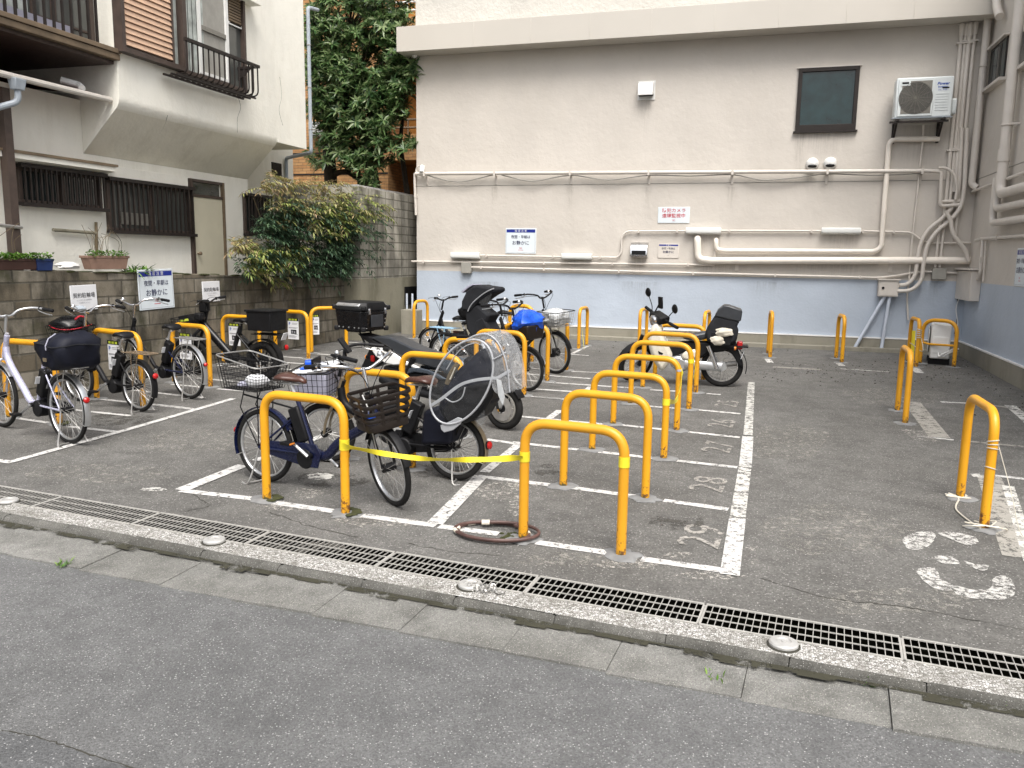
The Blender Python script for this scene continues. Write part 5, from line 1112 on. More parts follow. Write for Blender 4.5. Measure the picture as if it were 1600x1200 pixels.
# ================================================================== BICYCLES
YAX = V((0, 1, 0))
def vehicle(name, label, cat, rear, front, group=None, length=None, head=None, lift=0.0):
    """root stands at the rear wheel's contact, X towards the front wheel"""
    p = G(*rear) if isinstance(rear, tuple) else V(rear); q = G(*front) if isinstance(front, tuple) else V(front)
    if head is not None: d = V((math.cos(R(head)), math.sin(R(head)), 0)); p = q - d * length; p.z = gz(p.y)
    d = (q - p); L = d.length; x = d.normalized(); y = V((0, 0, 1)).cross(x).normalized(); z = x.cross(y)
    rot = Mx((x, y, z)).transposed()
    t = thing(name, label, cat, p + V((0, 0, lift)), rot, group=group)
    inv = W[t.name].inverted(); yv = W[t.name].to_3x3() @ YAX; p0 = W[t.name].translation.copy()
    def loc(u, v, off=0.0): return inv @ PLN(u, v, p0 + yv * off, yv)      # picture point on the vehicle's own lengthwise plane, off to its left
    return t, L, loc
def steerT(L, r, steer, rake=70):
    ax = V((-math.cos(R(rake)), 0, math.sin(R(rake)))); c = V((L - .045, 0, r)); return Mx.Translation(c) @ Mx.Rotation(R(steer), 4, ax) @ Mx.Translation(-c)
def circle(c, rad, n=48, a0=0, a1=360, ax=YAX):
    return [V((c[0] + rad * math.cos(R(a0 + (a1 - a0) * i / (n if a1 - a0 == 360 else n - 1))), c[1], c[2] + rad * math.sin(R(a0 + (a1 - a0) * i / (n if a1 - a0 == 360 else n - 1))))) for i in range(n)]
def wheel(t, c, r, T=None, tw=.019, rim='alu', spokes=28, hubr=.024, hubm='black', cast=None, disc=0):
    b = MB(); b.T = T or Mx.Identity(4); c = V(c); rr = r - 2 * tw + .004
    b.tube(circle(c, rr - .008), 1, M[rim], 8, closed=True, flat=(tw * .75, .011), up=YAX)
    if cast:
        for k in range(cast):
            a = 2 * math.pi * k / cast; d = V((math.cos(a), 0, math.sin(a))); b.tube([c + d * .03, c + d * (rr - .012)], 1, M[rim], 6, flat=(.016, .009), up=YAX)
    else:
        for k in range(spokes):
            a = 2 * math.pi * k / spokes; s = 1 if k % 2 else -1; a2 = a + .35 * (1 if k % 4 < 2 else -1)
            b.tube([c + V((hubr * .9 * math.cos(a2), s * .03, hubr * .9 * math.sin(a2))), c + V(((rr - .012) * math.cos(a), s * .003, (rr - .012) * math.sin(a)))], .0016, M['steel'], 4)
    b.cyl(c - YAX * .045, c + YAX * .045, hubr, M[hubm], 16); b.cyl(c - YAX * .065, c + YAX * .065, .008, M['steel'], 8)
    if disc: b.lathe(c + YAX * (-.05), (0, 1, 0), [(.05, 0), (disc, 0), (disc, .005), (.05, .005), (.05, 0)], M['steel'], 36)
    o = b.build("wheel", t, angle=40)
    b = MB(); b.T = T or Mx.Identity(4); b.tube(circle(c, r - tw, 56), tw, M['rubber'], 12, closed=True); b.build("tyre", o, angle=60)
    return o
def guard(t, c, rad, a0, a1, mat, T=None, w=.028, name="mudguard", stay=True, sm='steel'):
    b = MB(); b.T = T or Mx.Identity(4); b.tube(circle(c, rad, 22, a0, a1), 1, M[mat], 8, flat=(w, .006), up=YAX)
    if stay:
        e = V(c) + V((rad * math.cos(R(a1)), 0, rad * math.sin(R(a1))))
        for s in (-1, 1): b.tube([V(c) + YAX * .05 * s, e + YAX * .026 * s], .0028, M[sm], 5)
    return b.build(name, t, angle=50)
def saddle(t, x, z, mat, ln=.26, wd=.10):
    b = MB(); rings = []
    for f, w, h, dz in ((0, .25, .02, -.02), (.06, .75, .05, -.005), (.25, 1.0, .06, .01), (.45, .85, .055, .006), (.62, .45, .05, .0), (.85, .28, .045, -.002), (.97, .22, .035, -.012), (1, .1, .015, -.02)):
        xx = x - ln * .45 + ln * f; ww = wd * w
        rings.append([(xx, ww * math.cos(a), z + dz + (h * .55 * math.sin(a) if math.sin(a) > 0 else h * .45 * math.sin(a))) for a in [2 * math.pi * k / 16 for k in range(16)]])
    b.loft(rings, M[mat]); o = b.build("saddle", t, angle=70)
    b = MB(); 
    for s in (-1, 1): b.tube([(x - .1, s * .03, z - .035), (x + .1, s * .022, z - .035)], .005, M['steel'], 6)
    for s in (-1, 1): b.tube([(x - .09, s * .05, z - .05 + .012 * (k % 2)) if False else (x - .09 + .012 * math.cos(k), s * .05 + .012 * math.sin(k), z - .05 + .002 * k) for k in range(18)], .003, M['steel'], 4)
    b.build("saddle_spring", o)
    return o
def bars(t, x, z, T, mat='chrome', style='swept', grip='black', w=.27, bell=True):
    b = MB(); b.T = T
    if style == 'swept': half = [(x, 0, z), (x + .01, .05, z), (x + .03, .13, z + .045), (x - .02, .22, z + .065), (x - .11, w, z + .06), (x - .23, w + .03, z + .045)]
    else: half = [(x, 0, z), (x + .005, .06, z + .005), (x, .18, z + .035), (x - .05, w + .04, z + .045)]
    full = [(a, -c, d) for a, c, d in half[::-1]][:-1] + half
    b.tube(full, .0115, M[mat], 10, smooth=5); b.cyl((x + .035, 0, z - .15), (x, 0, z + .012), .014, M[mat], 10)
    o = b.build("handlebar", t, angle=50)
    for s in (-1, 1):
        e, d = V(half[-1]), V(half[-2]); e.y *= s; d.y *= s; u = (e - d).normalized()
        b = MB(); b.T = T; b.tube([e - u * .115, e - u * .1, e + u * .005, e + u * .01], [.013, .017, .017, .011], M[grip], 12); b.build("grip", o)
        b = MB(); b.T = T; b.tube([e - u * .15 + V((0, 0, 0)), e - u * .145 + V((.03, -s * .005, -.02)), e - u * .06 + V((.035, -s * .01, -.035)), e + u * .03 + V((.03, -s * .012, -.038))], .0055, M['alu' if grip == 'black' else 'black'], 6, smooth=4); b.ring(e - u * .15, u, .013, .007, M['black'], 12, 6); b.build("brake_lever", o)
    b = MB(); b.T = T
    for s in (-1, 1): b.tube([(half[-1][0] + .12, s * half[-1][1], half[-1][2] - .01), (x + .09, s * .12, z + .03), (x + .09, s * .03, z - .08), (x + .05, 0, z - .2)], .003, M['black'], 5, smooth=5)
    b.build("brake_cable", o)
    if bell:
        b = MB(); b.T = T; b.lathe((x - .02, .15, z + .075), (0, 0, 1), [(.022, -.015), (.022, 0), (.014, .014), (0, .018)], M['chrome'], 14); b.build("bell", o)
    return o
def fork(t, L, r, T, mat, zt, off=.045):
    b = MB(); b.T = T; tanr = math.tan(R(20))
    cr = V((L - .045 - (r + .06) * tanr * .55, 0, 2 * r + .045)); st = V((cr.x - (zt - cr.z) * tanr, 0, zt))
    for s in (-1, 1): b.tube([V((L, s * .052, r)), V((L - .03, s * .052, r + .12)), V((cr.x, s * .045, cr.z - .02)), V((cr.x - .01, s * .02, cr.z + .01))], [.009, .011, .013, .013], M[mat], 10, smooth=4)
    b.tube([cr, st], .017, M[mat], 12); b.build("fork", t, angle=50)
    return cr, st
def cranks(t, c, z, arm=.16, ang=-35, mat='alu', pm_='black', guard_=None, casem='black'):
    b = MB(); c = V((c, 0, z)); a = V((math.cos(R(ang)), 0, math.sin(R(ang))))
    b.cyl(c - YAX * .07, c + YAX * .07, .02, M['black'], 12)
    for s in (-1, 1): b.tube([c + YAX * .075 * s, c + YAX * .09 * s + a * arm * s], [.014, .010], M[mat], 8)
    o = b.build("crank", t)
    for s in (-1, 1):
        e = c + YAX * .135 * s + a * arm * s; b = MB(); b.box(e, (.085, .07, .022), M[pm_]); b.box(e + V((.044, 0, 0)), (.006, .05, .014), M['orange_lens']); b.build("pedal", o, bevel=.004)
    if guard_:
        b = MB(); b.prism([V(p) + YAX * -.045 for p in guard_], (0, .012, 0), M[casem]); b.build("chain_case", t, bevel=.004)
    return o
def centre_stand(t, r, w=.13):
    b = MB(); 
    for s in (-1, 1): b.tube([(0, .06 * s, r), (-.02, .085 * s, r * .55), (-.05, w * s, .012), (-.11, w * s, .008)], .007, M['steel'], 6, smooth=4)
    b.tube([(-.05, -w, .012), (-.02, 0, .012), (-.05, w, .012)], .007, M['steel'], 6, smooth=5); return b.build("kickstand", t)
def rack(t, r, mat, L=.40, w=.075, x0=-.27, z=None):
    z = z or 2 * r + .085; b = MB()
    b.tube(fillet([(x0 + L, -w, z), (x0, -w, z), (x0, w, z), (x0 + L, w, z)], .04), .006, M[mat], 6)
    for k in range(4): b.tube([(x0 + .06 + k * .1, -w, z), (x0 + .06 + k * .1, w, z)], .004, M[mat], 5)
    for y in (-.025, .025): b.tube([(x0 + .01, y, z), (x0 + L, y, z)], .004, M[mat], 5)
    for s in (-1, 1): b.tube([(0, .065 * s, r), (x0 + .14, w * s, z)], .005, M[mat], 6); b.tube([(0, .065 * s, r), (x0 + .26, w * s, z)], .004, M[mat], 6)
    return b.build("carrier_rack", t)
def wire_basket(t, name, c, lx, ly, h, mat, top='steel', flare=1.22, nx=11, ny=9, nz=7, T=None, wr=.0024, sag=0.0, parent_name=None):
    b = MB(); b.T = T or Mx.Identity(4); c = V(c)
    def pt(f, g, k):       # f,g in -1..1 round the rim, k height 0..1
        s = 1 + (flare - 1) * k; return c + V((f * lx / 2 * s, g * ly / 2 * s, h * k * (1 - sag * f)))
    rim = lambda k: fillet([pt(-1, -1, k), pt(1, -1, k), pt(1, 1, k), pt(-1, 1, k)], .05, 4, closed=True)
    for i in range(nz): b.tube(rim(i / nz), wr, M[mat], 4, closed=True)
    for i in range(nx + 1):
        f = -1 + 2 * i / nx; b.tube([pt(f, -1, 1), pt(f, -1, 0), pt(f, 1, 0), pt(f, 1, 1)], wr, M[mat], 4)
    for i in range(ny + 1):
        g = -1 + 2 * i / ny; b.tube([pt(-1, g, 1), pt(-1, g, 0), pt(1, g, 0), pt(1, g, 1)], wr, M[mat], 4)
    o = b.build(name, t)
    b = MB(); b.T = T or Mx.Identity(4); b.tube(rim(1.0), .0055, M[top], 6, closed=True); b.build("rim", o)
    return o
def slat_basket(t, c, lx, ly, h, mat, T=None, flare=1.2, n=5, tilt=0):
    b = MB(); b.T = T or Mx.Identity(4); c = V(c)
    def pt(f, g, k): s = 1 + (flare - 1) * k; return c + V((f * lx / 2 * s, g * ly / 2 * s, h * k + tilt * f * k))
    for i in range(n):
        k = i / (n - 1)
        b.tube(fillet([pt(-1, -1, k), pt(1, -1, k), pt(1, 1, k), pt(-1, 1, k)], .06, 5, closed=True), 1, M[mat], 8, closed=True, flat=(.0135 if i else .028, .0045), up=(0, 0, 1))
    for f, g in ((-1, -.35), (-1, .35), (1, -.35), (1, .35), (-.4, -1), (.4, -1), (-.4, 1), (.4, 1)): b.tube([pt(f, g, 0), pt(f, g, 1)], 1, M[mat], 6, flat=(.014, .004), up=(0, 1, 0) if abs(f) == 1 else (1, 0, 0))
    b.prism([pt(-.95, -.95, 0), pt(.95, -.95, 0), pt(.95, .95, 0), pt(-.95, .95, 0)], (0, 0, .006), M[mat])
    return b.build("front_basket", t, angle=50)
def lens(t, p, ax, m='red_lens', r=.022, name="reflector", T=None):
    b = MB(); b.T = T or Mx.Identity(4); b.lathe(p, ax, [(r, 0), (r, .012), (r * .6, .022), (0, .024)], M[m], 16); b.lathe(V(p) - V(ax).normalized() * .012, ax, [(0, 0), (r * 1.05, 0), (r * 1.05, .012)], M['black'], 16); return b.build(name, t)
def headlamp(t, p, T, m='chrome'):
    b = MB(); b.T = T; b.lathe(p, (1, 0, -.08), [(0, -.05), (.022, -.04), (.036, 0), (.034, .02), (0, .026)], M[m], 18); return b.build("headlamp", t)

def step_bike(name, label, rear, front, r=.27, frame='black', frk=None, rim='alu', guardm='black', barm='chrome', sadm='black', steer=0, battery=True, stand=True, loop=True, sad_z=None, bar_z=None, group="parked bicycles", spokes=28, length=None, head=None, ft=.019, rackm=None, thick=.021, style='swept', grip='black', lift=0.0, rr=None, stayc=None, fguard=None, casem='black'):
    t, L, loc = vehicle(name, label, "bicycle", rear, front, group, length, head, lift); T = steerT(L, r, steer); I = Mx.Identity(4)
    rr = rr or r
    frk = frk or frame; sz = sad_z or .80; bz = bar_z or .98
    wheel(t, (0, 0, rr), rr, None, ft, rim, spokes); wheel(t, (L, 0, r), r, T, ft, rim, spokes, .03)
    cr, st = fork(t, L, r, T, frk, bz - .16)
    h0 = cr + V((-.012, 0, .03)); h1 = st + V((0, 0, -.02)); bb = V((L * .42, 0, rr * .98 + .0)); stp = V((L * .42 - (sz - .14 - bb.z) * .40, 0, sz - .14))
    b = MB(); b.tube([h0, h1], .024, M[frame], 14)
    dn = h0.lerp(h1, .45)
    if loop: b.tube([dn, dn + V((-.05, 0, -.14)), V((L * .62, 0, bb.z + .12)), V((L * .52, 0, bb.z + .01)), bb], [thick * 1.15] * 5, M[frame], 12, smooth=6)
    else: b.tube([dn, bb], thick * 1.3, M[frame], 12)
    b.tube([bb, stp], .017, M[frame], 12); b.cyl(bb - YAX * .045, bb + YAX * .045, .03, M[frame], 14)
    for s in (-1, 1):
        b.tube([bb + YAX * .03 * s, V((.1, .06 * s, rr)), V((0, .063 * s, rr))], .0095, M[stayc or frame], 8); b.tube([stp + V((.0, .015 * s, -.12)), V((0, .063 * s, rr))], .008, M[stayc or frame], 8)
    b.build("frame", t, angle=50)
    b = MB(); b.tube([stp - V((.0, 0, .02)), V((stp.x - .055, 0, sz - .03))], .013, M['alu'], 10); b.ring(stp, (-.4, 0, 1), .019, .007, M['steel'], 14, 6); b.build("seat_post", t)
    saddle(t, stp.x - .06, sz, sadm)
    bars(t, st.x - .01, bz, T, barm, style, grip)
    guard(t, (0, 0, rr), rr + .014, 30, 200, guardm); guard(t, (L, 0, r), r + .014, 15, 150 if r < .3 else 140, fguard or guardm, T)
    z0 = bb.z
    cranks(t, bb.x, bb.z, guard_=[(bb.x + .09, 0, z0 + .02), (bb.x + .05, 0, z0 + .085), (bb.x - .05, 0, z0 + .085), (.04, 0, rr + .05), (-.03, 0, rr + .0), (.04, 0, rr - .045), (bb.x - .05, 0, z0 - .09), (bb.x + .06, 0, z0 - .085)], casem=casem)
    if battery:
        d = (stp - bb).normalized(); c = bb + d * .2 + V((-.055, 0, .02)); rot = d.to_track_quat('Z', 'Y').to_matrix()
        b = MB(); b.box(c, (.075, .1, .26), M['black'], rot); b.build("battery", t, bevel=.014)
        b = MB(); b.box(c + V((-.005, .052, .03)), (.05, .004, .07), M['sign_plain'], rot); b.build("battery_sticker", t)
        b = MB(); b.tube([bb + V((-.06, -.05, -.03)), bb + V((-.06, .05, -.03))], .075, M['black'], 18); b.build("motor", t, bevel=.01)
    if stand: centre_stand(t, rr)
    if rackm: rack(t, rr, rackm)
    return dict(t=t, L=L, loc=loc, T=T, r=r, rr=rr, st=st, cr=cr, bb=bb, stp=stp, sz=sz, bz=bz)

def lumpy(b, c, size, m, seed=0, amp=.12, n=20, k=12, rot=None, flat=0.0, jit=0.0):
    rnd = random.Random(seed); ph = [rnd.uniform(0, 6.28) for _ in range(8)]
    vs = []; fs = []
    for j in range(k + 1):
        p = math.pi * j / k
        for i in range(n):
            a = 2 * math.pi * i / n
            d = 1 + amp * (math.sin(3 * a + ph[0] + 2 * p) * .5 + math.sin(5 * a + ph[1] - 3 * p) * .35 + math.sin(7 * p + ph[2] + 2 * a) * .35 + math.sin(11 * a + 6 * p + ph[3]) * .2) * math.sin(p)
            d *= 1 + rnd.uniform(-jit, jit) * math.sin(p); z = math.cos(p)
            if flat and z < -flat: z = -flat
            q = V((math.sin(p) * math.cos(a) * size[0] * d, math.sin(p) * math.sin(a) * size[1] * d, z * size[2] * (d if z > -flat or not flat else 1)))
            vs.append((rot @ q if rot is not None else q) + V(c))
    for j in range(k):
        for i in range(n): fs.append((j * n + i, (j + 1) * n + i, (j + 1) * n + (i + 1) % n, j * n + (i + 1) % n))
    return b.add(vs, fs, m)

# ---- the blue bicycle in front
k = step_bike("bicycle", "navy blue electric bicycle with wire rear basket and slatted front basket at the front hoop", (416, 752), (611, 790), r=.275, rr=.275, frame='navy', frk='black', guardm='navy', sadm='brown_seat', steer=-26, ft=.02, thick=.03, sad_z=.80, bar_z=.93, fguard='black', casem='navy')
t, L, loc, T = k['t'], k['L'], k['loc'], k['T']
fb = slat_basket(t, (L - .0, 0, .60), .23, .30, .20, 'brown_plastic', T)
b = MB(); b.T = T; b.box((L + .02, .05, .67), (.05, .12, .05), M['black']); b.box((L - .05, -.06, .64), (.06, .05, .012), M['blue_bag']); b.tube([(L - .04, -.1, .8), (L - .02, -.08, .7), (L - .05, -.07, .66)], .005, M['white_plastic'], 6); b.build("basket_litter", fb)
b = MB(); b.T = T
for s in (-1, 1): b.tube([(L, .06 * s, .275), (L - .02, .08 * s, .60)], .005, M['steel'], 6)
b.build("basket_stay", t)
rb = wire_basket(t, "rear_basket", (-.10, 0, .70), .34, .28, .21, 'black', 'steel', 1.22, 13, 11, 8, sag=.18)
b = MB(); lumpy(b, (-.03, -.03, .76), (.09, .08, .05), M['sign_plain'], 3); lumpy(b, (-.13, .02, .725), (.11, .1, .025), M['pale_cloth'], 5); b.build("crumpled_bag", rb)
b = MB()
for s in (-1, 1): b.tube([(0, .065 * s, .275), (-.16, .075 * s, .56), (-.1, .09 * s, .70)], .005, M['black'], 6); b.tube([(0, .065 * s, .275), (.02, .08 * s, .70)], .005, M['black'], 6)
b.tube([(k['stp'].x, 0, .58), (-.2, 0, .64)], .007, M['black'], 6); b.build("carrier_rack", t)
lens(t, (-.285, 0, .36), (-1, 0, .2))
b = MB(); b.box((.24, .052, .40), (.05, .02, .22), M['black_gloss'], Mx.Rotation(R(-20), 3, 'Y')); b.build("wheel_lock", t, bevel=.005)
# ---- the bicycle with the covered child seat
k = step_bike("bicycle", "dark bicycle carrying a child seat under a clear vinyl rain cover behind yellow tape", (711, 750), (512, 722), r=.25, frame='black', frk='beige_paint', guardm='beige_paint', sadm='brown_seat', barm='black', steer=14, ft=.024, thick=.028, sad_z=.74, bar_z=.87)
t, L, loc, T = k['t'], k['L'], k['loc'], k['T']
fb = wire_basket(t, "front_basket", (L + .04, 0, .58), .30, .38, .20, 'black', 'black', 1.15, 8, 8, 4, T)
b = MB(); b.T = T; b.box((L + .04, 0, .68), (.28, .35, .18), M['pale_cloth']); b.box((L + .04, 0, .785), (.30, .37, .03), M['sign_plain'], Mx.Rotation(R(8), 3, 'Y')); b.build("storage_box", fb, bevel=.012)
b = MB(); b.T = T; b.box((L + .06, .06, .83), (.10, .08, .05), M['blue_bag'], Mx.Rotation(R(25), 3, 'Z')); b.box((L + .06, .06, .80), (.14, .16, .012), M['blue_bag']); b.build("blue_lid_strap", fb, bevel=.006)
b = MB(); b.T = T; b.box((L - .03, .17, .86), (.02, .16, .09), M['black']); b.build("seat_handle", fb, bevel=.03)
b = MB(); b.T = T; b.box((k['st'].x + .0, -.08, .955), (.02, .075, .14), M['black'], Mx.Rotation(R(35), 3, 'Y')); b.tube([(k['st'].x, -.08, .86), (k['st'].x, -.08, .92)], .012, M['black'], 8); b.build("phone_holder", t, bevel=.008)
headlamp(t, (L - .06, .12, .83), T)
S = .21                                          # the cover's half width; traced on the bicycle's near side
def Cs(u, v, y=S): return loc(u, v, y)
ell = []
c0 = Cs(721, 596); ea = (Cs(758, 543) - Cs(690, 652)) / 2; eb = (Cs(676, 585) - Cs(766, 607)) / 2; c0 = (Cs(758, 543) + Cs(690, 652)) / 2
for i in range(40):
    a = 2 * math.pi * i / 40; p = Cs(721.5 + 49.5 * math.cos(a), 596.5 + 66 * math.cos(a - R(113))); ell.append(V((p.x, 0, p.z)))
c0 = sum((p for p in ell), V()) / 40
seat = MB(); body = [Cs(*p) for p in ((692, 664), (676, 642), (684, 606), (712, 575), (750, 541), (764, 560), (770, 590), (760, 630), (738, 660))]
seat.prism([V((p.x, -.05, p.z)) for p in body], (0, .22, 0), M['navy_cloth']); so = seat.build("child_seat", t, bevel=.05)
b = MB(); low = [Cs(*p) for p in ((684, 640), (716, 604), (768, 594), (765, 620), (744, 657), (705, 668), (690, 660))]
b.prism([V((p.x, -.06, p.z)) for p in low], (0, .24, 0), M['black']); b.build("seat_shell", so, bevel=.03)
b = MB(); b.tube([Cs(699, 600, .158), Cs(706, 582, .17), Cs(716, 568, .16)], 1, M['straw'], 8, flat=(.022, .012), smooth=4); b.tube([Cs(703, 592, .165), Cs(711, 573, .17)], 1, M['rope'], 6, flat=(.008, .014)); b.build("harness_strap", so)
b = MB(); dp = [Cs(*p, .13) for p in ((662, 642), (690, 632), (708, 668), (706, 694), (657, 696))]
b.prism([V((p.x, -.15, p.z)) for p in dp], (0, .30, 0), M['navy_cloth']); b.build("leg_cover", so, bevel=.03)
b = MB(); b.prism([V((p.x, S - .01, p.z)) for p in [Cs(*q) for q in ((688, 664), (704, 658), (715, 652), (722, 654), (720, 662), (708, 672), (694, 676), (689, 671))]], (0, .012, 0), M['piping'])
b.prism([V((p.x, -S, p.z)) for p in [Cs(*q) for q in ((688, 664), (704, 658), (715, 652), (722, 654), (720, 662), (708, 672), (694, 676), (689, 671))]], (0, .012, 0), M['piping']); b.build("foot_rest", so, bevel=.004)
cov = MB(); rings = []; crr = random.Random(6)
for sc_, dy in ((.04, .05), (.3, .052), (.55, .045), (.78, .03), (.93, .012)): rings.append([V((c0.x + (p.x - c0.x) * sc_, S + dy + crr.uniform(-.010, .010), c0.z + (p.z - c0.z) * sc_)) for p in ell])
for j in range(9):
    f = j / 8; y = S - 1.35 * S * f; bul = 1 + .13 * math.sin(math.pi * f); rings.append([V((c0.x + (p.x - c0.x) * bul, y, c0.z + (p.z - c0.z) * bul)) for p in ell])
cov.loft(rings, M['clear'], caps=True); co = cov.build("rain_cover", t, angle=80)
cur = MB(); back = [(759, 541), (745, 524), (765, 522), (782, 536), (793, 562), (798, 585), (799, 612), (784, 618), (776, 590), (770, 560)]
cb = [Cs(*q, S * .9) for q in back]
n = 10; outer = [Cs(*q, S * .9) for q in ((730, 532), (745, 524), (764, 522), (780, 534), (790, 555), (796, 580), (799, 612))]; outer = spline(outer, 3)[0]
cur.loft([[V((p.x, S * (.33 + .69 * math.cos(math.pi * j / 8)), p.z + .012 * math.sin(j * 2.1))) for p in outer] for j in range(9)], M['hazy'], closed=False, caps=False)
inner = spline([Cs(*q, S * .9) for q in ((726, 533), (752, 538), (766, 552), (771, 575), (771, 600), (776, 612), (786, 618))], 3)[0]
for y in (S * 1.02, -S * .36): cur.loft([[V((p.x, y, p.z)) for p in outer], [V((p.x, y * 1.01, p.z)) for p in inner]], M['hazy'], closed=False, caps=False)
cur.build("back_curtain", co, angle=80)
pip = MB(); pip.tube([V((p.x, S + .004, p.z)) for p in ell], .008, M['piping'], 8, closed=True)
band = [V((p.x, S + .006, p.z)) for p in [Cs(*q, S + .006) for q in ((674, 633), (690, 623), (712, 606), (727, 598), (748, 593), (768, 591), (778, 590), (797, 579))]]
pip.tube(spline(band, 3)[0], 1, M['piping'], 6, flat=(.0125, .003), up=(0, 0, 1))
pip.tube([V((p.x, S + .004, p.z)) for p in spline([Cs(*q, S) for q in ((694, 620), (708, 628), (722, 621), (727, 605))], 6)[0]], .005, M['piping'], 6)
pip.tube([V((p.x, S * 1.03, p.z)) for p in outer], .006, M['piping'], 6)
pip.tube([Cs(770, 562, S + .01), Cs(780, 557, S + .01), Cs(791, 550, S)], .005, M['piping'], 6, smooth=4)
pip.tube([V((p.x, S + .012, p.z)) for p in spline([Cs(*q, S) for q in ((699, 577), (715, 552), (730, 540), (742, 536))], 5)[0]], .004, M['piping'], 6)
pip.build("cover_binding", co, angle=60)
b = MB(); b.prism([Cs(*q, S + .02) for q in ((776, 592), (783, 594), (789, 620), (786, 634), (779, 618))], (0, .004, 0), M['foil']); b.prism([Cs(*q, S + .01) for q in ((744, 655), (757, 640), (758, 660), (746, 669))], (0, .004, 0), M['clear']); b.build("cover_flap", co)
rack(t, .25, 'black', .42, .08, -.25, .54); lens(t, (-.28, 0, .30), (-1, 0, .1), r=.03)

# ---- left row
k = step_bike("bicycle", "silver lavender step-through bicycle with a navy cover over its rear basket", (109, 693), (5, 667), r=.305, frame='lav', frk='silver', guardm='alu', barm='alu', steer=0, thick=.026, sad_z=.88, bar_z=1.07)
t, L, loc, T = k['t'], k['L'], k['loc'], k['T']; rack(t, .305, 'steel')
b = MB(); rings = []
shape = ((.585, .74, .80), (.62, .93, .95), (.67, 1.0, 1.0), (.74, 1.06, 1.06), (.79, 1.1, 1.1), (.815, 1.04, 1.02), (.845, .8, .8), (.87, .45, .5), (.875, .1, .1))
for j, (z, sx, sy) in enumerate(shape):
    rg = []
    for i in range(28):
        a = 2 * math.pi * i / 28; ca, sa = math.cos(a), math.sin(a); q = (abs(ca) ** 5 + abs(sa) ** 5) ** -.2
        wob = .012 * math.sin(5 * a + j) + .008 * math.sin(9 * a - j * 2)
        rg.append(V((-.10 + (.205 * sx + wob) * ca * q, (.185 * sy + wob) * sa * q, z + .1 + .012 * math.sin(3 * a + j * 1.3) + (.05 * ca * -1 if j > 4 else 0) * (.6 if j < 8 else 0))))
    rings.append(rg)
b.loft(rings, M['navy_cloth']); cv = b.build("basket_cover", t, angle=75)
b = MB(); b.tube([V(p) * 1.0 + V((0, .0, .0)) for p in rings[4]], .006, M['grey_cloth'], 5, closed=True); b.tube([rings[j][7] + V((0, .006, 0)) for j in range(3, 8)], .005, M['pale_cloth'], 5); b.box((-.10, .215, .77), (.05, .006, .03), M['straw']); b.build("cover_trim", cv)
lens(t, (-.305, 0, .42), (-1, 0, .1), r=.026)
k = step_bike("bicycle", "black step-through bicycle with silver swept handlebars and a red-trimmed bag in front", (218, 643), (125, 627), r=.27, frame='black', frk='black', guardm='black', barm='chrome', sadm='black', thick=.024, sad_z=.79, bar_z=1.0)
t, L, loc, T = k['t'], k['L'], k['loc'], k['T']; rack(t, .27, 'brown_mid'); lens(t, (-.285, 0, .40), (-1, 0, .1), r=.03)
fb = wire_basket(t, "front_basket", (L + .06, 0, .64), .26, .34, .2, 'black', 'black', 1.2, 8, 9, 5, T)
b = MB(); b.T = T; lumpy(b, (L + .08, 0, .85), (.19, .2, .10), M['black_gloss'], 4, .12, jit=.04); b.build("stuffed_bag", fb, angle=70)
b = MB(); b.T = T; b.tube([V((L + .08 + .205 * math.cos(a), .205 * math.sin(a), .83 + .02 * math.sin(2 * a))) for a in [2 * math.pi * i / 30 for i in range(30)]], .005, M['ink_red'], 6, closed=True); b.tube([(k['st'].x + .08, -.06, .93), (k['st'].x + .1, 0, .95), (k['st'].x + .08, .07, .92)], .011, M['ink_red'], 8, smooth=4); b.build("red_trim", fb)
b = MB(); b.T = T; b.box((k['st'].x - .02, .06, 1.05), (.07, .09, .02), M['hopper'], Mx.Rotation(R(-25), 3, 'Y')); b.build("display", t, bevel=.005)
b = MB(); b.T = T; b.box((L * .72, 0, .5), (.05, .1, .3), M['black'], Mx.Rotation(R(-20), 3, 'Y')); b.build("frame_bag", t, bevel=.02)
k = step_bike("bicycle", "bicycle with blue chain stays, black saddle and silver mudguards by the left wall", (296, 623), (202, 606), r=.305, frame='black', frk='black', guardm='alu', barm='chrome', thick=.02, sad_z=.80, bar_z=1.02, stayc='navy')
t = k['t']; rack(t, .305, 'steel'); lens(t, (-.32, 0, .42), (-1, 0, .1), r=.022)
# fat black electric bicycle with a box
t, L, loc = vehicle("electric_bicycle", "black fat-tyred electric bicycle with a large black delivery box on its rack, on the left", "bicycle", (412, 593), (304, 585), "parked bicycles")
r = .25; T = steerT(L, r, 8, 68)
for c, TT in (((0, 0, r), None), ((L, 0, r), T)): wheel(t, c, r, TT, .045, 'black', cast=6, hubr=.06, disc=.0)
b = MB(); h0, h1 = V((L - .16, 0, .60)), V((L - .24, 0, .86)); bb = V((L * .44, 0, .27))
b.tube([h0.lerp(h1, .3), bb + V((.03, 0, .03))], 1, M['black_gloss'], 10, flat=(.045, .055), up=YAX); b.tube([h0, h1], .03, M['black'], 12)
b.tube([bb, V((L * .30, 0, .68))], .03, M['black'], 12); b.tube([V((L * .34, 0, .55)), V((.08, 0, .38)), V((0, .0, r))], .02, M['black'], 8)
for s in (-1, 1): b.tube([bb + YAX * .05 * s, V((0, .085 * s, r))], .016, M['black'], 8); b.tube([V((L * .33, .04 * s, .58)), V((0, .085 * s, r))], .013, M['black_gloss'], 8)
b.cyl(bb - YAX * .07, bb + YAX * .07, .075, M['black'], 18); b.build("frame", t, angle=50)
b = MB(); b.T = T
for s in (-1, 1): b.tube([(L, .085 * s, r), (L - .10, .085 * s, .56), (L - .16, .05 * s, .62)], .02, M['black'], 8)
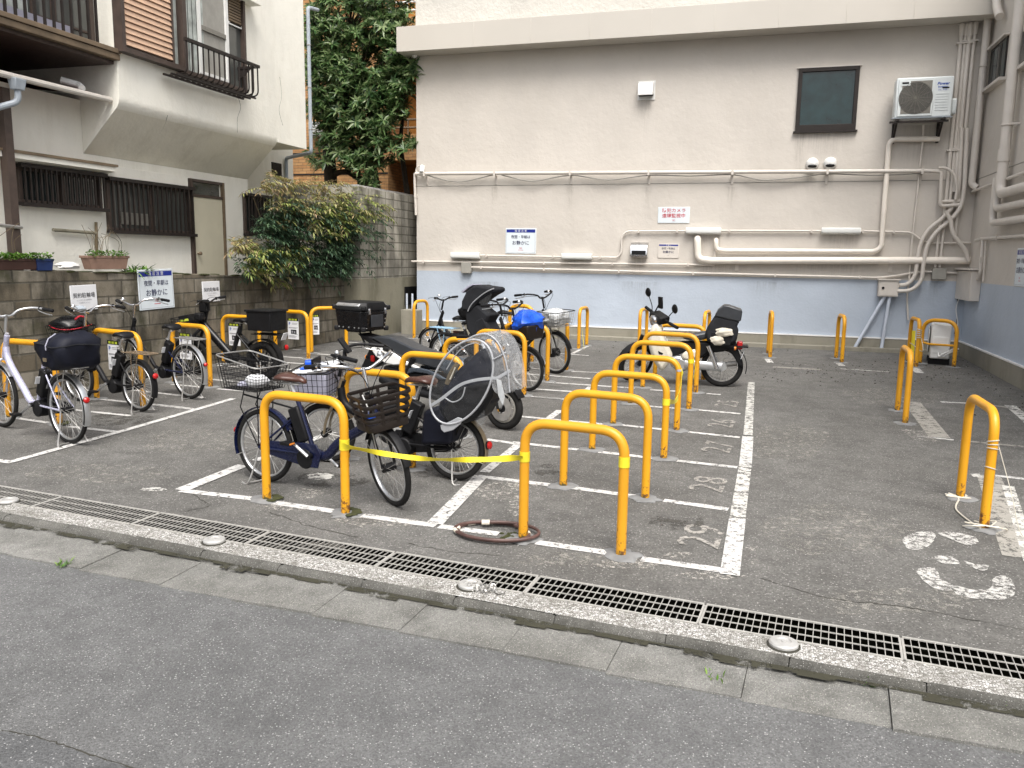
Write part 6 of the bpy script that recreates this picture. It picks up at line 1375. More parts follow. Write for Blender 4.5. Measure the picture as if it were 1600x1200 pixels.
b.tube([(L - .15, 0, .60), (L - .28, 0, .98)], .022, M['black'], 10); b.build("fork", t)
bars(t, L - .29, .98, T, 'black', 'flat', 'black', .28, False)
b = MB(); b.T = T; b.box((L - .22, .0, .93), (.10, .13, .16), M['black']); b.box((L - .2, .1, .8), (.1, .12, .1), M['black']); b.box((L - .12, 0, .72), (.08, .1, .07), M['black']); b.build("lamp_cluster", t, bevel=.02)
b = MB(); b.T = T; b.box((L + .02, .02, .74), (.16, .18, .14), M['black'], Mx.Rotation(R(10), 3, 'Y')); b.box((L + .02, .114, .745), (.13, .006, .03), M['lime'], Mx.Rotation(R(10), 3, 'Y')); b.build("front_bag", t, bevel=.02)
wire_basket(t, "front_basket", (L + .12, 0, .64), .2, .26, .12, 'black', 'black', 1.1, 5, 6, 3, T)
saddle(t, L * .27, .76, 'black', .27, .1); guard(t, (0, 0, r), r + .03, 35, 185, 'black', None, .055); guard(t, (L, 0, r), r + .03, 20, 150, 'black', T, .055)
b = MB(); b.tube([(L * .30, 0, .6), (L * .28, 0, .74)], .016, M['black'], 8); b.build("seat_post", t); cranks(t, bb.x, bb.z, .15, 20, 'black'); rack(t, r, 'black', .42, .1, -.32, .60)
px0, px1 = loc(387, 538, .17), loc(427, 497, .17)
b = MB(); b.box((-.075, 0, .775), (.37, .36, .25), M['black'], taper=.94); bx = b.build("delivery_box", t, bevel=.012)
b = MB(); b.box((-.075, 0, .905), (.40, .39, .025), M['black']); b.build("lid_rim", bx, bevel=.006)
lens(t, (-.36, 0, .44), (-1, 0, .1), r=.035); b = MB(); b.box((-.34, 0.0, .58), (.006, .1, .10), M['sign_plain'], Mx.Rotation(R(-25), 3, 'Y')); b.build("number_plate", t)
centre_stand(t, r, .12)

# ---- bicycles at the back, in the second row
k = step_bike("bicycle", "bicycle with a blue plastic bag in its front basket and a hooded child seat", (702, 600), (822, 611), r=.27, frame='black', frk='black', guardm='black', barm='black', steer=-8, ft=.02, sad_z=.78, bar_z=1.0, length=1.08, head=-16)
t, L, loc, T = k['t'], k['L'], k['loc'], k['T']
b = MB(); b.T = T; c = V((L + .02, 0, .66)); b.box(c + V((0, 0, .08)), (.30, .34, .18), M['brown_plastic'], taper=.86); fb = b.build("front_basket", t, bevel=.02)
b = MB(); b.T = T; lumpy(b, c + V((0, 0, .2)), (.17, .2, .14), M['blue_bag'], 12, .2, 22, 12, jit=.1); b.build("blue_bag", fb, angle=40)
headlamp(t, (L - .14, 0, .90), T, 'black')
def hp(x, y, off=-.13): return loc(640 + x / 5.714, 430 + y / 5.714, off)     # child seat and its hood, traced in profile
def hslab(name, pts, hw, m, bev, par, src=-.13):
    P = [hp(x, y, src) for x, y in pts]; b = MB(); b.prism([V((p.x, -hw, p.z)) for p in P], (0, 2 * hw, 0), M[m]); return b.build(name, par, bevel=bev, angle=50)
so = hslab("child_seat", [(488, 330), (540, 290), (600, 262), (640, 300), (690, 340), (722, 352), (700, 380), (650, 470), (640, 560), (560, 570), (500, 480)], .125, 'grey_cloth', .035, t)
hd = hslab("hood", [(462, 322), (466, 232), (505, 150), (560, 100), (605, 86), (640, 96), (700, 104), (748, 110), (752, 150), (690, 182), (620, 232), (575, 285), (545, 330), (500, 318)], .145, 'grey_cloth', .045, so)
b = MB(); b.tube([hp(x, y, -.15) for x, y in ((520, 322), (545, 270), (600, 212), (680, 152), (752, 118))], .007, M['piping'], 6, smooth=4); b.build("hood_binding", hd)
b = MB(); P = [hp(x, y, 0) for x, y in ((500, 150), (560, 96), (604, 82), (606, 92), (560, 118), (515, 160))]; b.prism([V((p.x, -.10, p.z + .006)) for p in P], (0, .2, 0), M['pale_cloth']); b.build("hood_patch", hd, bevel=.004)
for yy in (-.13, .125):
    b = MB(); P = [hp(x, y, yy) for x, y in ((615, 238), (690, 184), (735, 155), (716, 230), (716, 335), (690, 338))]; b.prism([V((p.x, yy, p.z)) for p in P], (0, .004, 0), M['clear']); b.build("clear_visor", hd)
hslab("leg_panel", [(582, 405), (650, 372), (722, 510), (690, 560), (572, 560)], .13, 'grey_cloth', .02, so)
rack(t, .27, 'black')
k = step_bike("bicycle", "bicycle with a pale blue rear carrier behind the clear child seat cover, facing right", (687, 580), (800, 592), r=.27, frame='black', guardm='black', barm='black', sad_z=.76, bar_z=.98, length=1.08, head=-14)
t = k['t']; rack(t, .27, 'sky_blue', .42, .085, -.24, .62); lens(t, (-.30, 0, .42), (-1, 0, .1), 'sign_plain', r=.025)
b = MB(); b.box((.12, .11, .48), (.16, .03, .2), M['brown_seat']); b.build("skirt_guard", t, bevel=.02)
t_, L, loc, T = k['t'], k['L'], k['loc'], k['T']
b = MB(); lumpy(b, (.38, 0, .86), (.14, .13, .12), M['black'], 6, .2); b.build("bag", t, angle=60)
k = step_bike("bicycle", "bicycle with a wire front basket full of white sheets, facing right near the back wall", (760, 571), (866, 584), r=.30, frame='black', frk='black', guardm='black', barm='black', steer=-12, ft=.022, sad_z=.80, bar_z=1.05, length=1.12, head=-18)
t, L, loc, T = k['t'], k['L'], k['loc'], k['T']
fb = wire_basket(t, "front_basket", (L + .04, 0, .68), .32, .36, .2, 'steel', 'black', 1.18, 9, 9, 5, T)
b = MB(); b.T = T; lumpy(b, (L + .04, 0, .80), (.17, .19, .12), M['foil'], 21, .2, 22, 12, jit=.14); b.build("white_sheet", fb, angle=30)
b = MB(); b.T = T
for s in (-1, 1): b.tube([(L, .06 * s, .3), (L + .02, .08 * s, .68)], .006, M['steel'], 6)
b.cyl((L, -.06, .30), (L, .06, .30), .062, M['black'], 20); b.build("hub_motor", t)
k = step_bike("bicycle", "dark bicycle facing left whose handlebar shows left of the hooded child seat", (775, 570), (676, 562), r=.25, frame='black', guardm='black', barm='black', sad_z=.74, bar_z=.93, length=1.05, head=168, style='flat')

# ================================================================== MOTORCYCLES
def slab(t, name, loc, pts, y0, y1, m, bev=.02, both=True, parent=None, org=None, sc=None):
    """outline traced on the plane y=y0 of the machine, given thickness from y0 to y1"""
    def cv(q):
        if org: q = (org[0] + q[0] / sc, org[1] + q[1] / sc)
        return loc(q[0], q[1], y0)
    P = [cv(q) for q in pts]; b = MB(); b.prism([V((p.x, y0, p.z)) for p in P], (0, y1 - y0, 0), M[m]); return b.build(name, parent or t, bevel=bev, angle=50)
t, L, loc = vehicle("motorcycle", "black and white motorcycle with a grey-black seat among the orange hoops", "motorcycle", (0, 0), (787, 671), None, 1.30, -18)
o_, s_ = (510, 450), 7.058
I = Mx.Identity(4); r = .215; T = steerT(L, r, 0, 64)
wheel(t, (0, 0, r), r, None, .05, 'black', cast=5, hubr=.06, disc=.09); wheel(t, (L, 0, r), r, T, .036, 'grey_box', cast=6, hubr=.04, disc=.12)
b = MB(); b.T = T
for s in (-1, 1): b.tube([(L, .085 * s, r), (L - .17, .085 * s, .75)], .024, M['black'], 10); b.tube([(L - .17, .085 * s, .75), (L - .21, .085 * s, .84)], .018, M['chrome'], 10)
b.box((L - .015, -.08, r + .06), (.07, .04, .1), M['alu']); b.build("fork", t); guard(t, (L, 0, r), r + .02, 30, 140, 'black', T, .06, stay=False)
bars(t, L - .26, .86, T, 'black', 'flat', 'black', .30, False)
g = -.11
slab(t, "seat", loc, [(470, 548), (560, 530), (700, 545), (820, 600), (960, 668), (1150, 733), (1300, 785), (1300, 880), (1200, 892), (950, 822), (850, 764), (760, 722), (690, 657), (600, 612), (520, 572)], g, -g, 'vinyl', .045, org=o_, sc=s_)
slab(t, "tail", loc, [(330, 500), (480, 540), (520, 580), (700, 662), (560, 640), (480, 650), (465, 610), (400, 560)], g * .9, -g * .9, 'black', .012, org=o_, sc=s_)
for y0, y1 in ((-.135, -.1), (.1, .135)):
    P = [loc(o_[0] + q[0] / s_, o_[1] + q[1] / s_, -.135) for q in ((480, 662), (520, 645), (580, 643), (690, 687), (830, 787), (1020, 880), (980, 892), (850, 846), (740, 852), (640, 830), (540, 752))]
    b = MB(); b.prism([V((p.x, y0, p.z)) for p in P], (0, y1 - y0, 0), M['white_gloss']); pn = b.build("white_side_panel", t, bevel=.012)
    P = [loc(o_[0] + q[0] / s_, o_[1] + q[1] / s_, -.145) for q in ((850, 880), (1010, 882), (1120, 905), (1220, 950), (1320, 1010), (1240, 1010), (1100, 950), (960, 930), (860, 965))]
    b = MB(); b.prism([V((p.x, y0 * 1.06, p.z)) for p in P], (0, y1 - y0, 0), M['gunmetal']); b.build("grey_side_panel", t, bevel=.012)
lt = loc(510 + 605 / s_, 450 + 712 / s_, -.137)
text("XLINER", .05, M['black'], "lettering", t, Mx.Translation((lt.x, -.1375, lt.z)) @ Mx.Rotation(R(90), 4, 'X') @ Mx.Rotation(R(-32), 4, 'Z'), weight=.002, shear=.2)
slab(t, "engine_block", loc, [(620, 850), (800, 900), (1000, 930), (1200, 960), (1350, 1020), (1380, 1120), (1250, 1190), (1000, 1200), (800, 1190), (680, 1100), (620, 980)], -.12, .12, 'black', .03, org=o_, sc=s_)
slab(t, "fuel_tank", loc, [(1290, 790), (1400, 760), (1500, 800), (1540, 900), (1450, 980), (1300, 960), (1200, 900)], -.13, .13, 'gunmetal', .05, org=o_, sc=s_)
slab(t, "front_cowl", loc, [(1480, 800), (1560, 740), (1640, 820), (1620, 980), (1540, 1010)], -.12, .12, 'black', .04, org=o_, sc=s_)
slab(t, "rear_mudguard", loc, [(380, 872), (425, 775), (480, 650), (540, 750), (640, 832), (560, 862), (480, 892)], -.05, .05, 'black', .01, org=o_, sc=s_)
p = loc(510 + 508 / s_, 450 + 780 / s_, -.06); b = MB(); b.box((p.x, 0, p.z), (.05, .14, .07), M['red_lens']); b.build("tail_light", t, bevel=.012)
for s in (-1, 1): lens(t, (p.x + .02, .16 * s, p.z + .03), (-1, 0, 0), 'orange_lens', .022, "turn_signal")
b = MB(); b.tube([(L * .5, -.16, .25), (.1, -.19, .32), (-.12, -.19, .38)], [.03, .05, .055], M['black'], 14, smooth=4); b.build("exhaust", t)
b = MB(); b.tube([(.02, .1, .1), (.02, .2, .01)], .012, M['black'], 6); b.tube([(0, .09, r), (L * .42, .08, .34)], .025, M['black'], 8); b.tube([(0, -.09, r), (L * .42, -.08, .34)], .025, M['black'], 8); b.tube([(.25, -.12, .62), (.08, -.12, .32)], .03, M['black'], 8); b.build("swing_arm", t)
cc = loc(565, 514, 0); cx, cz = cc.x, cc.z
b = MB()
for s in (-1, 1): b.tube([(cx + .11, .07 * s, cz - .13), (cx + .05, .08 * s, cz - .02), (cx - .12, .08 * s, cz - .02)], .012, M['black'], 8)
b.box((cx - .02, 0, cz - .012), (.22, .20, .02), M['black']); b.build("case_rack", t)
cc = loc(565, 514, 0); cx, cz = cc.x, cc.z
cs = thing("top_case", "large black top case with aluminium edge bars on the motorcycle's rear rack", "top case", W[t.name] @ V((cx, 0, cz)), W[t.name].to_3x3())
b = MB(); hx, hy = .235, .205; H0, H1, H2 = .0, .205, .30
def oct_(hx, hy, z, c): return [V(p) for p in ((-hx + c, -hy, z), (hx - c, -hy, z), (hx, -hy + c, z), (hx, hy - c, z), (hx - c, hy, z), (-hx + c, hy, z), (-hx, hy - c, z), (-hx, -hy + c, z))]
b.loft([oct_(hx * .90, hy * .90, 0, .05), oct_(hx, hy, H1, .05)], M['black_gloss']); b.build("case_body", cs, bevel=.008)
b = MB(); b.loft([oct_(hx * 1.015, hy * 1.015, H1 + .004, .05), oct_(hx * 1.015, hy * 1.015, H1 + .03, .05), oct_(hx * .90, hy * .86, H2, .05)], M['black']); b.build("case_lid", cs, bevel=.008)
for s in (-1, 1):
    b = MB(); b.box((0, s * hy * .93, H2 - .03), (hx * 1.45, .045, .02), M['alu'], Mx.Rotation(R(-38 * s), 3, 'X')); b.build("edge_bar", cs, bevel=.006)
b = MB()
for sx in (-1, 1):
    for sy in (-1, 1): b.box((sx * (hx - .02), sy * (hy - .02), H1 + .035), (.055, .055, .05), M['black'], Mx.Rotation(R(45), 3, 'Z')); b.box((sx * (hx - .035), sy * (hy - .035), .015), (.055, .055, .05), M['black'], Mx.Rotation(R(45), 3, 'Z'))
b.build("corner_guard", cs, bevel=.012)
b = MB(); rnd = random.Random(1)
for f in (-.7, -.4, 0, .4, .7):
    for z in (.03,): b.lathe((f * hx * .9, -hy * .915, z), (0, -1, 0), [(0, .004), (.008, .003), (.009, 0)], M['alu'], 8)
for z in (.03, .075, .12): b.lathe((hx * (.91 + z * .5) - .01, -hy * .66, z), (1, -.6, 0), [(0, .006), (.007, .005), (.008, 0)], M['alu'], 8); b.lathe((hx * (.91 + z * .5), hy * .62, z), (1, 0, 0), [(0, .004), (.007, .003), (.008, 0)], M['alu'], 8)
b.build("rivet", cs)
b = MB(); b.box((hx * .99, 0, H1 * .5), (.012, .18, .13), M['vinyl']); b.box((hx * 1.02, -.12, H1), (.02, .03, .06), M['chrome']); b.box((hx * 1.02, .12, H1), (.02, .03, .06), M['chrome']); b.build("back_pad", cs, bevel=.005)
# ---- cream moped
t, L, loc = vehicle("moped", "cream step-through moped facing left in front of the pale blue wall band", "moped", (1126, 604), (992, 597))
o_, s_ = (940, 440), 4.2867; r = .265
def lp(x, y, off=0.0): return loc(o_[0] + x / s_, o_[1] + y / s_, off)
T = steerT(L, r, 46, 64)
wheel(t, (0, 0, r), r, None, .033, 'chrome', 32, .06, 'alu'); wheel(t, (L, 0, r), r, T, .030, 'chrome', 32, .055, 'alu')
guard(t, (L, 0, r), r + .02, 25, 165, 'black', T, .055, stay=False)
b = MB(); b.T = T
for s in (-1, 1): b.tube([(L + .01, .075 * s, r), (L - .10, .075 * s, .62)], .026, M['black'], 10)
b.build("fork", t)
def pslab(name, pts, y0, y1, m, bev=.02, src=None):
    P = [lp(x, y, src if src is not None else max(y0, y1)) for x, y in pts]; b = MB(); b.prism([V((p.x, y0, p.z)) for p in P], (0, y1 - y0, 0), M[m]); return b.build(name, t, bevel=bev, angle=50)
pslab("leg_shield", [(348, 272), (398, 292), (404, 350), (440, 420), (470, 482), (474, 522), (402, 612), (362, 562), (332, 502), (302, 402), (322, 330)], -.16, .16, 'cream_gloss', .05)
b = MB(); q = lp(395, 475, .165); b.prism([V((q.x + .035, .161, q.z + .02)), V((q.x - .035, .161, q.z - .01)), V((q.x - .02, .161, q.z - .03)), V((q.x + .02, .161, q.z - .02))], (0, .004, 0), M['black']); b.build("shield_vent", t)
pslab("side_cover", [(532, 492), (560, 470), (620, 455), (662, 470), (650, 512), (580, 532), (540, 522)], -.13, .13, 'cream_gloss', .03)
pslab("body_frame", [(440, 440), (540, 400), (700, 400), (780, 420), (860, 440), (820, 470), (720, 480), (660, 520), (560, 470), (470, 520)], -.07, .07, 'black', .03)
pslab("seat", [(528, 348), (560, 342), (610, 352), (690, 334), (722, 350), (700, 388), (610, 402), (545, 385)], -.12, .12, 'vinyl', .04)
pslab("engine", [(455, 505), (520, 495), (560, 520), (600, 560), (570, 600), (500, 600), (460, 560)], -.1, .1, 'alu', .03)
b = MB()
for i in range(7): q = lp(470 + i * 9, 545); b.box((q.x, 0, q.z), (.008, .23, .08), M['steel'])
b.build("cooling_fin", t)
p1, p2 = lp(690, 560, .1), lp(770, 600, .1)
b = MB(); cxs = V((lp(770, 580, .1).x, .085, r)); b.tube([V((L * .42, .1, r + .02)), V((0, .1, r))], 1, M['alu'], 12, flat=(.02, .058), up=YAX); b.build("chain_case", t, angle=60)
q1, q2 = lp(716, 430, .12), lp(772, 582, .12)
for yy in (.12, -.12): b = MB(); b.tube([V((q1.x, yy, q1.z)), V((q2.x, yy, q2.z))], .028, M['chrome'], 12); b.build("shock_absorber", t)
guard(t, (0, 0, r), r + .04, 50, 195, 'black', None, .075, stay=False)
pslab("rear_mudguard", [(760, 410), (900, 400), (915, 460), (930, 500), (950, 575), (915, 560), (890, 510), (850, 460), (780, 450)], -.07, .07, 'black', .015)
q = lp(925, 425); b = MB(); b.box((q.x, 0, q.z), (.07, .15, .10), M['red_lens']); b.build("tail_light", t, bevel=.015)
for s in (-1, 1): q = lp(900, 440); lens(t, (q.x + .02, .14 * s, q.z), (-1, 0, 0), 'orange_lens', .026, "turn_signal")
q = lp(932, 487); b = MB(); b.box((q.x - .02, 0, q.z), (.006, .17, .11), M['sign_plain'], Mx.Rotation(R(-18), 3, 'Y')); b.build("number_plate", t)
b = MB(); b.tube([(L * .5, -.12, .2), (.2, -.14, .24), (-.2, -.14, .3)], [.02, .035, .04], M['steel'], 12, smooth=4); b.build("exhaust", t)
# handlebar, mirrors
hz_ = lp(380, 235).z; hx_ = lp(380, 235).x
b = MB(); b.T = T; b.box((hx_, 0, hz_), (.16, .24, .10), M['black']); b.tube([(hx_ - .02, -.30, hz_), (hx_, 0, hz_ + .01), (hx_ - .02, .30, hz_)], .018, M['black'], 10); hb = b.build("handlebar", t, bevel=.035)
for s in (-1, 1):
    b = MB(); b.T = T; b.tube([(hx_ - .02, .2 * s, hz_), (hx_ - .03, .35 * s, hz_)], .021, M['black'], 12); b.build("grip", hb)
    b = MB(); b.T = T; m0 = V((hx_, .17 * s, hz_ + .02)); m1 = V((hx_ + .01, .27 * s, hz_ + .2)); b.tube([m0, m0 + V((0, .02 * s, .08)), m1], .006, M['black'], 6, smooth=4); b.lathe(m1 + V((.0, .02 * s, .04)), (-1, 0, 0), [(0, -.02), (.045, -.015), (.06, 0), (.055, .004), (0, .004)], M['black'], 22); b.lathe(m1 + V((-.005, .02 * s, .04)), (-1, 0, 0), [(0, 0), (.052, 0)], M['glass_grey'], 22); b.build("mirror", hb)
b = MB(); b.T = T; b.box((hx_ - .0, -.02, hz_ + .2), (.03, .07, .15), M['black'], Mx.Rotation(R(15), 3, 'X')); b.tube([(hx_, -.1, hz_ + .05), (hx_, -.04, hz_ + .18)], .01, M['black'], 6); b.build("phone_holder", hb, bevel=.01)
b = MB(); b.T = T; b.lathe((hx_ + .08, 0, hz_ - .03), (1, 0, -.1), [(0, -.06), (.07, -.03), (.075, .01), (.06, .03), (0, .04)], M['chrome'], 22); b.build("headlamp", t)
# delivery bag on the rack: a thing of its own
bo = lp(800, 400); bag = thing("delivery_bag", "tall leaning black delivery bag with pale cloths in its net on the moped", "bag", W[t.name] @ V((bo.x, 0, bo.z)), W[t.name].to_3x3())
org = V((bo.x, 0, bo.z))
P = [lp(x, y, .17) - org for x, y in ((692, 335), (730, 275), (762, 228), (930, 262), (905, 300), (917, 330), (905, 400), (842, 432), (705, 402))]
b = MB(); b.prism([V((p.x, -.17, p.z)) for p in P], (0, .34, 0), M['grey_cloth']); b.build("bag_body", bag, bevel=.03)
P = [lp(x, y, .18) - org for x, y in ((755, 232), (780, 190), (818, 160), (850, 160), (938, 190), (943, 205), (935, 262), (920, 270))]
b = MB(); b.prism([V((p.x, -.18, p.z)) for p in P], (0, .36, 0), M['vinyl']); b.build("bag_lid", bag, bevel=.03)
b = MB(); q = lp(778, 395, .2) - org; lumpy(b, (q.x, .185, q.z), (.085, .035, .06), M['rope'], 2, .25); q = lp(820, 340, .2) - org; lumpy(b, (q.x, .19, q.z), (.10, .035, .055), M['rope'], 8, .3); b.build("stuffed_cloth", bag, angle=40)
b = MB(); q = lp(800, 385, .2) - org; b.box((q.x, .178, q.z), (.24, .012, .16), M['black']); b.build("side_pocket", bag, bevel=.005)
b = MB(); b.box((-.1, 0, bo.z - .05), (.42, .26, .02), M['black']); b.build("rear_rack", t)

# ================================================================== PARKING NOTICES hanging behind the hoops
def notice(label, h, f, w=.22, hh=.33, drop=.10, back=.03, seen=1.0):
    hp, p, q, hgt = h; d = (q - p); d.z = 0; c = p.lerp(q, f); rz = math.atan2(d.y, d.x); nn = V((-math.sin(rz), math.cos(rz), 0))
    zc = gz(c.y) + hgt - drop - hh / 2
    t = thing("parking_notice", label, "notice", (c.x + nn.x * back, c.y + nn.y * back, zc), rz, group="paper parking notices on the left hoops")
    b = MB(); b.box((0, .002, 0), (w, .003, hh), M['sign_plain']); b.build("sheet", t)
    b = MB(); b.span((-w / 2, -.0012, hh * .36), (w / 2, .0003, hh / 2), M['black']); b.build("header_bar", t)
    b = MB()
    for k_ in range(3): b.span((-w * .4 + k_ * w * .28, -.0025, hh * .385), (-w * .4 + k_ * w * .28 + w * .2, -.0014, hh * .465), M['lime'])
    b.build("header_print", t)
    text("P", hh * .19, M['ink_blue'], "lettering", t, Mx.Translation((-w * .32, -.003, hh * .22)) @ FACE, weight=.002)
    b = MB()
    for z, a, e in ((.25, -.1, .4), (.2, -.1, .35), (.04, -.42, .42), (.01, -.42, .3), (-.34, -.42, .1), (-.38, -.42, .3), (-.42, -.42, .2), (-.28, .12, .42)): b.span((w * a, -.0012, hh * z), (w * e, .0003, hh * (z + .02)), M['ink_grey'])
    b.build("print_lines", t)
    b = MB(); b.span((-w * .22, -.0012, -hh * .25), (w * .3, .0003, -hh * .05), M['grey_cloth']); b.span((-w * .15, -.0022, -hh * .2), (-w * .02, -.0013, -hh * .1), M['ink_grey']); b.span((w * .06, -.0022, -hh * .22), (w * .2, -.0013, -hh * .12), M['ink_grey']); b.build("photo_panel", t)
    return t
notice("parking notice on the hoop behind the black step-through bicycle", hL2, .38)
notice("parking notice on the hoop over the blue-stayed bicycle, partly behind its saddle", hL3, .30)
notice("parking notice with a blue P left of the black delivery box", hL4, .28)
notice("parking notice just right of the black delivery box", hL5, .52)
notice("narrow looking parking notice on the hoop left of the motorcycle top case", hL6, .14, w=.12)
# ================================================================== PLANTS
def leaf(b, p, d, n, ln, w, m, fold=.25, droop=.2):
    d = d.normalized(); s = d.cross(n)
    if s.length < 1e-4: s = d.orthogonal()
    s.normalize(); n = s.cross(d).normalized()
    mid = p + d * ln * .5 - V((0, 0, droop * ln * .25)); tip = p + d * ln - V((0, 0, droop * ln))
    l, r_ = mid + s * w * .5 + n * w * fold, mid - s * w * .5 + n * w * fold
    b.add([p, r_, mid, l, tip], [(0, 1, 2), (0, 2, 3), (1, 4, 2), (2, 4, 3)], m)
rnd = random.Random(11)
YTREE = 16.2
def tp(u, v, dy=0.0): return PY(u, v, YTREE + dy)
base = tp(520, 330)
t = thing("evergreen_tree", "dark evergreen tree with glossy leaves between the old house and the beige building", "tree", (base.x, base.y, .3))
b = MB()
root_ = V((base.x, base.y, .2))
tr = [root_, tp(517, 290), tp(514, 240), tp(513, 200), tp(522, 150), tp(540, 90), tp(552, 40)]
b.tube(tr, [.16, .14, .125, .11, .09, .07, .04], M['bark'], 10, smooth=4)
limbs = [([tp(514, 275), tp(540, 268), tp(562, 280, .2), tp(585, 262, .3)], .07), ([tp(590, 300, .3), tp(582, 250, .3), tp(570, 215, .2), tp(560, 180)], .08), ([tp(562, 288, .3), tp(556, 240, .2), tp(545, 200)], .05), ([tp(522, 150), tp(560, 125), tp(600, 100)], .06), ([tp(516, 190), tp(500, 150), tp(498, 100)], .05), ([tp(530, 120), tp(520, 60), tp(505, 20)], .05),
         ([tp(640, 330, .6), tp(632, 270, .6), tp(626, 220, .6), tp(632, 150, .5), tp(620, 90)], .07), ([tp(560, 180), tp(590, 170), tp(620, 150)], .04), ([tp(556, 245), tp(575, 230), tp(600, 205)], .035)]
for P, r0 in limbs: b.tube(P, [r0 * (1 - .75 * i / (len(P) - 1)) for i in range(len(P))], M['bark'], 8, smooth=5)
lobes = [((545, 25), 58, 40, 50), ((600, 55), 42, 38, 36), ((510, 60), 34, 45, 34), ((560, 95), 58, 42, 52), ((625, 95), 26, 40, 22), ((520, 130), 36, 32, 26), ((590, 140), 36, 25, 20), ((530, 175), 40, 35, 44), ((575, 185), 40, 38, 44), ((520, 215), 28, 28, 22), ((560, 225), 42, 32, 38), ((590, 205), 22, 22, 14), ((575, 262), 18, 26, 13), ((548, 250), 22, 14, 10), ((625, 170), 16, 14, 9), ((632, 225), 16, 14, 7), ((505, 255), 18, 12, 5), ((505, 100), 25, 25, 14), ((500, 175), 18, 22, 12), ((590, -30), 60, 30, 30), ((520, -20), 45, 30, 24), ((580, 285), 14, 10, 5), ((487, 240), 8, 8, 2), ((640, 80), 18, 22, 9), ((642, 125), 12, 18, 7), ((612, 128), 26, 18, 12), ((492, 40), 16, 34, 14), ((492, 105), 14, 34, 14), ((494, 160), 14, 26, 10), ((620, 50), 26, 34, 20), ((632, 100), 18, 30, 14), ((612, 172), 24, 22, 14), ((600, 10), 44, 22, 16), ((545, 140), 50, 60, 40), ((625, 140), 22, 14, 8), ((602, 240), 18, 22, 8)]
lb = MB(); tw = MB()
for (cu, cv), ru, rv, n in lobes:
    hub = tp(cu, cv + rv * .5)
    for _ in range(int(n * 3.3)):
        a, q = rnd.uniform(0, 6.283), math.sqrt(rnd.random()); dy = rnd.uniform(-.85, .6)
        c = tp(cu + ru * q * math.cos(a), cv + rv * q * math.sin(a), dy)
        up = V((rnd.gauss(0, .5), rnd.gauss(-.45, .4), rnd.gauss(.75, .35))).normalized()
        if rnd.random() < .35: tw.tube([hub.lerp(c, .15), hub.lerp(c, .6) - V((0, 0, .05)), c], .010, M['bark'], 4)
        u0 = up.orthogonal().normalized(); k = rnd.randint(9, 13); ph = rnd.uniform(0, 6)
        for i in range(k):
            an = ph + 2 * math.pi * i / k * 1.62; el = rnd.uniform(.05, .75)
            d = (u0 * math.cos(an) + up.cross(u0) * math.sin(an)) * math.cos(el) + up * math.sin(el)
            leaf(lb, c, d, up, rnd.uniform(.10, .25), rnd.uniform(.036, .06), M['leaf_tree'], .22, rnd.uniform(.05, .35))
b.build("trunk", t, world=True); 
tw.build("twig", t, world=True); lb.build("crown", t, world=True, angle=180)

def frond(b, p, d, ln, m, w=.034, k=7, fl=.095):
    side = d.cross(V((0, 0, 1))).normalized(); pts = []
    for i in range(k + 1):
        f = i / k; q = p + d * ln * f - V((0, 0, ln * .38 * f * f)); pts.append(q)
    for i in range(1, k + 1):
        f = i / k; q = pts[i]; dd = (pts[i] - pts[i - 1]).normalized()
        for s in (-1, 1):
            if i == k and s == 1: leaf(b, q, dd, V((0, 0, 1)), fl, w, m, .15, .3); continue
            e = (dd * .6 + side * s + V((0, 0, rnd.uniform(-.35, .15)))).normalized(); leaf(b, q, e, V((0, 0, 1)), fl * rnd.uniform(.7, 1.15), w * rnd.uniform(.8, 1.15), m, .15, rnd.uniform(.15, .5))
p0_ = on_wall(470, 430, -.3)
t = thing("garden_shrub", "large bush with reddish top and dark drooping leaves hanging over the block wall", "shrub", (p0_.x, p0_.y, 1.2))
st = MB(); L1, L2, L3 = MB(), MB(), MB()
for i in range(16):
    u = rnd.uniform(410, 570); P = [on_wall(u, 438, -.25), on_wall(u + rnd.uniform(-10, 10), 380, -.2), on_wall(u + rnd.uniform(-30, 30), 310, -.1)]
    st.tube(P, [.016, .012, .006], M['straw'], 5, smooth=4)
def scatter(n, cu, cv, ru, rv, lst, mt, ln=(.2, .36), off=(-.2, .32)):
    for _ in range(int(n * (3.4 if mt == 'leaf_dark' else 1.8))):
        a, q = rnd.uniform(0, 6.283), math.sqrt(rnd.random()); p = on_wall(cu + ru * q * math.cos(a), cv + rv * q * math.sin(a), rnd.uniform(*off))
        d = (wd * rnd.gauss(.1, .8) + wn * rnd.gauss(.55, .5) + V((0, 0, rnd.gauss(.3, .35)))).normalized(); frond(lst, p, d, rnd.uniform(*ln), M[mt], rnd.uniform(.026, .036), rnd.randint(4, 7), rnd.uniform(.09, .13))
scatter(120, 480, 375, 85, 55, L1, 'leaf_dark'); scatter(70, 540, 365, 55, 48, L1, 'leaf_dark'); scatter(50, 440, 350, 40, 40, L1, 'leaf_dark'); scatter(36, 500, 408, 70, 18, L1, 'leaf_dark'); scatter(26, 405, 410, 40, 20, L1, 'leaf_dark')
scatter(60, 545, 325, 55, 22, L2, 'leaf_lime'); scatter(40, 490, 330, 70, 18, L2, 'leaf_lime', off=(0, .3)); scatter(42, 425, 395, 45, 14, L2, 'leaf_lime', off=(.05, .35)); scatter(18, 410, 415, 35, 10, L2, 'leaf_lime', off=(.1, .35)); scatter(14, 520, 360, 40, 18, L2, 'leaf_lime', off=(.2, .35)); scatter(4, 437, 438, 5, 6, L2, 'leaf_lime', (.1, .16), (.1, .25))
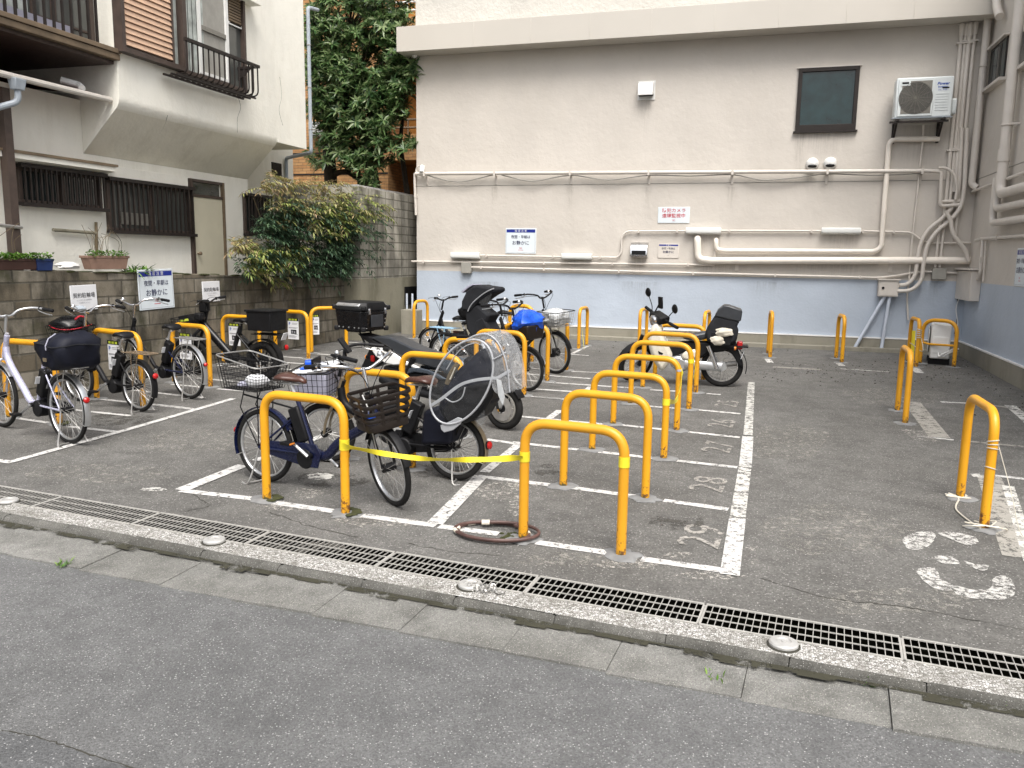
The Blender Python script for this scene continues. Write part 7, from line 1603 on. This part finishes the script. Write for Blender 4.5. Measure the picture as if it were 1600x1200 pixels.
scatter(24, 470, 298, 62, 18, L3, 'leaf_rust'); scatter(18, 430, 288, 35, 14, L3, 'leaf_rust', (.15, .28)); scatter(16, 480, 335, 75, 12, L3, 'leaf_rust', off=(.1, .35)); scatter(14, 395, 385, 35, 10, L3, 'leaf_rust', (.15, .28)); scatter(14, 520, 300, 40, 16, L3, 'leaf_rust'); scatter(10, 375, 382, 18, 8, L3, 'leaf_rust', (.1, .2)); scatter(14, 575, 330, 25, 14, L3, 'leaf_lime', (.15, .25))
st.build("stem", t, world=True); L1.build("dark_foliage", t, world=True, angle=180); L2.build("young_foliage", t, world=True, angle=180); L3.build("reddish_foliage", t, world=True, angle=180)

def planter(name, label, u0, u1, vt, m, hgt, plant, dz=.0, off=-.06, dep=.14, cat="planter"):
    a, c = on_wall(u0, vt, off), on_wall(u1, vt, off); ctr = (a + c) / 2; w = (c - a).dot(wd); top = ctr.z - .0
    zb_ = p_r.z + z1l + sl * (ctr - p_r).dot(wd) + dz
    t = thing(name, label, cat, (ctr.x, ctr.y, zb_), wall_rot, group="pots and planters on the block wall"); h = top - zb_
    b = MB(); 
    def rect(s, z): return [V((-w / 2 * s, -dep / 2 * s, z)), V((w / 2 * s, -dep / 2 * s, z)), V((w / 2 * s, dep / 2 * s, z)), V((-w / 2 * s, dep / 2 * s, z))]
    b.loft([rect(.86, 0), rect(.97, h - .03), rect(1.03, h - .028), rect(1.03, h), rect(.95, h), rect(.93, h - .02)], M[m]); b.build("box", t, bevel=.005)
    f = MB(); sm = MB()
    for _ in range(plant[0]):
        q = V((rnd.uniform(-w * .48, w * .48), rnd.uniform(-dep * .6, dep * .4), h + rnd.uniform(-.02, .05))); d = V((rnd.gauss(0, .6), rnd.gauss(-.3, .6), rnd.uniform(.2, 1))).normalized(); leaf(f, q, d, V((0, 0, 1)), rnd.uniform(.03, .06), rnd.uniform(.02, .035), M['leaf_fresh'], .2, .3)
    for _ in range(plant[1]):
        x = rnd.uniform(-w * .4, w * .45); sm.tube([(x, 0, h - .02), (x + rnd.uniform(-.08, .08), rnd.uniform(-.05, .05), h + .18), (x + rnd.uniform(-.22, .22), rnd.uniform(-.1, .1), h + rnd.uniform(.2, .42))], .0035, M['straw'], 4, smooth=4)
    f.build("foliage", t, angle=180)
    if plant[1]: sm.build("dry_stem", t)
    return t
planter("planter", "long terracotta planter with low greenery and dry stalks on the block wall", 131, 195, 399.5, 'terracotta', .2, (240, 13), .035)
planter("planter", "dark brown trough with pale green creeper at the far left of the block wall", -14, 54, 404, 'dark_pot', .2, (420, 5))
planter("plant_pot", "small blue plant pot with green leaves beside the dark brown trough", 50, 77, 404, 'blue_pot', .2, (120, 0), 0, -.05)
a, c = on_wall(88, 414, -.06), on_wall(124, 414, -.06); ctr = (a + c) / 2; w = (c - a).dot(wd)
t = thing("plastic_tray", "crumpled white plastic tray lying on the block wall left of the terracotta planter", "tray", (ctr.x, ctr.y, ctr.z - .06), wall_rot)
b = MB(); lumpy(b, (0, 0, .05), (w * .5, .08, .05), M['white_plastic'], 5, .2, flat=.7); b.build("tray_body", t, angle=30)
a = on_wall(213, 421, -.05); t = thing("leafy_plant", "tuft of fresh green strap leaves on the block wall right of the terracotta planter", "plant", a); f = MB()
for _ in range(70):
    d = V((rnd.gauss(0, .7), rnd.gauss(-.1, .6), rnd.uniform(.35, 1.0))).normalized(); q = a + V((0, 0, -.05)) + wd * rnd.uniform(-.17, .2); leaf(f, q, d, V((0, 0, 1)), rnd.uniform(.14, .27), .026, M['leaf_fresh'], .3, rnd.uniform(.2, .7))
f.build("foliage", t, world=True, angle=180)
for u, v, n, lab in ((1157, 1022, 26, "small weed growing in the kerb joint below the right post cap, left of it"), (1355, 1066, 22, "small weed growing at the foot of the kerb toward the right"), (1572, 1108, 16, "small weed at the kerb near the right edge"), (100, 884, 26, "grass tuft at the broken gutter slab on the left"), (1118, 1022 + 40, 10, "tiny weed in a gutter slab joint")):
    q = at_z(G(u, v, -.05), -.05); t = thing("weed", lab, "weed", q, group="weeds along the kerb"); f = MB()
    for _ in range(n): leaf(f, q + V((rnd.gauss(0, .02), rnd.gauss(0, .02), 0)), V((rnd.gauss(0, .8), rnd.gauss(0, .8), rnd.uniform(.4, 1.2))), V((0, 0, 1)), rnd.uniform(.03, .075), .010, M['leaf_fresh'], .2, .2)
    f.build("foliage", t, world=True, angle=180)
# fallen scraps and pebbles on the asphalt by the walls
b = MB()
for _ in range(900):
    if rnd.random() < .5: q = G(rnd.uniform(1180, 1500), rnd.gauss(582, 9))
    elif rnd.random() < .5: q = V((XR - abs(rnd.gauss(0, .35)) - .08, rnd.uniform(8, YW - .3), 0)); q.z = gz(q.y)
    else: q = G(rnd.uniform(660, 1400), rnd.gauss(545, 5))
    if q.y > YW - .22: continue
    s = rnd.uniform(.004, .014); b.ball(q + V((0, 0, s * .3)), (s, s * rnd.uniform(.6, 1), s * .6), M['cement' if rnd.random() < .6 else 'joint'], 5, 3)
tag(b.build("gravel_litter"), "loose grit and pebbles scattered on the asphalt along the walls", "gravel", kind='stuff')
